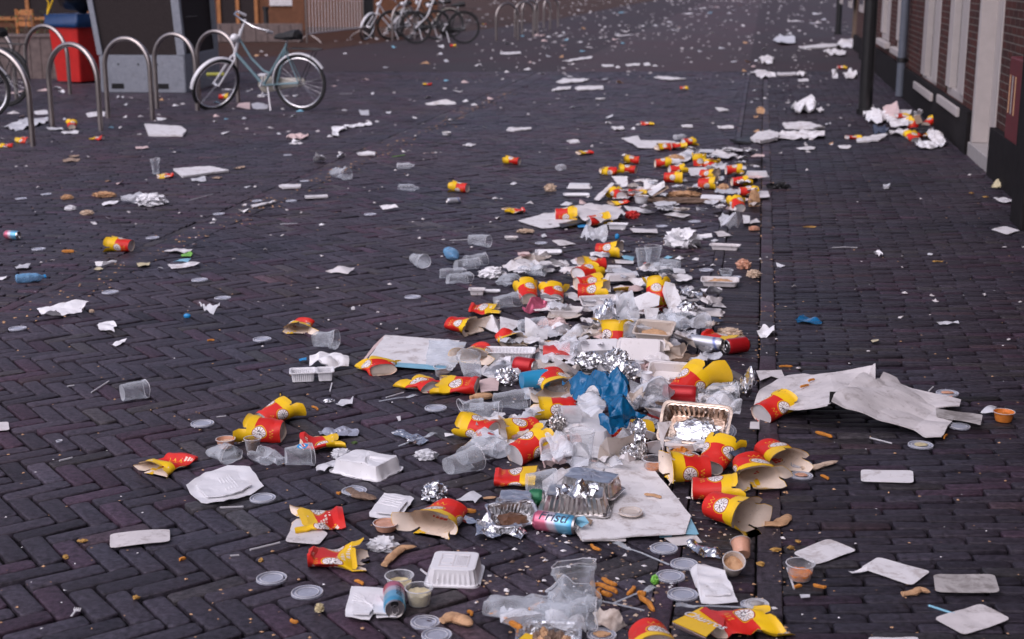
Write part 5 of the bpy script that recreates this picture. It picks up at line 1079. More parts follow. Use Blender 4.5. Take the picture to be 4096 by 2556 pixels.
cart('g',[(1080,500),(1230,500),(1240,590),(1170,610)],'white bucket shaped carton flap at the left of the far heap','white_card',.03,[.06,.06,.02,.0])
cart('g',[(1390,560),(1510,590),(1590,550),(1600,600),(1470,690),(1400,640)],'white box with a brown inside in the far heap','white_card',.03,[.05,.03,.07,.04,0,0])
cart('g',[(1500,640),(1620,590),(1640,620),(1480,700)],'brown inside wall of the white box in the far heap','brown_card',.03,[.0,.04,.03,.0])
cart('g',[(910,720),(1080,560),(1110,570),(960,740)],'leaning clear white strip at the left of the far heap','dull_plastic',.01,[0,.08,.08,0])
cart('g',[(175,935),(440,860),(720,840),(780,940),(600,990),(410,1005)],'large creased white sheet under the left far cups','white_card',.006,warp=.006)
cart('g',[(700,830),(900,780),(1160,800),(1220,880),(1040,960),(800,930)],'milky plastic film lying across the large creased sheet','dull_plastic',.03,warp=.03,sm=True)
cart('g',[(565,960),(820,910),(840,940),(600,1000)],'dark grey rolled paper under the left far cups','dark_metal',.02)
cart('g',[(740,965),(860,970),(850,1000),(760,1000)],'small bright blue wrapper edge between the far cups','blue_paper',.008)
cart('g',[(1200,790),(1330,800),(1510,850),(1400,860),(1230,830)],'white strip left of the red crumpled piece','white_card',.012)
cart('g',[(1510,780),(1560,770),(1830,830),(1700,840)],'white flat tray edge in the brown scraps','white_card',.02)
cart('g',[(1590,870),(1700,850),(1845,880),(1780,900)],'oval white plate edge in front of the brown scraps','white_card',.01)
cart('g',[(1260,1010),(1520,1015),(1530,1055),(1290,1045)],'flat white tray alone in front of the far heap','dull_plastic',.008)
cart('g',[(505,1125),(640,1120),(735,1160),(580,1175)],'pale card alone left of the crossed cups','dirty_card',.005)
cart('g',[(2070,1040),(2160,1030),(2250,1080),(2110,1085)],'pale card near the kerb above the long narrow tray','dirty_card',.006,warp=.01)
cart('g',[(2350,880),(2423,890),(2423,950),(2360,960)],'white card end at the kerb side of the far heap','white_card',.02)
cart('h',[(0,600),(160,585),(175,640),(20,650)],'grey white board leaning over the kerb','dull_plastic',.02)
cart('h',[(0,850),(60,835),(90,860),(0,880)],'pale board end at the kerb below the bread','dull_plastic',.01)
cart('g',[(20,1380),(110,1320),(340,1320),(470,1380),(360,1420),(80,1420)],'spread white paper bag left of the leaning stack of cups','white_card',.01,[0,.05,.02,.02,0,0],warp=.02)
cart('g',[(1110,1310),(1300,1320),(1290,1350),(1120,1340)],'cream card strip behind the clear cups','dull_plastic',.01)
cart('g',[(1880,1070),(2050,1055),(2060,1090),(1900,1110)],'white boat shaped dish right of the crumpled napkin','white_plastic',.01,[.01,.02,0,0])
cart('k',[(580,170),(760,160),(780,220),(620,225)],'pale blue and white carton left of the small shiny tray','film',.01,[.02,.02,0,0])
cart('k',[(1180,85),(1300,70),(1290,110),(1200,100)],'pale blue crumpled packet beside the clear cups at the back','light_blue_card',.01,warp=.02)
cart('k',[(1670,180),(1790,190),(1800,230),(1690,235)],'white foil packet right of the clear cups at the back','film',.01,[.02,.02,0,0])
cart('k',[(2060,520),(2130,520),(2195,560),(2060,550)],'white pointed card near the kerb side of the heap','white_card',.01)
cart('k',[(1640,800),(1870,880),(1900,960),(1800,900)],'brown smeared tray edge left of the silver can','cream_plastic',.04,[.05,.03,0,.0])
cart('k',[(1900,650),(1990,640),(2170,690),(2100,710)],'dark blue grey torn card below the flat tray','dark_blue_card',.015,warp=.015)
cart('k',[(240,720),(360,740),(470,800),(460,880),(250,870)],'clear white crushed box left of the purple lump','film',.02,[.06,.06,.03,0,0],warp=.02,sm=True)
cart('k',[(1100,380),(1250,360),(1240,410),(1110,415)],'yellow carton flap in the back of the heap','yellow_card',.02,[.03,.05,0,0])
cart('k',[(1240,300),(1400,270),(1460,330),(1400,360),(1300,350)],'creased white paper above the long white carton','white_card',.04,[.02,.05,.05,.02,0],warp=.02)
cart('n',[(2220,60),(2420,60),(2400,180),(2240,180)],'red and yellow printed napkin right of the touching pair of cups','pink_paper',.01,warp=.015)
cart('o',[(270,960),(380,920),(400,960),(320,1010)],'pinkish crumpled paper above the small foil tray','pink_paper',.02,warp=.02)
cart('p',[(0,430),(80,425),(85,480),(0,480)],'grey card with a round red mark beside the long cardboard','dull_plastic',.01)
cart('s',[(700,310),(820,280),(865,350),(790,400),(730,360)],'small white and blue box end under the front foil tray','light_blue_card',.02,[.02,.03,.02,0,0])
cart('s',[(820,290),(900,320),(880,360),(850,350)],'brown crust scrap on the board beside the front foil tray','brown_card',.022)
for k,(p,l,mt,z,zs) in enumerate([
 ([(1675,1290),(1850,1265),(2150,1350),(1990,1450),(1830,1400)],'yellow printed snack box at the bottom edge with white lettering','yellow_card',.055,[0,0,0,0,0]),
 ([(1930,1180),(2060,1150),(2180,1260),(2160,1330),(1850,1262)],'red end of the printed snack box','red_card',.055,None)]):
    if k==0: box=cart('s',[(1672,1290),(1960,1150),(2180,1270),(2000,1440)],l,'yellow_card',.045,[0,0,0,0],warp=.001,seed=4); bxloc=box
    else: cart('s',[(1935,1180),(1990,1148),(2180,1262),(2165,1340)],l,'red_card',.049,[0,0,0,0],warp=.001)
cart('s',[(1672,1300),(1995,1450),(1960,1454),(1830,1400),(1700,1340)],'white side of the printed snack box','pink_paper',.02,[.02,.02,0,0,0],warp=.002)
p0=T('s',1840,1240,.0495); p1=T('s',2120,1350,.0495); dv=(p1-p0); an=math.atan2(dv.y,dv.x); c_=T('s',1985,1270,.0495)-box.location
text_part('Churros',.036,'white_card',box,'lettering',lambda x,y:(c_.x+x*math.cos(an)-y*math.sin(an),c_.y+x*math.sin(an)+y*math.cos(an),c_.z))
# cans
can('r',1400,1170,-84,'pink and light blue drinks can near the bottom with its opening to the camera','pink_blue_label',L=.125,r=.028,txt='Fristi',tcol='dark_blue_card',roll=-30,tsz=.03)
can('s',530,420,-22,'pink and light blue drinks can with blue lettering under the front foil tray','pink_blue_label',L=.130,r=.029,txt='Fristi',tcol='dark_blue_card',roll=35,tsz=.044)
can('k',2290,1000,205,'red drinks can with white script lying by the kerb','red_label',L=.112,r=.033,txt='Coca-Cola',tcol='white_card',roll=35,flip=True,tsz=.026)
can('k',1990,960,-30,'silver and blue drinks can beside the red can','silver_blue_label',L=.155,r=.028,z=.02)
can('k',240,1200,150,'red drinks can with white script at the left of the heap','red_label',L=.095,r=.033,z=.02,txt='Coca-Cola',roll=35,flip=True,tsz=.024)
can('o',1740,260,-10,'red and grey drinks can under the large raised snack cup','red_label',L=.13,r=.031,z=.05)
can('s',350,160,-5,'green and red can end beneath the front foil tray','green_can',L=.05,r=.026)
can('e',120,1110,-20,'small purple and silver can on the left sidewalk','pink_blue_label',L=.10,r=.027)
can('f',1975,760,20,'small blue and silver crushed can below the lone snack cup','silver_blue_label',L=.10,r=.02)
ccup('k',330,1350,18,'light blue paper cup with a white base at the left of the heap',L=.10,r0=.032,r1=.040,mat='blue_cup_label',crump=.002,z=.03)
# clear cups, bottles
ccup('m',1310,240,35,'clear plastic cup lying alone on the herringbone bricks',L=.095,r1=.037)
ccup('n',480,880,15,'clear plastic cup with a red white and blue round mark',L=.09,r0=.034,r1=.044,sq=.8,deco=[('blue_paper',.42,.86),('white_card',.50,.80),('red_card',.58,.80)])
ccup('m',2170,830,-35,'crushed clear plastic cup behind the large crushed tray',L=.10,r1=.044,sq=.6,crump=.012)
ccup('n',190,860,150,'crushed clear plastic cup right of the large crushed tray',sq=.5,crump=.014)
ccup('n',2060,960,42,'clear plastic cup lying at the left of the heap, nearest one',L=.12,r1=.044,sq=.9,crump=.004)
ccup('n',2180,860,48,'clear plastic cup behind the nearest clear cup at the left of the heap',L=.12,r1=.044)
ccup('n',2350,800,120,'clear plastic cup with red marks at the left of the heap',L=.12,r1=.044,z=.01,deco=[('red_card',.5,.8)])
ccup('o',790,840,0,'clear plastic cup standing upright beside the foam box',L=.105,r0=.034,r1=.044,stand=True,z=.02,crump=.001,deco=None)
ccup('n',2280,430,-10,'clear plastic cup with printed red lines left of the burst cup',L=.11,r1=.042,sq=.8)
ccup('o',110,340,8,'large clear plastic cup at the left flank of the heap',L=.13,r1=.046,sq=.85,z=.01)
ccup('n',2150,340,200,'clear plastic cup with a brown residue at the left flank',L=.08,r1=.035,sq=.6,crump=.01)
ccup('j',730,950,-15,'crushed clear plastic cup lying above the folded white napkin',L=.105,r1=.046,sq=.85,crump=.012)
ccup('j',2130,1180,100,'clear plastic cup standing in the right cup of the touching pair',L=.12,r1=.044,z=.03,pitch=30,sq=.8)
ccup('j',1640,170,-60,'clear plastic cup alone left of the blue bottle, lying open',L=.12,r1=.042,crump=.008)
ccup('f',2220,1180,-25,'clear ribbed plastic cup alone left behind the blue bottle',L=.13,r1=.040,crump=.008)
bottle('f',1960,1300,-75,'pale blue crushed plastic bottle standing out on the road','' and '' or .17,mat='blue_bottle',cap=None,r=.036)
ccup('j',2100,200,30,'clear plastic cup in the loose row left of the heap, back one',L=.13,r1=.036,crump=.01)
ccup('j',2180,160,35,'clear plastic cup in the loose row left of the heap, furthest one',L=.13,r1=.036,crump=.01)
ccup('j',1960,280,20,'clear plastic cup in the loose row left of the heap, left one',L=.13,r1=.036,crump=.012,sq=.8)
ccup('j',2020,330,25,'clear plastic cup in the loose row left of the heap, front one',L=.13,r1=.036,crump=.01,sq=.8)
ccup('k',1390,200,90,'clear plastic cup standing in the back of the heap, left one',stand=True,L=.12,r1=.044,crump=.006,pitch=-12,deco=[('red_card',.2,.35)])
ccup('k',1480,190,90,'clear plastic cup standing in the back of the heap, right one',stand=True,L=.13,r1=.044,crump=.006)
ccup('k',1560,230,20,'crushed clear plastic cup right of the standing pair',sq=.6,crump=.012)
ccup('k',1640,200,160,'clear plastic cup lying right of the standing pair',sq=.7,crump=.010)
ccup('k',60,560,30,'clear plastic cup left of the pink crumpled wrapper',L=.12,r1=.044,sq=.8,crump=.01)
ccup('k',70,350,60,'flattened clear plastic cup left of the two cups alike',L=.12,r1=.05,sq=.5,crump=.014)
ccup('k',320,250,-20,'large thin clear cup lying between the white paper bag and the cups',L=.13,r1=.05,sq=.5,crump=.014)
ccup('k',310,800,10,'clear plastic cup between the folded paper tray and the purple lump',L=.12,r1=.045,sq=.8,crump=.01)
ccup('k',1700,740,-40,'clear crushed cup above the silver can',L=.14,r1=.05,sq=.6,crump=.016,z=.05)
ccup('k',1880,770,10,'clear crushed cup right above the silver can',L=.13,r1=.05,sq=.6,crump=.016,z=.04,mat='clear_bag')
ccup('o',2150,250,-5,'clear plastic dome right of the large raised snack cup',L=.12,r1=.05,sq=.7,crump=.01,z=.02)
ccup('o',400,1140,5,'clear plastic cup behind the small foil tray',L=.09,r1=.045,sq=.8,z=.01)
ccup('o',680,480,-170,'ribbed clear tumbler above the foam burger box',L=.07,r0=.032,r1=.036,z=.06,mat='milky_plastic',crump=.002)
ccup('s',180,1250,-12,'crushed clear plastic cup at the bottom of the picture, left one',L=.16,r1=.055,sq=.5,crump=.014)
ccup('s',600,1230,60,'crushed clear plastic cup at the bottom of the picture, middle one',L=.15,r1=.055,sq=.55,crump=.018)
ccup('s',780,1220,120,'tall clear plastic cup standing bent at the bottom of the picture',L=.13,r0=.03,r1=.05,stand=True,pitch=-15,crump=.014)
ccup('s',620,1350,0,'clear plastic cup lying beside the bottom foil dish',L=.15,r1=.05,sq=.7,crump=.012)
bottle('i',310,310,25,'pale blue crushed plastic bottle with a blue cap at the left',.155,mat='blue_bottle',r=.028,crump=.010)
bottle('g',1750,140,35,'clear crushed bottle at the very far tip of the heap',.15,mat='clear_bag',cap=None,crump=.006)
bottle('g',600,440,60,'clear crushed bottle alone up the road left of the heap',.12,mat='clear_bag',cap=None,crump=.006)
bottle('f',1510,425,10,'clear crushed bottle alone in the middle distance, upper one',.15,mat='clear_bag',cap=None,crump=.006)
bottle('f',1540,640,-10,'clear crushed bottle alone in the middle distance, lower one',.16,mat='clear_plastic',cap=None,crump=.008)
ccup('f',870,530,-30,'crushed clear plastic cup near the left kerb strip',L=.15,r1=.06,sq=.8,crump=.018)
ccup('e',1510,470,20,'clear plastic cone beside the white board on the left sidewalk',L=.12,r1=.04,stand=True,crump=.012)
ccup('e',1290,760,10,'crushed clear plastic cup left of the crumpled white bag',L=.14,r1=.05,sq=.7,crump=.014,mat='clear_bag')
ccup('l',-20,1120-1000+30,0,'clear dome near the kerb right of the curved dish',L=.10,r1=.04,sq=.6) if False else None
# bags and napkins
lump('e',1465,770,245,.16,'crumpled white plastic bag on the left sidewalk','plastic_bag','plastic bag','paper',.07,amp=.45,f=6)
lump('g',1770,1175,290,.17,'large crumpled white napkin alone behind the long narrow tray','napkin','napkin','paper',.10,amp=.5,f=6)
bag('g',[(780,1100),(830,1010),(1030,1000),(1040,1140),(900,1160)],'clear crumpled bag in front of the far cups',z=.005,zs=[0,.06,.07,0,0],warp=.03)
bag('g',[(2110,960),(2150,880),(2290,890),(2370,930),(2300,1010),(2160,1010)],'clear crumpled bag at the kerb side of the far heap',z=.005,zs=[.02,.07,.08,.03,0,0],warp=.03)
bag('k',[(490,950),(640,850),(760,790),(830,800),(720,900),(700,1030),(560,1000)],'thin milky plastic bag drawn to the left over the heap',z=.05,zs=[.01,.04,.06,.05,.04,.0,0],warp=.03)
bag('k',[(1120,480),(1260,450),(1330,560),(1340,680),(1200,760),(1110,620)],'milky plastic bag standing behind the upright snack cup',z=.04,zs=[.09,.13,.10,.04,0,.03],warp=.04)
bag('k',[(1190,780),(1330,710),(1560,700),(1650,790),(1700,900),(1560,1010),(1200,840)],'milky plastic wrap round the white trays in the middle of the heap',z=.02,zs=[.08,.10,.10,.06,.02,0,.04],warp=.03)
bag('k',[(1570,600),(1640,570),(1720,700),(1840,740),(1830,820),(1640,780)],'clear plastic bag right of the white trays',z=.03,zs=[.06,.06,.06,.03,0,0],warp=.04)
bag('k',[(1580,920),(1720,940),(1830,960),(1780,1060),(1640,1080),(1560,1020)],'pale creased paper bag above the brown food scraps',mat='cream_card',z=.02,zs=[.05,.06,.02,0,0,.01],warp=.04)
bag('o',[(1240,120),(1400,100),(1620,180),(1740,160),(1660,290),(1400,340),(1290,260)],'large milky plastic bag right of the blue bag',z=.04,zs=[.06,.06,.07,.04,.02,0,.02],warp=.05,mat='clear_bag',grp='milky bags')
bag('o',[(1250,180),(1360,170),(1410,280),(1390,350),(1260,260)],'creased beige tissue right of the blue bag',mat='cream_plastic',z=.05,zs=[.05,.05,.03,0,.02],warp=.05)
bag('o',[(2000,310),(2180,200),(2340,280),(2330,430),(2180,440),(1980,340)],'clear crumpled bag right behind the open foil tray',z=.02,zs=[.02,.07,.05,0,0,.02],warp=.04)
bag('o',[(430,600),(560,590),(640,620),(720,720),(700,860),(520,850),(440,700)],'milky plastic wrap on the stained foam lid',z=.05,zs=[.04,.06,.05,.04,0,0,.02],warp=.02)
bag('o',[(750,210),(900,200),(1020,280),(1010,400),(880,420),(760,320)],'clear plastic film over the left part of the blue bag',z=.13,warp=.02)
bag('s',[(0,1190),(150,1165),(380,1210),(400,1310),(150,1420),(20,1310)],'creased clear bag with a fry inside at the bottom left of the heap',z=.006,zs=[0,.04,.05,.02,0,.03],warp=.03)
bag('s',[(440,1240),(500,1200),(830,1310),(840,1454),(430,1454)],'creased clear bag at the bottom edge beside the foil dish',z=.004,zs=[.03,.06,.04,0,0],warp=.03)
lump('k',560,790,170,.07,'purple grey crumpled lump beside the foam plate','napkin','napkin','pink_paper',.06,amp=.3,f=7)
bag('k',[(220,600),(290,540),(380,470),(460,510),(470,590),(350,625),(240,625)],'crumpled pink and blue printed wrapper',mat='pink_blue_label',z=.01,zs=[0,.04,.07,.05,.01,0,0],warp=.03)
lump('j',2340,260,230,.09,'crumpled white napkin in the loose row left of the heap','napkin','napkin','paper',.05,amp=.4,f=6)
sheet_('j',[(575,1045),(680,1010),(880,1010),(958,1040),(955,1130),(780,1170),(750,1130),(660,1085),(580,1130)],'folded white napkin below the crushed clear cup','napkin','napkin','paper',warp=.014,freq=14,fine=.002,zs=[.02,.03,.03,.02,0,0,.02,.03,0],cuts=4)
bag('s',[(900,1220),(980,1180),(1130,1220),(1190,1290),(1230,1370),(1100,1385),(950,1345)],'twisted cream rubbery wrapper left of the bottom edge cup',mat='cream_plastic',z=.006,zs=[.02,.05,.05,.03,0,0,.01],warp=.02,freq=18,fine=.004,name='crumpled_wrapper',cat='wrapper')
lump('r',1290,590,255,.05,'crumpled clear sauce tub above the orange crust','crushed_tub','sauce tub','film',.035,amp=.4,f=4,grp='crushed tubs')
lump('n',1710,810,210,.045,'crumpled clear sauce tub with brown inside left of the heap','crushed_tub','sauce tub','film',.03,amp=.35,f=4,grp='crushed tubs')
tub('s',2250,790,220,'dirty cream tub lying tilted beside the peach coloured tub','bread',h=.045,tilt=35,level=.6,mat='cream_plastic',z=.008); tub('s',2350,650,200,'peach coloured tub squashed on its side at the lower right of the heap','peach_sauce',h=.045,tilt=-60,level=.7,mat='peach_sauce',z=.02)
lump('n',880,800,170,.04,'clear squashed cup behind the dented upside down tray','crushed_tub','sauce tub','film',.03,amp=.35,f=4,grp='crushed tubs')
sheet_('n',[(640,920),(740,850),(850,830),(820,900),(660,960)],'creased brownish plastic strip left of the dented tray','plastic_strip','plastic','film',warp=.015,freq=20,sm=True)
# lids
for t,x,y,w_,l,k in [('r',210,878,300,'clear lid alone below the two flattened cups, left one',{}),('r',555,1015,312,'clear lid alone below the two flattened cups, right one',{}),
 ('m',1962,480,228,'clear lid alone at the left above the trumpet shaped cup',{}),('n',125,1205,255,'clear lid in front of the large crushed tray',{}),('n',1800,330,215,'clear lid alone left of the clear cups',{}),
 ('s',1590,588,270,'clear lid beside the end of the fork, topmost of the lids near the trays',{}),('s',1785,740,270,'clear lid touching the fork handle near the crushed tray',{}),('s',1650,858,285,'clear lid beside the green vegetable scrap',{}),('s',1770,1035,300,'clear lid above the lower fork',{}),('s',2415,1130,170,'clear lid at the right end of the lower fork',{}),
 ('r',1700,1305,290,'crumpled clear lid right of the can at the bottom',dict(crump=.006)),('r',1810,1430,300,'clear lid cut by the bottom edge left of the heap',{}),('s',985,1430,290,'clear lid with a brown crust at the bottom edge',dict(fill='bread')),
 ('t',60,1030,220,'white rimmed lid smeared brown on the kerb strip',dict(fill='grimy_card',mat='milky_plastic')),('n',1010,1135,250,'clear lid with a brown meat scrap on it',dict(crump=.003)),
 ('p',455,800,190,'bluish clear lid behind the kerb cup beside the crust',{}),('p',455,900,205,'clear lid with brown sauce beside the crust',dict(fill='peach_sauce')),('p',1508,628,222,'clear lid alone on the right sidewalk with tan sauce',dict(fill='mayo')),
 ('p',1745,168,200,'clear lid with tan sauce beyond the ramp of cardboard',dict(fill='peach_sauce')),('p',1850,462,190,'dark bluish lid under the end of the long cardboard',{}),
 ('j',118,872,180,'clear lid alone left of the crushed clear cup',{}),('j',1578,462,158,'clear bluish lid alone in the middle of the road',{}),('i',1068,415,160,'clear lid by the left kerb strip, near one',{}),('i',1935,295,158,'clear lid right of the green scrap',{}),('i',2158,472,160,'clear lid above the milky plastic feather',{}),
 ('i',170,768,170,'clear lid near the left edge on the kerb strip',{}),('e',1480,1098,130,'clear lid right of the lone sidewalk cup',{}),('e',375,1208,135,'clear lid left of the lone sidewalk cup',{}),('e',205,718,110,'clear lid far left on the sidewalk, left one of two',{}),('e',448,675,105,'clear lid far left on the sidewalk, right one of two',{}),
 ('e',2120,866,115,'clear lid on the left kerb strip line',{}),('f',1165,870,122,'clear lid in front of the pale paper square',{}),('f',70,740,105,'clear lid at the end of the brown scraps',{}),('f',400,740,110,'clear lid right of the brown scraps',{}),('f',365,295,85,'small clear lid in the middle distance',{}),('f',530,548,90,'small clear lid above the long white tray',{}),
 ('s',1265,230,240,'cream plastic lid lying on the large white board',dict(mat='cream_plastic',z=.022)),('g',400,1150,120,'small clear lid left of the pale card',{}),('g',1885,940,120,'white ringed lid in front of the far heap',{}),('g',1570,985,115,'white lid on the bricks in front of the far heap, left one',{}),
 ('k',2010,1185,170,'clear lid behind the small foil trays near the kerb',{}),('k',1430,1270,140,'clear lid leaning behind the blue bag',dict(z=.06,tilt=40)),('k',1290,1150,150,'dark clear lid behind the foil lumps',dict(z=.07,tilt=40)),('k',2000,200,140,'small clear lid near the curved dish',{}),
 ('m',575,650,60,'tiny clear scrap of lid on the left bricks',{}),('k',2290,270,100,'small clear lid right behind the curved dish',{}),('o',1560,280,200,'clear lid with brown remains in the right part of the heap',dict(z=.05,tilt=25,fill='meat')),('o',2190,550,200,'clear curved lid right of the open foil tray',dict(z=.03,tilt=30))]:
    lid(t,x,y,w_,l,**k)
# tubs
tub('r',1450,960,285,'round clear tub with a thin layer of sauce behind the can','mayo',level=.2); tub('r',1640,1120,278,'round clear tub of creamy sauce right of the can','mayo',h=.045)
tub('t',440,800,258,'clear tub smeared with orange sauce on the right sidewalk','orange_sauce',h=.045,level=.35); tub('o',1490,930,225,'clear tub with orange food above the large board','orange_sauce',h=.04,level=.4,z=.01)
tub('o',1840,900,210,'tilted clear tub of orange sauce right of the orange scraps','peach_sauce',h=.035,tilt=25,z=.02); tub('n',30,740,170,'clear tub with brown sauce beside the trumpet shaped cup','brown_sauce',h=.045,level=.8)
tub('j',1870,1225,185,'clear tub with dark sauce behind the touching pair of cups','brown_sauce',h=.04,level=.4); tub('p',2240,410,190,'small orange tub at the right beyond the cardboard end','orange_sauce',h=.035,level=.7,mat='orange_sauce')
tub('r',1320,400,255,'upside down peach coloured tub above the orange crust','peach_sauce',h=.022,level=.9,mat='peach_sauce'); tub('k',2190,250,140,'clear tub near the curved dish at the kerb',None,h=.03); tub('s',1700,60,10,'tiny round tub rim',None,h=.01) if False else None
tub('m',2190,705,190,'brownish onion shaped tub left of the sauce tub','pale_bread',h=.03,level=.6,mat='peach_sauce'); tub('k',1420,1290,110,'small white pot behind the blue bag','white_plastic',h=.04,z=.05,mat='white_plastic')
tub('g',1370,760,150,'round pot of brown leftovers in the far heap','meat',h=.05,level=.9,mat='white_plastic'); tub('f',1905,100,95,'small cream tub alone up the road','mayo',h=.03,mat='white_plastic')
tub('d',90,985,80,'round orange bread like disc standing on the kerb far up','bread',h=.02,mat='bread',tilt=60,z=.02)
# forks, straws
fork('s',1640,735,1110,530,'clear fork pointing to the large white board'); fork('s',2350,1150,1700,1140,'clear fork below the crushed two part tray'); fork('n',1440,690,1800,570,'clear fork lying across the flat foil wrapper'); fork('s',1100,1110,1500,960,'clear fork beside the fries, prongs up right')
fork('n',1250,255,1620,205,'clear fork in front of the touching pair of cups'); fork('p',-10,360,40,330,'clear fork tip at the edge of the kerb') if False else None
fork('s',940,1080,1400,1180,'clear knife handle below the fries',knife=True); fork('q',690,1235,760,1170,'broken white fork head on the bricks at the lower left',mat='milky_plastic')
fork('s',2900/1.0,0,0,0,'x') if False else None
for t,a,b,c,d2,l,k in [('m',885,170,1055,60,'clear straw alone on the bricks left of the clear cup',{}),('r',0,590,290,520,'long clear straw left of the flattened cups',{}),('r',1370,325,1660,290,'long grey straw behind the cup with folded flaps',{}),('r',1655,780,1760,865,'short clear stick leaning at the moulded tray',{}),('m',2130,1285,2360,1275,'thin white straw in front of the large crushed tray',{}),
 ('t',1580,1030,1810,1105,'pale blue stick under the lower right white card',dict(mat='light_blue_card')),('t',330,700,390,880,'clear stick leaning on the orange tub',{}),('p',1060,555,1255,605,'clear straw alone on the right sidewalk',{}),('p',1580,145,1620,105,'short clear straw beyond the long cardboard',{}),('h',730,1085,950,1085,'curved clear straw on the dark sidewalk',dict(bend=.02)),
 ('j',795,1290,775,1370,'short clear straw below the two part tray',{}),('m',650,110,720,100,'short white straw piece on the left bricks',{}),('m',2100,408,2190,398,'short white straw piece near the left lid',{}),('m',575,830,700,800,'white straw wrapper left of the lone flattened cup',{}),('q',2230,648,2320,640,'short white straw piece at the lower left',{}),
 ('f',1940,1120,2110,1110,'clear straw beside the ribbed clear cup',{}),('f',290,960,460,955,'clear straw on the herringbone bricks in the middle distance',{}),('f',1380,308,1500,290,'green tinted straw up the road',dict(mat='green_paper')),('f',1680,275,1790,268,'pink straw up the road',dict(mat='pink_paper')),('e',1800,740,2060,670,'long pale twig like straw near the left kerb strip',{}),
 ('b',870,910,990,905,'thin pale stick right of the green bicycle',{}),('j',1320,1430,1490,1380,'clear straw left of the touching pair of cups',{}),('k',1990,1450,2010,1400,'x',{}) ]:
    if l!='x': stick(t,a,b,c,d2,l,**k)
# food
FR=[(890,930,935,960),(990,890,1130,955),(935,940,1135,1030),(960,990,970,1075),(985,1020,1085,1055),(1235,1045,1305,975),(1330,1030,1410,1050),(1350,1060,1490,1205)]
for k,(a,b,c,d2) in enumerate(FR): chip('s',a,b,c,d2,['short curled fry at the left end of the cluster of fries','thick fry at the top of the cluster of fries','long fry crossing the middle of the cluster of fries','short upright fry at the lower left of the cluster','short fry below the long one in the cluster','fry standing alone right of the cluster','reddish fry lying across the top of the long hanging one','long bent fry at the right beside the fork prongs'][k],w_=.0125)
for t,a,b,c,d2,l,k in [('s',30,1270,210,1370,'dark orange fry in the clear bag at the bottom left',dict(w_=.013,z=.03)),('s',280,1190,420,1120,'orange fry on the clear bag at the bottom',dict(w_=.012,z=.02)),('s',880,555,970,610,'fry alone below the large board',{}),('s',1400,65,1565,95,'long brown fry lying on the large white board',dict(z=.022,mat='bread')),
 ('p',580,520,725,565,'curved fry alone on the right sidewalk',dict(w_=.012)),('p',625,900,695,935,'short fry below the crust by the kerb cup',{}),('p',1235,385,1285,440,'fry on the ramp of cardboard',dict(z=.03)),('p',1715,575,1745,540,'fry at the tip of the long cardboard',{}),('l',445,1225,520,1205,'red brown fry on the long cardboard, lower one',dict(z=.07)),('l',515,1170,570,1155,'red brown fry on the long cardboard, upper one',dict(z=.07)),
 ('l',255,1040,375,1040,'pale brown fry above the long cardboard',{}),('t',395,890,455,870,'small fry below the orange tub',{}),('t',558,860,675,885,'orange cigarette butt like chip right of the orange tub',{}),('q',1740,710,1800,685,'single yellow fry on the lower left bricks',{}),('n',600,315,660,350,'cigarette butt with an orange filter left of the heap',dict(w_=.008)),('e',600,1240,720,1240,'small pale breadstick left of the lone sidewalk cup',dict(w_=.018)),
 ('i',2010,888,2080,882,'short orange fry on the herringbone bricks left',{}),('o',1690,870,1620,790,'orange scrap strip right of the foil twist, left one',dict(w_=.02,z=.03)),('o',1700,860,1710,780,'orange scrap strip right of the foil twist, middle one',dict(w_=.02,z=.035)),('o',1600,990,1720,960,'orange scrap strip above the gaping cup',dict(w_=.02)),('n',2030,1320,2190,1345,'yellow bent fry above the foil ring',dict(w_=.014)),
 ('n',835,1160,885,1155,'short orange fry beside the lid with the meat scrap',{}),('r',1015,905,1100,940,'brown leaf like fry left of the can',{}),('r',395,1285,465,1310,'small brown fry at the lower left of the cans',{}),('r',2115,1200,2150,1240,'small brown nut like fry near the bottom lids',{}),('r',2330,1240,2390,1205,'orange fry left of the bottom clear bags',{})]: chip(t,a,b,c,d2,l,**k)
def crust(t,pts,l,mat='bread',hgt=.016,w_=.03):
    W=[T(t,x,y) for x,y in pts]; m=MB(); n=len(W); rg=[]; c=W[0].copy(); sd=len(l)
    fine=[]
    for i in range(n-1):
        for j in range(4): f=j/4; fine.append(W[i]*(1-f)+W[i+1]*f)
    fine.append(W[-1]); N=len(fine)
    for i,p in enumerate(fine):
        tt=(fine[min(i+1,N-1)]-fine[max(i-1,0)]).normalized(); sd_=Vector((-tt.y,tt.x,0)); k=math.sin(max(.12,min(1,i/(N-1)*.98+.02))*math.pi)**.4; ww=w_*.5*k*(1+.5*noise.noise(p*40)); hh=hgt*.5*k
        rg.append([(p-c)+sd_*ww*math.cos(a)+Vector((0,0,hgt*.5+hh*math.sin(a)+noise.noise(p*60+Vector((a,0,0)))*.003)) for a in [q*math.pi/5 for q in range(10)]])
    m.rings(rg,True,True); o=m.build('pizza_crust',mat,None); place(o,c+Vector((0,0,.002))); tag(o,l,'crust','bread crusts')
crust('r',[(1300,770),(1370,690),(1480,600),(1620,590)],'curved orange brown crust between the lid and the moulded tray',w_=.028)
crust('p',[(450,850),(560,845),(660,815),(780,785)],'long pale crust right of the kerb cup','pale_bread',w_=.026); crust('t',[(130,335),(240,340),(320,290),(340,250)],'curved thin crust lying over the kerb strip',w_=.035)
crust('t',[(1345,960),(1450,945),(1500,920),(1595,945)],'toasted crust between the cards on the right sidewalk',w_=.022)
crust('r',[(1860,1330),(1960,1290),(2060,1320),(2160,1370)],'knobbly fried crust at the bottom left of the heap',w_=.04,hgt=.025)
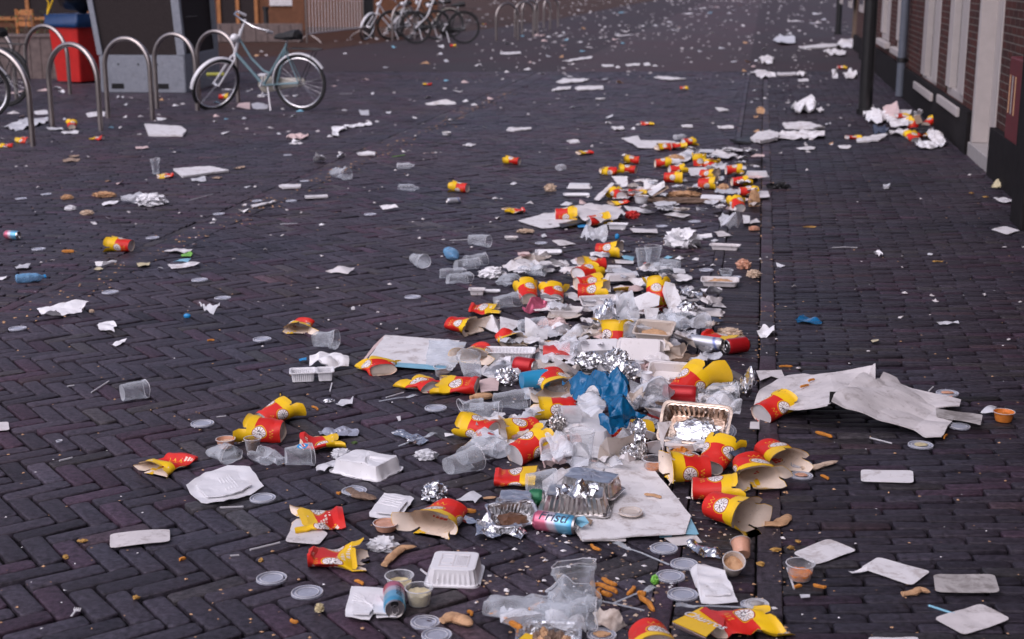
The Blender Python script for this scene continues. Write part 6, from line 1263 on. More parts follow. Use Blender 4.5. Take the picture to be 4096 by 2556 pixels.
crust('n',[(960,1140),(1030,1190),(1130,1210),(1230,1235)],'brown meat strip hanging off the clear lid','meat',w_=.035,hgt=.018)
crust('n',[(2140,265),(2230,250),(2370,240)],'orange brown stick bread left of the burst cup','bread',w_=.035,hgt=.03)
crust('n',[(2260,1210),(2390,1200)],'flat brown crust above the yellow fry',w_=.02,hgt=.008); crust('p',[(195,950),(235,990)],'small pale crust chunk below the kerb cup','pale_bread',w_=.02,hgt=.014)
for t,x,y,w_,h_,l,mt,hg in [('e',1015,695,200,.06,'elongated bread roll on the left sidewalk','bread',.035),('e',655,718,105,.05,'small round bun on the left sidewalk','bread',.03),('e',845,870,110,.06,'pale bun piece on the left sidewalk','pale_bread',.03),('e',683,825,95,.05,'pale crumpled ball on the left sidewalk','paper',.03),
 ('g',485,640,100,.05,'pale bun piece alone left of the far heap','pale_bread',.05),('g',245,1040,150,.05,'flat tan bread piece below the large creased sheet','pale_bread',.02),('h',35,720,90,.02,'round bun standing on edge at the kerb','bread',.11),('h',35,930,85,.05,'round burger bun on the kerb strip','peach_sauce',.025),('k',2360,175,120,.07,'round bun near the kerb beside the curved dish','peach_sauce',.045),
 ('l',35,235,110,.07,'pale bun on the kerb strip beside a clear lid','pale_bread',.035),('k',480,930,120,.07,'round biscuit like bun left of the milky bag','bread',.02),('k',860,1190,120,.06,'bun half under the foil lump','bread',.03),('g',2160,640,110,.07,'brown bun piece in the far heap','bread',.05),('g',1700,345,140,.06,'tan bread roll between the far cups','bread',.05),
 ('o',1560,880,0.1,.01,'x','fries',.01),('g',1780,740,700,.22,'brown flattened food scraps across the far heap','meat',.02),('g',1780,690,300,.10,'chunky brown food scraps in the far heap','bread',.035),('k',1760,1090,420,.15,'dark trampled food scraps beside the kerb side of the heap','meat',.025),
 ('k',1640,1060,180,.07,'orange vegetable scraps under the pale paper bag','fries',.04),('k',2230,830,220,.11,'clump of tan crumbs behind the red can','pale_bread',.03),('o',1760,860,260,.12,'heap of orange fried scraps right of the board','fries',.045),('g',1280,900,120,.07,'bright red crumpled piece in front of the far heap','red_card',.045),('s',1500,905,70,.03,'green pickle slice beside a clear lid','green_paper',.018),
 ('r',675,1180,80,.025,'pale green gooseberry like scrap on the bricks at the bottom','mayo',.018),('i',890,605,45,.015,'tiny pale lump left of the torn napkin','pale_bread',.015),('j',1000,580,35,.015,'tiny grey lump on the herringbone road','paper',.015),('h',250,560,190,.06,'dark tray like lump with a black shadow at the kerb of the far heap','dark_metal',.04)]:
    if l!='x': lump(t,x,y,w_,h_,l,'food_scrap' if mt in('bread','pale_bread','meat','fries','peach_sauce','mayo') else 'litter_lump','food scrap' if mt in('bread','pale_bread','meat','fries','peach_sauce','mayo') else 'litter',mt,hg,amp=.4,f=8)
oval('s',470,1540,640,.17,'oval foil dish full of mushrooms at the bottom edge','foil',None,-4,.03)
# loose paper nearer the camera, left part
def pp(t,p,l,mat='paper',**k): return sheet_(t,p,l,'paper_scrap','paper',mat,warp=k.pop('warp',.01),freq=14,**k)
pp('i',[(355,570),(480,555),(740,485),(865,500),(790,580),(790,605),(600,645),(540,590),(400,630)],'torn white takeaway card with a curled end at the left',zs=[0,.02,.04,.03,.02,0,0,.04,0],grp=None)
pp('i',[(940,740),(960,710),(1090,695),(1135,745),(1100,770),(1110,800),(1040,780),(970,790)],'small torn white napkin at the left of the herringbone bricks')
pp('i',[(1085,920),(1150,885),(1230,878),(1170,920),(1120,935)],'narrow white paper shred below the torn napkin')
sheet_('i',[(1925,550),(1990,560),(2060,570),(2140,520),(2120,590),(2070,630),(1980,590)],'milky plastic feather shaped scrap on the herringbone road','plastic_scrap','plastic','film',warp=.02,freq=20,sm=True,zs=[0,.01,.02,.04,.02,0,0])
sheet_('j',[(730,220),(850,165),(1015,180),(950,235)],'pale diamond shaped tray alone on the herringbone road','paper_card','card','dull_plastic',warp=.01,zs=[0,.02,.01,0])
pp('e',[(1590,1225),(1700,1200),(1870,1210),(1790,1250)],'white card with a green scrap beside it on the left kerb strip','white_card')
pp('e',[(1755,1265),(1850,1230),(1870,1250),(1850,1275),(1760,1285)],'bright green paper scrap on the left kerb strip','green_paper')
pp('e',[(1625,1365),(1780,1345),(1930,1335),(1935,1360),(1800,1385),(1660,1395)],'long white dish below the green scrap','white_card')
pp('e',[(1680,1335),(1760,1310),(1850,1298),(1830,1330),(1750,1345)],'blue and pink printed wrapper on the long white dish','light_blue_card',z=.012)
pp('e',[(1400,5),(1750,30),(1810,70),(1770,115),(1440,110)],'large white board on the left sidewalk before the hoop stands','white_card',th=.02,warp=.004)
pp('e',[(1680,440),(2030,415),(2220,455),(1960,490),(1770,515)],'large white board in the middle of the left sidewalk','white_card',th=.015,warp=.004)
pp('e',[(985,770),(1060,740),(1170,738),(1110,770),(1000,785)],'white paper square left of the crumpled white bag')
pp('e',[(1850,520),(1990,510),(2000,550),(1860,550)],'clear plastic scrap below the large white board','film'); pp('e',[(2050,515),(2160,505),(2120,530)],'tan scrap right below the large white board','brown_card')
pp('e',[(920,1330),(1000,1330),(1130,1320),(1125,1345),(980,1370),(930,1370)],'white printed box scrap below the lone sidewalk cup',zs=[.02,.02,.01,0,0,0]); pp('e',[(910,1400),(960,1380),(1005,1395),(970,1415)],'cream scrap below the printed box scrap','mayo')
pp('e',[(1320,1340),(1460,1340),(1440,1370),(1340,1378)],'cream flake right of the printed box scrap','mayo'); pp('e',[(135,1390),(190,1360),(300,1370),(270,1400),(160,1410)],'pale plastic scrap above the blue capped bottle','film'); pp('i',[(-10,275),(90,262),(60,285),(-10,300)],'white shred at the left edge beside the bottle')
pp('e',[(605,345),(680,325),(780,335),(760,355),(620,362)],'tan cardboard scrap on the left sidewalk, lower one','brown_card'); pp('e',[(665,300),(770,295),(760,310),(680,312)],'tan cardboard scrap on the left sidewalk, upper one','brown_card')
pp('e',[(2255,420),(2370,400),(2375,415),(2290,432)],'tan stick like scrap right of the large white board','brown_card'); pp('e',[(590,70),(765,60),(755,85),(620,90)],'white card under the cup at the hoop stand','white_card'); pp('e',[(1310,215),(1430,210),(1440,228),(1320,235)],'pale scrap alone below the foremost hoop stands','pink_paper')
pp('e',[(440,25),(600,30),(620,50),(470,48)],'white creased plastic strip at the hoop stand foot','film'); pp('a',[(20,1235),(250,1160),(460,1140),(470,1190),(300,1240),(150,1275)],'large greyish pink printed bag behind the nearest hoop stand','film',warp=.03); pp('a',[(330,1080),(460,1070),(465,1110),(340,1115)],'white box scrap behind the nearest hoop stand','white_card')
pp('a',[(830,1100),(940,1085),(1020,1090),(1015,1130),(850,1140)],'white sheet between the middle hoop stands','white_card'); pp('i',[(465,0),(466,1),(466,0)],'x') if False else None
pp('f',[(1255,785),(1400,775),(1440,800),(1290,822)],'pale paper square in the middle of the road','white_card',zs=[.0,.03,.02,0]); pp('f',[(280,600),(310,590),(495,590),(490,612),(320,622)],'long white tray by the brown scraps','white_card',th=.012,warp=.002)
pp('f',[(530,700),(750,688),(755,705),(540,718)],'long narrow white tray in the middle distance','white_card',th=.012,warp=.002); pp('f',[(10,790),(240,748),(250,755),(30,808)],'long narrow beige card on the left kerb line','white_card',th=.008)
pp('f',[(1035,290),(1060,278),(1215,278),(1210,298),(1050,300)],'white flat tray with a dark hollow behind the left kerb strip','white_card',th=.012); pp('f',[(2055,200),(2110,185),(2200,188),(2140,212)],'white square card up the road','white_card')
pp('f',[(375,180),(500,175),(505,185),(400,190)],'white sliver in the middle distance left','white_card'); pp('f',[(345,120),(420,95),(490,110),(570,98),(540,135),(400,145)],'pinkish crumpled paper in the middle distance left','pink_paper',warp=.03)
pp('f',[(610,355),(640,290),(690,320),(735,325),(730,350)],'crumpled white napkin peak in the middle distance',zs=[0,.08,.03,.04,0],warp=.02); pp('f',[(840,300),(900,270),(930,290),(930,315),(850,318)],'crumpled clear scrap right of the napkin peak','film',zs=[0,.05,.02,0,0]); pp('f',[(2230,1400),(2300,1330),(2300,1400)],'x') if False else None
pp('j',[(470,1070),(545,1055),(545,1080),(480,1090)],'small bright blue scrap left of the folded napkin','blue_paper'); lump('f',140,0,1,.01,'x','x','x','paper') if False else None
lump('i',1815,655,70,.02,'bright blue bottle cap like piece on the herringbone road','bottle_cap','bottle cap','blue_paper',.02,amp=.05,f=2); lump('g',1135,1100,45,.03,'bright blue ball in front of the far heap','bottle_cap','bottle cap','blue_paper',.03,amp=.03,f=2)
pp('b',[(1695,1005),(1890,990),(1900,965),(1990,995),(2000,1015),(1720,1022)],'bent tan and white card up the middle of the road','white_card',zs=[.02,0,.06,.02,0,0]); pp('b',[(910,1230),(1060,1205),(1180,1195),(1180,1215),(940,1245)],'long white paper right of the green bicycle',warp=.02); pp('b',[(1055,1075),(1150,1070),(1155,1120),(1070,1115)],'grey white sheet right of the green bicycle','film')
pp('b',[(790,1250),(850,1230),(940,1255),(850,1290),(860,1330),(800,1330)],'crumpled white tissue right of the green bicycle',warp=.03); pp('b',[(10,1010),(80,1000),(180,1020),(170,1060),(30,1060)],'white plastic scrap under the green bicycle','film'); pp('a',[(2310,1010),(2423,1000),(2423,1060),(2290,1040)],'pinkish white paper under the green bicycle frame','pink_paper')
pp('b',[(2050,1410),(2200,1400),(2160,1430),(2070,1430)],'white card square up the road, left of centre','white_card') if False else None
# far white sheets on the road
for t,p,l in [('c',[(545,800),(610,770),(875,772),(800,800),(580,815)],'long white sheet far up the road, upper left of three'),('c',[(500,880),(560,855),(690,845),(680,870),(540,885)],'long creased white sheet far up the road, lower left of three'),('c',[(725,860),(770,842),(1000,838),(1000,870),(750,878)],'long white sheet far up the road, lower right of three'),
 ('c',[(1490,755),(1620,748),(1805,770),(1640,785)],'long thin white sheet far up the middle of the road'),('c',[(600,600),(740,570),(895,550),(890,570),(720,595)],'white crumpled strip far up the road on the border of the dark paving'),('c',[(60,1270),(100,1245),(310,1250),(290,1265),(110,1280)],'crumpled white strip alone in the middle of the road'),
 ('c',[(645,1370),(750,1365),(775,1390),(680,1395)],'white card left of the far end of the heap'),('c',[(1075,1240),(1190,1235),(1210,1260),(1120,1270)],'white card with a red edge up the road before the heap'),('c',[(2085,1050),(2160,1055),(2220,1080),(2120,1085)],'white card left of the kerb up the road'),('c',[(1755,1220),(1860,1218),(1870,1238),(1770,1240)],'white card just beyond the far tip of the heap'),('c',[(2105,1232),(2260,1230),(2265,1250),(2130,1252)],'white card at the kerb beyond the heap'),
 ('c',[(0,515),(200,510),(205,525),(10,535)],'long pink white card left of the far road'),('c',[(985,635),(1100,630),(1100,650),(1000,655)],'small white card in the far row, left one'),('c',[(1215,630),(1360,620),(1350,640),(1230,645)],'small white card in the far row, middle one'),('c',[(1390,620),(1450,615),(1460,640),(1400,645)],'small white card in the far row, right one'),('c',[(925,960),(1020,955),(1010,965),(930,970)],'thin white sliver up the road')]:
    pp(t,p,l,'white_card',th=.01)
for t,p,l,mt,k in [('d',[(285,1110),(350,1100),(520,1100),(660,1140),(560,1155),(310,1140)],'large white flattened box on the sidewalk beyond the heap','white_card',dict(th=.02)),('d',[(230,1190),(450,1170),(480,1165),(660,1175),(660,1220),(420,1240),(260,1230)],'crumpled white sheets below the large flattened box','white_card',dict(warp=.03)),
 ('d',[(0,1250),(60,1200),(180,1180),(260,1210),(240,1245),(90,1275)],'white box lid with a dark edge on the kerb beyond the heap','white_card',dict(th=.03)),('h',[(-180,150),(0,120),(0,170),(-90,165)],'dark pizza box tip beyond the heap','dark_metal',dict(th=.02)),('d',[(940,1240),(1130,1205),(1220,1200),(1130,1260),(945,1265)],'long white tray near the small heap by the wall','white_card',dict(th=.015)),('d',[(770,1295),(870,1285),(900,1300),(860,1320),(800,1315)],'white oval card on the sidewalk before the small heap','white_card',{}),('d',[(410,1310),(500,1300),(580,1305),(560,1330),(450,1330)],'cream and white scrap on the sidewalk beyond the kerb','white_card',{}),
 ('d',[(1000,1040),(1080,990),(1160,1010),(1240,1060),(1150,1110),(1050,1090)],'white bag in the small heap by the wall, left one','white_plastic',dict(warp=.08)),('d',[(1170,950),(1300,905),(1320,1000),(1270,1050),(1190,1010)],'pale carton standing on top of the small heap by the wall','pink_paper',dict(zs=[.08,.16,.12,.04,.04],warp=.02)),('d',[(1200,1060),(1400,1040),(1400,1120),(1250,1130)],'white sheet in the middle of the small heap by the wall','white_card',dict(warp=.04,z=.05)),('d',[(1220,1170),(1400,1150),(1390,1210),(1240,1195)],'white sheet at the front of the small heap by the wall','white_card',dict(warp=.03)),
 ('d',[(1560,1170),(1610,1150),(1720,1230),(1740,1280),(1650,1300),(1580,1230)],'long white paper tongue in the small heap by the wall','white_card',dict(warp=.04,zs=[.08,.08,.03,0,0,.03])),('d',[(1450,1290),(1500,1260),(1690,1270),(1740,1290),(1600,1320),(1500,1318)],'white bag at the near right end of the small heap','white_plastic',dict(warp=.04)),('d',[(1420,1020),(1500,980),(1530,1010),(1470,1060)],'white peak of paper in the small heap by the wall','white_card',dict(zs=[.05,.15,.1,.03],warp=.03)),('d',[(1480,1140),(1580,1120),(1590,1170),(1500,1190)],'black scrap in the small heap by the wall','black_plastic',dict(z=.05,warp=.03)),('d',[(1080,1150),(1200,1120),(1230,1190),(1100,1200)],'dark green can carton left of the small heap','dark_blue_card',dict(warp=.04)),('d',[(1310,970),(1430,980),(1420,1010),(1330,1010)],'white tray on top of the small heap by the wall','white_card',dict(z=.10)),
 ('d',[(1440,1030),(1500,1020),(1530,1090),(1470,1100)],'tan carton in the small heap by the wall','brown_card',dict(z=.08,zs=[.05,.05,0,0])),('d',[(360,970),(440,930),(560,920),(580,960),(560,1000),(400,1010)],'crumpled white bag on the sidewalk before the lamp post','white_plastic',dict(warp=.07,th=.02)),('d',[(580,970),(620,960),(655,985),(610,1000)],'small white tissue right of the crumpled bag','white_card',dict(warp=.03)),
 ('d',[(430,425),(640,400),(760,400),(770,425),(500,440)],'long white sheet far up by the thick lamp post','white_card',dict(th=.03)),('d',[(640,465),(740,450),(850,470),(830,500),(720,490)],'crumpled white sheet far up by the thick lamp post','white_card',dict(warp=.06)),('d',[(740,420),(800,375),(900,370),(950,400),(900,430)],'big white plastic bag far up by the thick lamp post','white_plastic',dict(warp=.10)),('d',[(200,360),(260,330),(400,335),(400,390),(270,400)],'grey white litter heap far up the sidewalk','film',dict(warp=.08)),
 ('d',[(70,540),(110,515),(200,520),(200,570),(120,575)],'white litter heap at the far kerb, upper one','white_card',dict(warp=.07)),('d',[(0,640),(120,630),(230,680),(100,700)],'white litter sheet at the far kerb, lower one','white_card',dict(warp=.05)),('d',[(230,655),(400,650),(410,670),(250,675)],'grey board across the far kerb','dull_plastic',dict(th=.02)),('d',[(410,660),(480,650),(500,670),(430,680)],'white bag end at the far board','white_card',dict(warp=.05)),('d',[(420,705),(510,698),(520,720),(430,725)],'white card on the far sidewalk','white_card',{}),
 ('d',[(720,620),(760,620),(780,700),(730,690)],'pale strip of litter left of the lamp post foot','white_card',dict(warp=.03)),('d',[(820,660),(880,640),(950,660),(940,690),(850,700)],'white litter lump left of the lamp post foot','white_card',dict(warp=.05)),('h',[(2150,650),(2250,648),(2370,680),(2230,690)],'white flat wrapper at the foot of the dark post','white_card',{}),('h',[(2130,560),(2160,530),(2220,540),(2210,570)],'cream lump at the foot of the dark post','mayo',dict(warp=.04)),('h',[(1175,552),(1240,550),(1225,575),(1185,575)],'tiny pale cup bottom on the dark sidewalk','film',dict(th=.02)),
 ('l',[(60,745),(110,715),(215,735),(215,770),(90,780)],'crumpled white tissue on the kerb strip','paper',dict(warp=.03)),('l',[(1090,35),(1130,25),(1175,45),(1140,60)],'small white tissue on the right sidewalk','paper',dict(warp=.02)),('l',[(1650,645),(1840,640),(1850,655),(1680,665)],'thin white sliver on the dark sidewalk','film',{}),('l',[(1070,800),(1140,795),(1135,825),(1085,825)],'cream flake in the middle of the right sidewalk','mayo',{}),('t',[(870,740),(950,730),(1040,700),(1045,740),(900,768)],'white crumpled tissue at the left tip of the stained card','paper',dict(warp=.015)),
 ('t',[(440,940),(530,935),(530,960),(450,970)],'thin clear film flake on the sidewalk bricks','film',dict(warp=.002)),('p',[(2040,350),(2130,320),(2190,330),(2150,380)],'clear wrapper left of the small orange tub','film',dict(warp=.02)),('p',[(1640,195),(1790,195),(1780,250),(1700,260)],'round brown stained spot card on the cardboard end','peach_sauce',dict(z=.012)) ,
 ('n',[(830,290),(880,255),(970,265),(1000,240),(990,290),(900,315)],'torn clear film scrap in front of the printed board','film',dict(warp=.01)),('n',[(1420,430),(1460,420),(1465,450),(1440,460)],'small white flake on the bricks left of the heap','paper',{}),('n',[(1880,580),(1970,575),(1980,600),(1890,600)],'white flat stick end left of the heap','paper',{}),('r',[(2040,290),(2090,265),(2160,290),(2200,330),(2120,345),(2050,330)],'silver foil ring beside the cup with folded flaps','foil',dict(warp=.008)),
 ('n',[(2000,1220),(2160,1150),(2250,1200),(2180,1260),(2160,1240)],'crumpled clear film with a foil twist left of the board','film',dict(warp=.02))]:
    if isinstance(k,set): k={}
    pp(t,p,l,mt,**k)
# ---------------- pieces packed between the larger litter of the heap ----------------
rf=random.Random(77)
FL=[('crumpled_paper','paper','white_card',.018,'crumpled white paper packed between larger litter in the heap',0),('crumpled_paper','paper','dull_plastic',.02,'greyish white card piece packed between larger litter in the heap',0),('plastic_film','plastic','clear_bag',.028,'creased clear film packed between larger litter in the heap',1),
('plastic_film','plastic','milky_plastic',.025,'creased milky film packed between larger litter in the heap',1),('crumpled_paper','paper','paper',.022,'bright white napkin packed between larger litter in the heap',0),('foil_piece','foil','foil',.02,'crinkled foil piece packed between larger litter in the heap',0),('crumpled_paper','paper','cream_plastic',.02,'stained cream card piece packed between larger litter in the heap',0),('crumpled_paper','paper','pink_paper',.015,'pinkish paper piece packed between larger litter in the heap',0)]
for y0,y1,x0,x1,n_ in ((350,420,1560,1800,16),(420,500,1440,1790,30),(600,690,1230,1640,18),(690,790,1280,1690,40),(790,880,1190,1690,42),(880,980,1260,1740,40),(980,1060,1140,1700,26),(1060,1110,1290,1500,6)):
    for _ in range(int(n_*1.15)+8):
        big=_%4==0
        X=rf.uniform(x0,x1)*1.6904; Y=rf.uniform(y0,y1)*1.6904; nm,ct,mt,wp_,lb,sm_=FL[rf.choice((0,0,1,1,2,2,3,4,4,6,7,2,3,0))]
        m1=(G(X+10,Y).x-G(X,Y).x)/10; r_=rf.uniform(.03,.066)*(1.25 if Y<1150 else 1)*(1.6 if big else 1); k_=rf.randint(5,7); a0=rf.uniform(0,6.28); P=[];zs=[]
        asp=(Y+110)/2600*.62
        for q in range(k_):
            a=a0+q*2*math.pi/k_; rr=r_/m1*rf.uniform(.6,1.2); P.append(((X+rr*math.cos(a))*2.423,(Y+rr*math.sin(a)*asp)*2.423)); zs.append(rf.choice((0,0,rf.uniform(0,.05))))
        sheet_('a',P,lb,nm,ct,mt,th=.001,warp=wp_*.6,freq=16,seed=rf.randint(1,900),z=rf.uniform(.004,.012) if big else rf.uniform(.006,.045),zs=zs,cuts=3,grp='pieces packed between the larger litter of the heap',fine=.002,sm=bool(sm_))
# ---------------- small far scraps ----------------
rs=random.Random(11)
far_pts=[]
FS='''c 1300 100 1400;c 1310 145 800'''
def flat_scrap(m,g_,hw,hd,h_,o_=Vector((0,0,0))):
    n=rs.randint(4,7); a0=rs.uniform(0,6.28); P=[]
    for k in range(n):
        a=a0+k*2*math.pi/n; r_=rs.uniform(.55,1.1); P.append(Vector((math.cos(a)*hw*r_,math.sin(a)*hd*r_,rs.choice((0,0,rs.random()))*h_)))
    c=Vector((rs.uniform(-.2,.2)*hw,rs.uniform(-.2,.2)*hd,h_*rs.uniform(.2,.8))); V=[o_+p for p in P]+[o_+c]; th=Vector((0,0,.002)); V+= [v+th for v in V]
    m.add(V,[(k,n,(k+1)%n) for k in range(n)]+[(n+1+k,n+1+(k+1)%n,2*n+1) for k in range(n)]+[(k,(k+1)%n,n+1+(k+1)%n,n+1+k) for k in range(n)])
def scrap(x,y,w_,mt,label,grp):
    g_=G(x,y,.003); sc_=(G(x+10,y).x-G(x,y).x)/10; m=MB(); hw=w_*sc_/2; flat_scrap(m,g_,hw,min(hw,rs.uniform(.03,.08)),min(.05,hw*.7)); o=m.build('paper_scrap',mt,None,smooth=False); place(o,g_); tag(o,label,'scrap',grp)
SC=[]
for tl,s_ in (('c','1400 100 40;1470 145 25;1240 250 60;1065 260 50;1020 260 30;1155 250 35;1385 255 45;1420 225 30;1510 250 70;1610 180 50;1640 215 80;1580 235 40;1690 290 90;1830 135 120;1860 165 50;1930 140 70;2030 125 60;2100 70 60;1900 90 70;1975 80 60;2260 105 60;2230 130 60;2330 55 60;2290 215 50;2120 250 50;2360 250 50;2060 325 40;1855 240 50;1740 270 60;1790 190 40;1370 340 60;1290 295 60;1200 350 190;1110 385 70;1140 330 70;985 370 50;885 380 50;1050 405 50;1190 425 60;780 410 70;860 465 100;795 497 80;640 390 70;590 350 60;660 275 50;620 320 60;545 325 40;475 360 60;430 400 70;405 350 70;420 300 90;350 345 60;290 385 50;215 350 60;250 300 40;290 305 50;370 260 40;810 280 60;800 105 40;880 110 30;750 165 40;700 185 30;610 75 40;690 65 30;920 55 50;1100 130 60;1170 125 80;1210 120 50;455 465 60;610 450 80;75 430 60;40 395 40;470 550 60;595 555 60;290 610 60;330 615 50;160 655 40;70 700 80;265 675 80;410 715 90;620 665 50;700 625 40;740 670 50;620 708 40;670 745 80;1020 770 70;1170 805 80;1140 655 60;1500 640 70;1250 695 50;1240 725 40;1460 710 50;1820 560 70;1855 605 40;1760 500 30;1765 475 40;1930 500 60;2015 570 50;2150 470 90;2220 425 50;2380 420 60;2410 360 50;2270 600 70;2390 605 80;2365 690 60;2410 720 40;1915 770 40;1945 765 20;1010 912 30;1230 922 30;950 1020 25;710 1045 70;275 1110 40;1060 1140 90;1050 1195 70;1295 1250 70;2200 1170 60;2060 1200 40;985 1385 30;1340 1210 40;1645 895 30;1475 1000 25;480 1010 25;890 1415 30;20 770 40'),
 ('d','580 125 100;650 175 60;690 200 50;420 190 180;550 210 60;600 205 70;385 240 50;435 275 40;590 240 50;75 295 40;350 190 60;480 90 30;260 80 30;60 60 40;120 25 30;160 165 40;640 20 40;830 270 50;850 240 50;840 200 40;880 290 50;120 440 60;170 505 40;60 545 60;30 590 60;540 360 40;640 380 30;480 390 30;320 765 40;510 770 30;130 870 50;60 880 70;10 905 30;50 1040 60;330 910 50;690 930 40;880 935 60;800 1045 40;690 1100 60;880 1110 30;60 1165 60;490 1270 40;715 1275 60;740 340 30;350 300 60;40 810 60'),
 ('b','1400 465 60;1845 455 80;1845 525 60;1310 655 60;1700 620 120;1790 668 60;1900 598 60;2215 640 70;2255 495 40;1835 385 100;830 400 40;985 385 40;920 520 70;110 500 40;160 540 50;60 545 60;1120 775 80;850 780 30;820 835 70;1400 900 50;1550 968 35;1595 980 35;1725 950 80;1900 785 70;2080 800 90;1895 860 50;2030 905 120;2090 985 80;2170 1018 80;2330 960 80;910 1070 80;1340 1098 60;1600 1148 60;1940 1165 50;1680 1200 30;1410 1215 25;1230 1180 60;200 1245 55;375 1275 50;650 1275 50;770 1325 70;1150 1180 60;280 1300 60;45 1305 30;2270 1240 50;1185 912 60;440 1385 120;430 1135 80;440 930 70;350 930 60;480 1080 80;320 1060 50;2120 200 80;1870 250 50;2260 175 40;1300 335 50;1550 400 60;1820 400 50;1230 380 50'),
 ('a','1215 1022 60;1170 950 80;1270 950 50;1560 940 40;1570 970 60;1700 1025 60;1770 1010 50;1360 1130 70;1215 1138 60;1560 1165 110;1540 1115 50;2090 1130 90;2190 1155 60;2090 1180 60;1355 1302 55;2180 1295 100;2390 1250 45;2370 1150 60;2100 1000 70;560 860 120;600 900 90;400 880 120;180 905 200;130 1100 110;210 1140 70;1080 1240 60;1165 1245 50;500 1380 25;20 1350 60;630 1160 60;2200 870 120;2400 885 60'),
 ('e','700 265 40;1690 265 50;1665 235 40;155 405 50;255 400 30;1050 545 60;1170 570 110;370 605 40;860 310 50;910 960 90;2080 920 60;2060 950 70;2360 845 110;2370 780 50;1955 885 30;1740 855 30;1250 850 40;1070 920 80;1320 960 25;1900 1095 30;1880 1000 30;1890 1170 60;2265 1300 40;1560 1400 80;2400 605 80;1415 535 25;1925 580 25;215 1180 25;510 1310 40;400 1330 30'),
 ('f','50 600 50;870 270 60;1490 262 50;1540 255 60;1800 270 30;1410 440 40;950 615 25;1160 640 25;1110 605 25;1205 755 35;360 828 40;495 850 25;695 970 70;150 1210 55;1680 915 40;1580 940 30;1875 1110 40;1640 1100 40;1970 1140 30;1860 1275 30;700 1270 30;1630 1020 20;2330 940 40;2400 910 60;2160 990 20;2380 715 70;1530 490 40;1280 605 30;2150 1185 40;200 1070 30;310 1075 40'),
 ('g','1205 295 70;890 210 40;980 175 30;130 575 90;290 765 90;15 715 40;800 760 90;640 775 120;430 1085 100;1170 1150 80;2080 1125 90;1640 1290 90;1740 1295 90;1900 1305 90;2060 1365 70;640 1015 40;2100 885 40;1410 780 50;860 700 50;1000 700 50;480 975 60'),
 ('h','270 250 40;500 400 40;510 240 60;500 180 50;1940 445 40;1510 655 25;950 680 20;2250 1080 50;1590 1145 70;1130 1145 70;2420 1080 30;1345 1160 20;985 1210 20;720 175 40;540 130 60'),
 ('l','1345 155 20;1370 382 60;1610 405 50;1640 455 60;930 350 20;1330 600 60;2070 400 50;2290 795 40;1050 895 50;430 1048 60;2390 460 50;85 680 30;230 790 30;1590 575 25;390 325 60;270 145 90'),
 ('j','695 60 30;655 370 40;90 510 40;760 680 30;1270 720 30;1240 605 40;2400 500 60;1060 540 20;125 935 30;320 540 20;1355 335 50;1420 770 40')):
    for e_ in s_.split(';'):
        x,y,w_=map(float,e_.split()); X,Y=px(tl,x,y); SC.append((X,Y,w_/2.3))
pal=['white_card','paper','paper','film','film','white_card','dull_plastic','pink_paper','paper','bread','light_blue_card','film']
SC.sort(key=lambda q:-q[2])
stuff_m={}
for q_,(X,Y,w_) in enumerate(SC):
    mt=pal[rs.randint(0,len(pal)-1)]
    if q_>=165:
        sc_=(G(X+10,Y).x-G(X,Y).x)/10; hw=w_*sc_/2; flat_scrap(stuff_m.setdefault('all',MB()),None,hw,min(hw,.06),min(.04,hw*.7),G(X,Y,.003)); continue
    zn='far up the street' if Y<200 else ('in the middle distance' if Y<560 else 'on the nearer bricks')
    side='by the hoops and bicycles' if X<1300 else ('on the road' if X<2950 else 'on the right sidewalk'); nm={'bread':'brown','light_blue_card':'pale blue','film':'greyish clear','pink_paper':'pinkish'}.get(mt,'white')
    scrap(X,Y,w_,mt,f'small {nm} scrap of litter {side} {zn}',f'small {nm} scraps {side} {zn}')
rq=random.Random(9); sv=stuff_m['all']; rs=rq
for _ in range(620):
    k_=rq.random()
    if k_<.62: X,Y=rq.uniform(1900,3340),4+330*rq.random()**2.0
    elif k_<.8: X,Y=rq.gauss(2500,230),rq.gauss(130,45)
    elif k_<.9: X,Y=rq.gauss(3160,120),rq.gauss(260,90)
    else: X,Y=rq.uniform(500,2400),rq.uniform(150,640)
    if not(2<Y<900) or not(-50<X<3340): continue
    sc_=(G(X+10,Y).x-G(X,Y).x)/10; hw=rq.uniform(5,15)*sc_*.5*(1 if Y<250 else .8); flat_scrap(sv,None,hw,min(hw,.06),min(.05,hw*.8),G(X,Y,.004))
o=stuff_m['all'].build('tiny_far_scraps','dirty_card',None,smooth=False); tag(o,'countless tiny pale scraps of litter strewn over the far street','litter',None,'stuff')
# ---------------- crumbs and leaf bits in the joints (uncountable) ----------------
def crumbs(name,mat,n,seed,fn,sz,label):
    r=random.Random(seed); m=MB()
    for _ in range(n):
        p=fn(r)
        if p is None: continue
        s_=r.uniform(*sz); a=r.uniform(0,6.28); u=Vector((math.cos(a),math.sin(a),0)); v=Vector((-math.sin(a),math.cos(a),0)); k=r.uniform(.3,.9); h_=s_*r.uniform(.15,.6)
        b=[p+u*s_,p+v*s_*k,p-u*s_*r.uniform(.5,1),p-v*s_*k]; t_=p+Vector((0,0,h_))
        m.add(b+[t_],[(0,1,4),(1,2,4),(2,3,4),(3,0,4)])
    o=m.build(name,mat,None,smooth=False); tag(o,label,'crumbs',None,'stuff')
def anywhere(r):
    x,y=r.uniform(0,4096),r.uniform(300,2556)**1.0; 
    return G(x,y,.0015)
def heap(r):
    y=r.uniform(620,2556); c=2750-(y-620)*.28 if y<1600 else 2480; wd=300+ (y-600)*.25
    return G(r.gauss(c,wd*.42),y,.002)
def kerb(r):
    v=3+r.random()**1.5*14; return UV(r.choice((.112,.04,-.2))+r.gauss(0,.012),v,-.002)
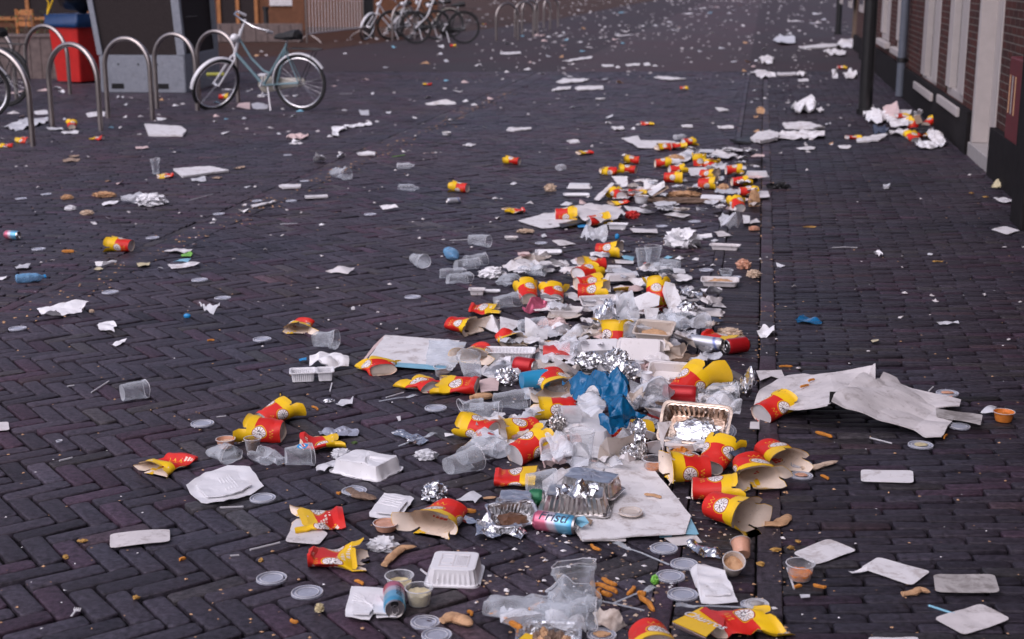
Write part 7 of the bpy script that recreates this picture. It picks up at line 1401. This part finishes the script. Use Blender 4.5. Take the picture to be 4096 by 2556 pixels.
def lkerb(r):
    v=5+r.random()*14; return UV(-3.3+r.gauss(-.05,.07),v,.001)
crumbs('pale_crumbs','paper',130,1,anywhere,(.002,.006),'tiny pale crumbs scattered over the bricks'); crumbs('brown_crumbs','bread',650,2,anywhere,(.002,.008),'tiny brown crumbs and leaf bits scattered over the bricks')
crumbs('heap_crumbs','pale_bread',900,3,heap,(.002,.009),'crumbs of food trampled around the heap'); crumbs('heap_paper_bits','white_card',240,4,heap,(.004,.014),'torn bits of paper trampled around the heap')
crumbs('kerb_debris','bread',520,5,kerb,(.003,.009),'leaf bits and crumbs caught along the right kerb strip'); crumbs('left_kerb_debris','bread',420,6,lkerb,(.004,.014),'brown leaf debris along the left kerb strip')
crumbs('food_mush','meat',500,7,heap,(.003,.012),'dark trampled food around the heap')
for k,(t,x,y,w_,l) in enumerate([('q',795,515,80,'orange leaf on the bricks at the lower left'),('q',635,665,60,'small brown leaf in a brick joint at the lower left'),('q',1320,1060,70,'dry brown leaf in the open joint at the bottom left'),('t',225,545,85,'yellow oak leaf on the kerb strip'),('t',360,525,60,'dry curled leaf on the sidewalk, left one'),('t',425,475,40,'dry curled leaf on the sidewalk, right one'),('t',95,672,60,'orange leaf on the kerb strip at the right'),('r',105,700,45,'small orange leaf left of the flattened cups'),('h',530,905,110,'orange brown leaf scrap on the right sidewalk'),('h',1955,605,40,'orange leaf near the wall'),('h',2080,638,50,'yellow leaf near the wall'),('h',1655,1210,90,'yellow brown leaf on the dark sidewalk'),('s',560,850,40,'pale leaf flake on the bricks below the foil tray'),('n',1015,665,60,'green leaf scrap above the dented tray')]):
    lump(t,x,y,w_,.018,l,'leaf','leaf','leaf_green' if 'green' in l else 'leaf',.008,amp=.6,f=5,sub=2,smooth=False)

for k,(x,y,mt) in enumerate([(350,1500,'meat'),(430,1460,'bread'),(500,1480,'meat'),(580,1490,'meat'),(640,1530,'bread'),(470,1520,'meat'),(390,1530,'bread')]):
    lump('s',x,y,110,.05,'brown mushroom piece in the bottom foil dish' if mt=='meat' else 'tan food piece in the bottom foil dish','food_scrap','food scrap',mt,.025,amp=.3,f=3,z=.012,grp='food pieces in the bottom foil dish',seed=40+k)
sheet_('s',[(190,1470),(250,1420),(320,1425),(310,1500),(230,1530)],'yellow card scrap in the left end of the bottom foil dish','card_piece','card','yellow_card',z=.03,warp=.01)
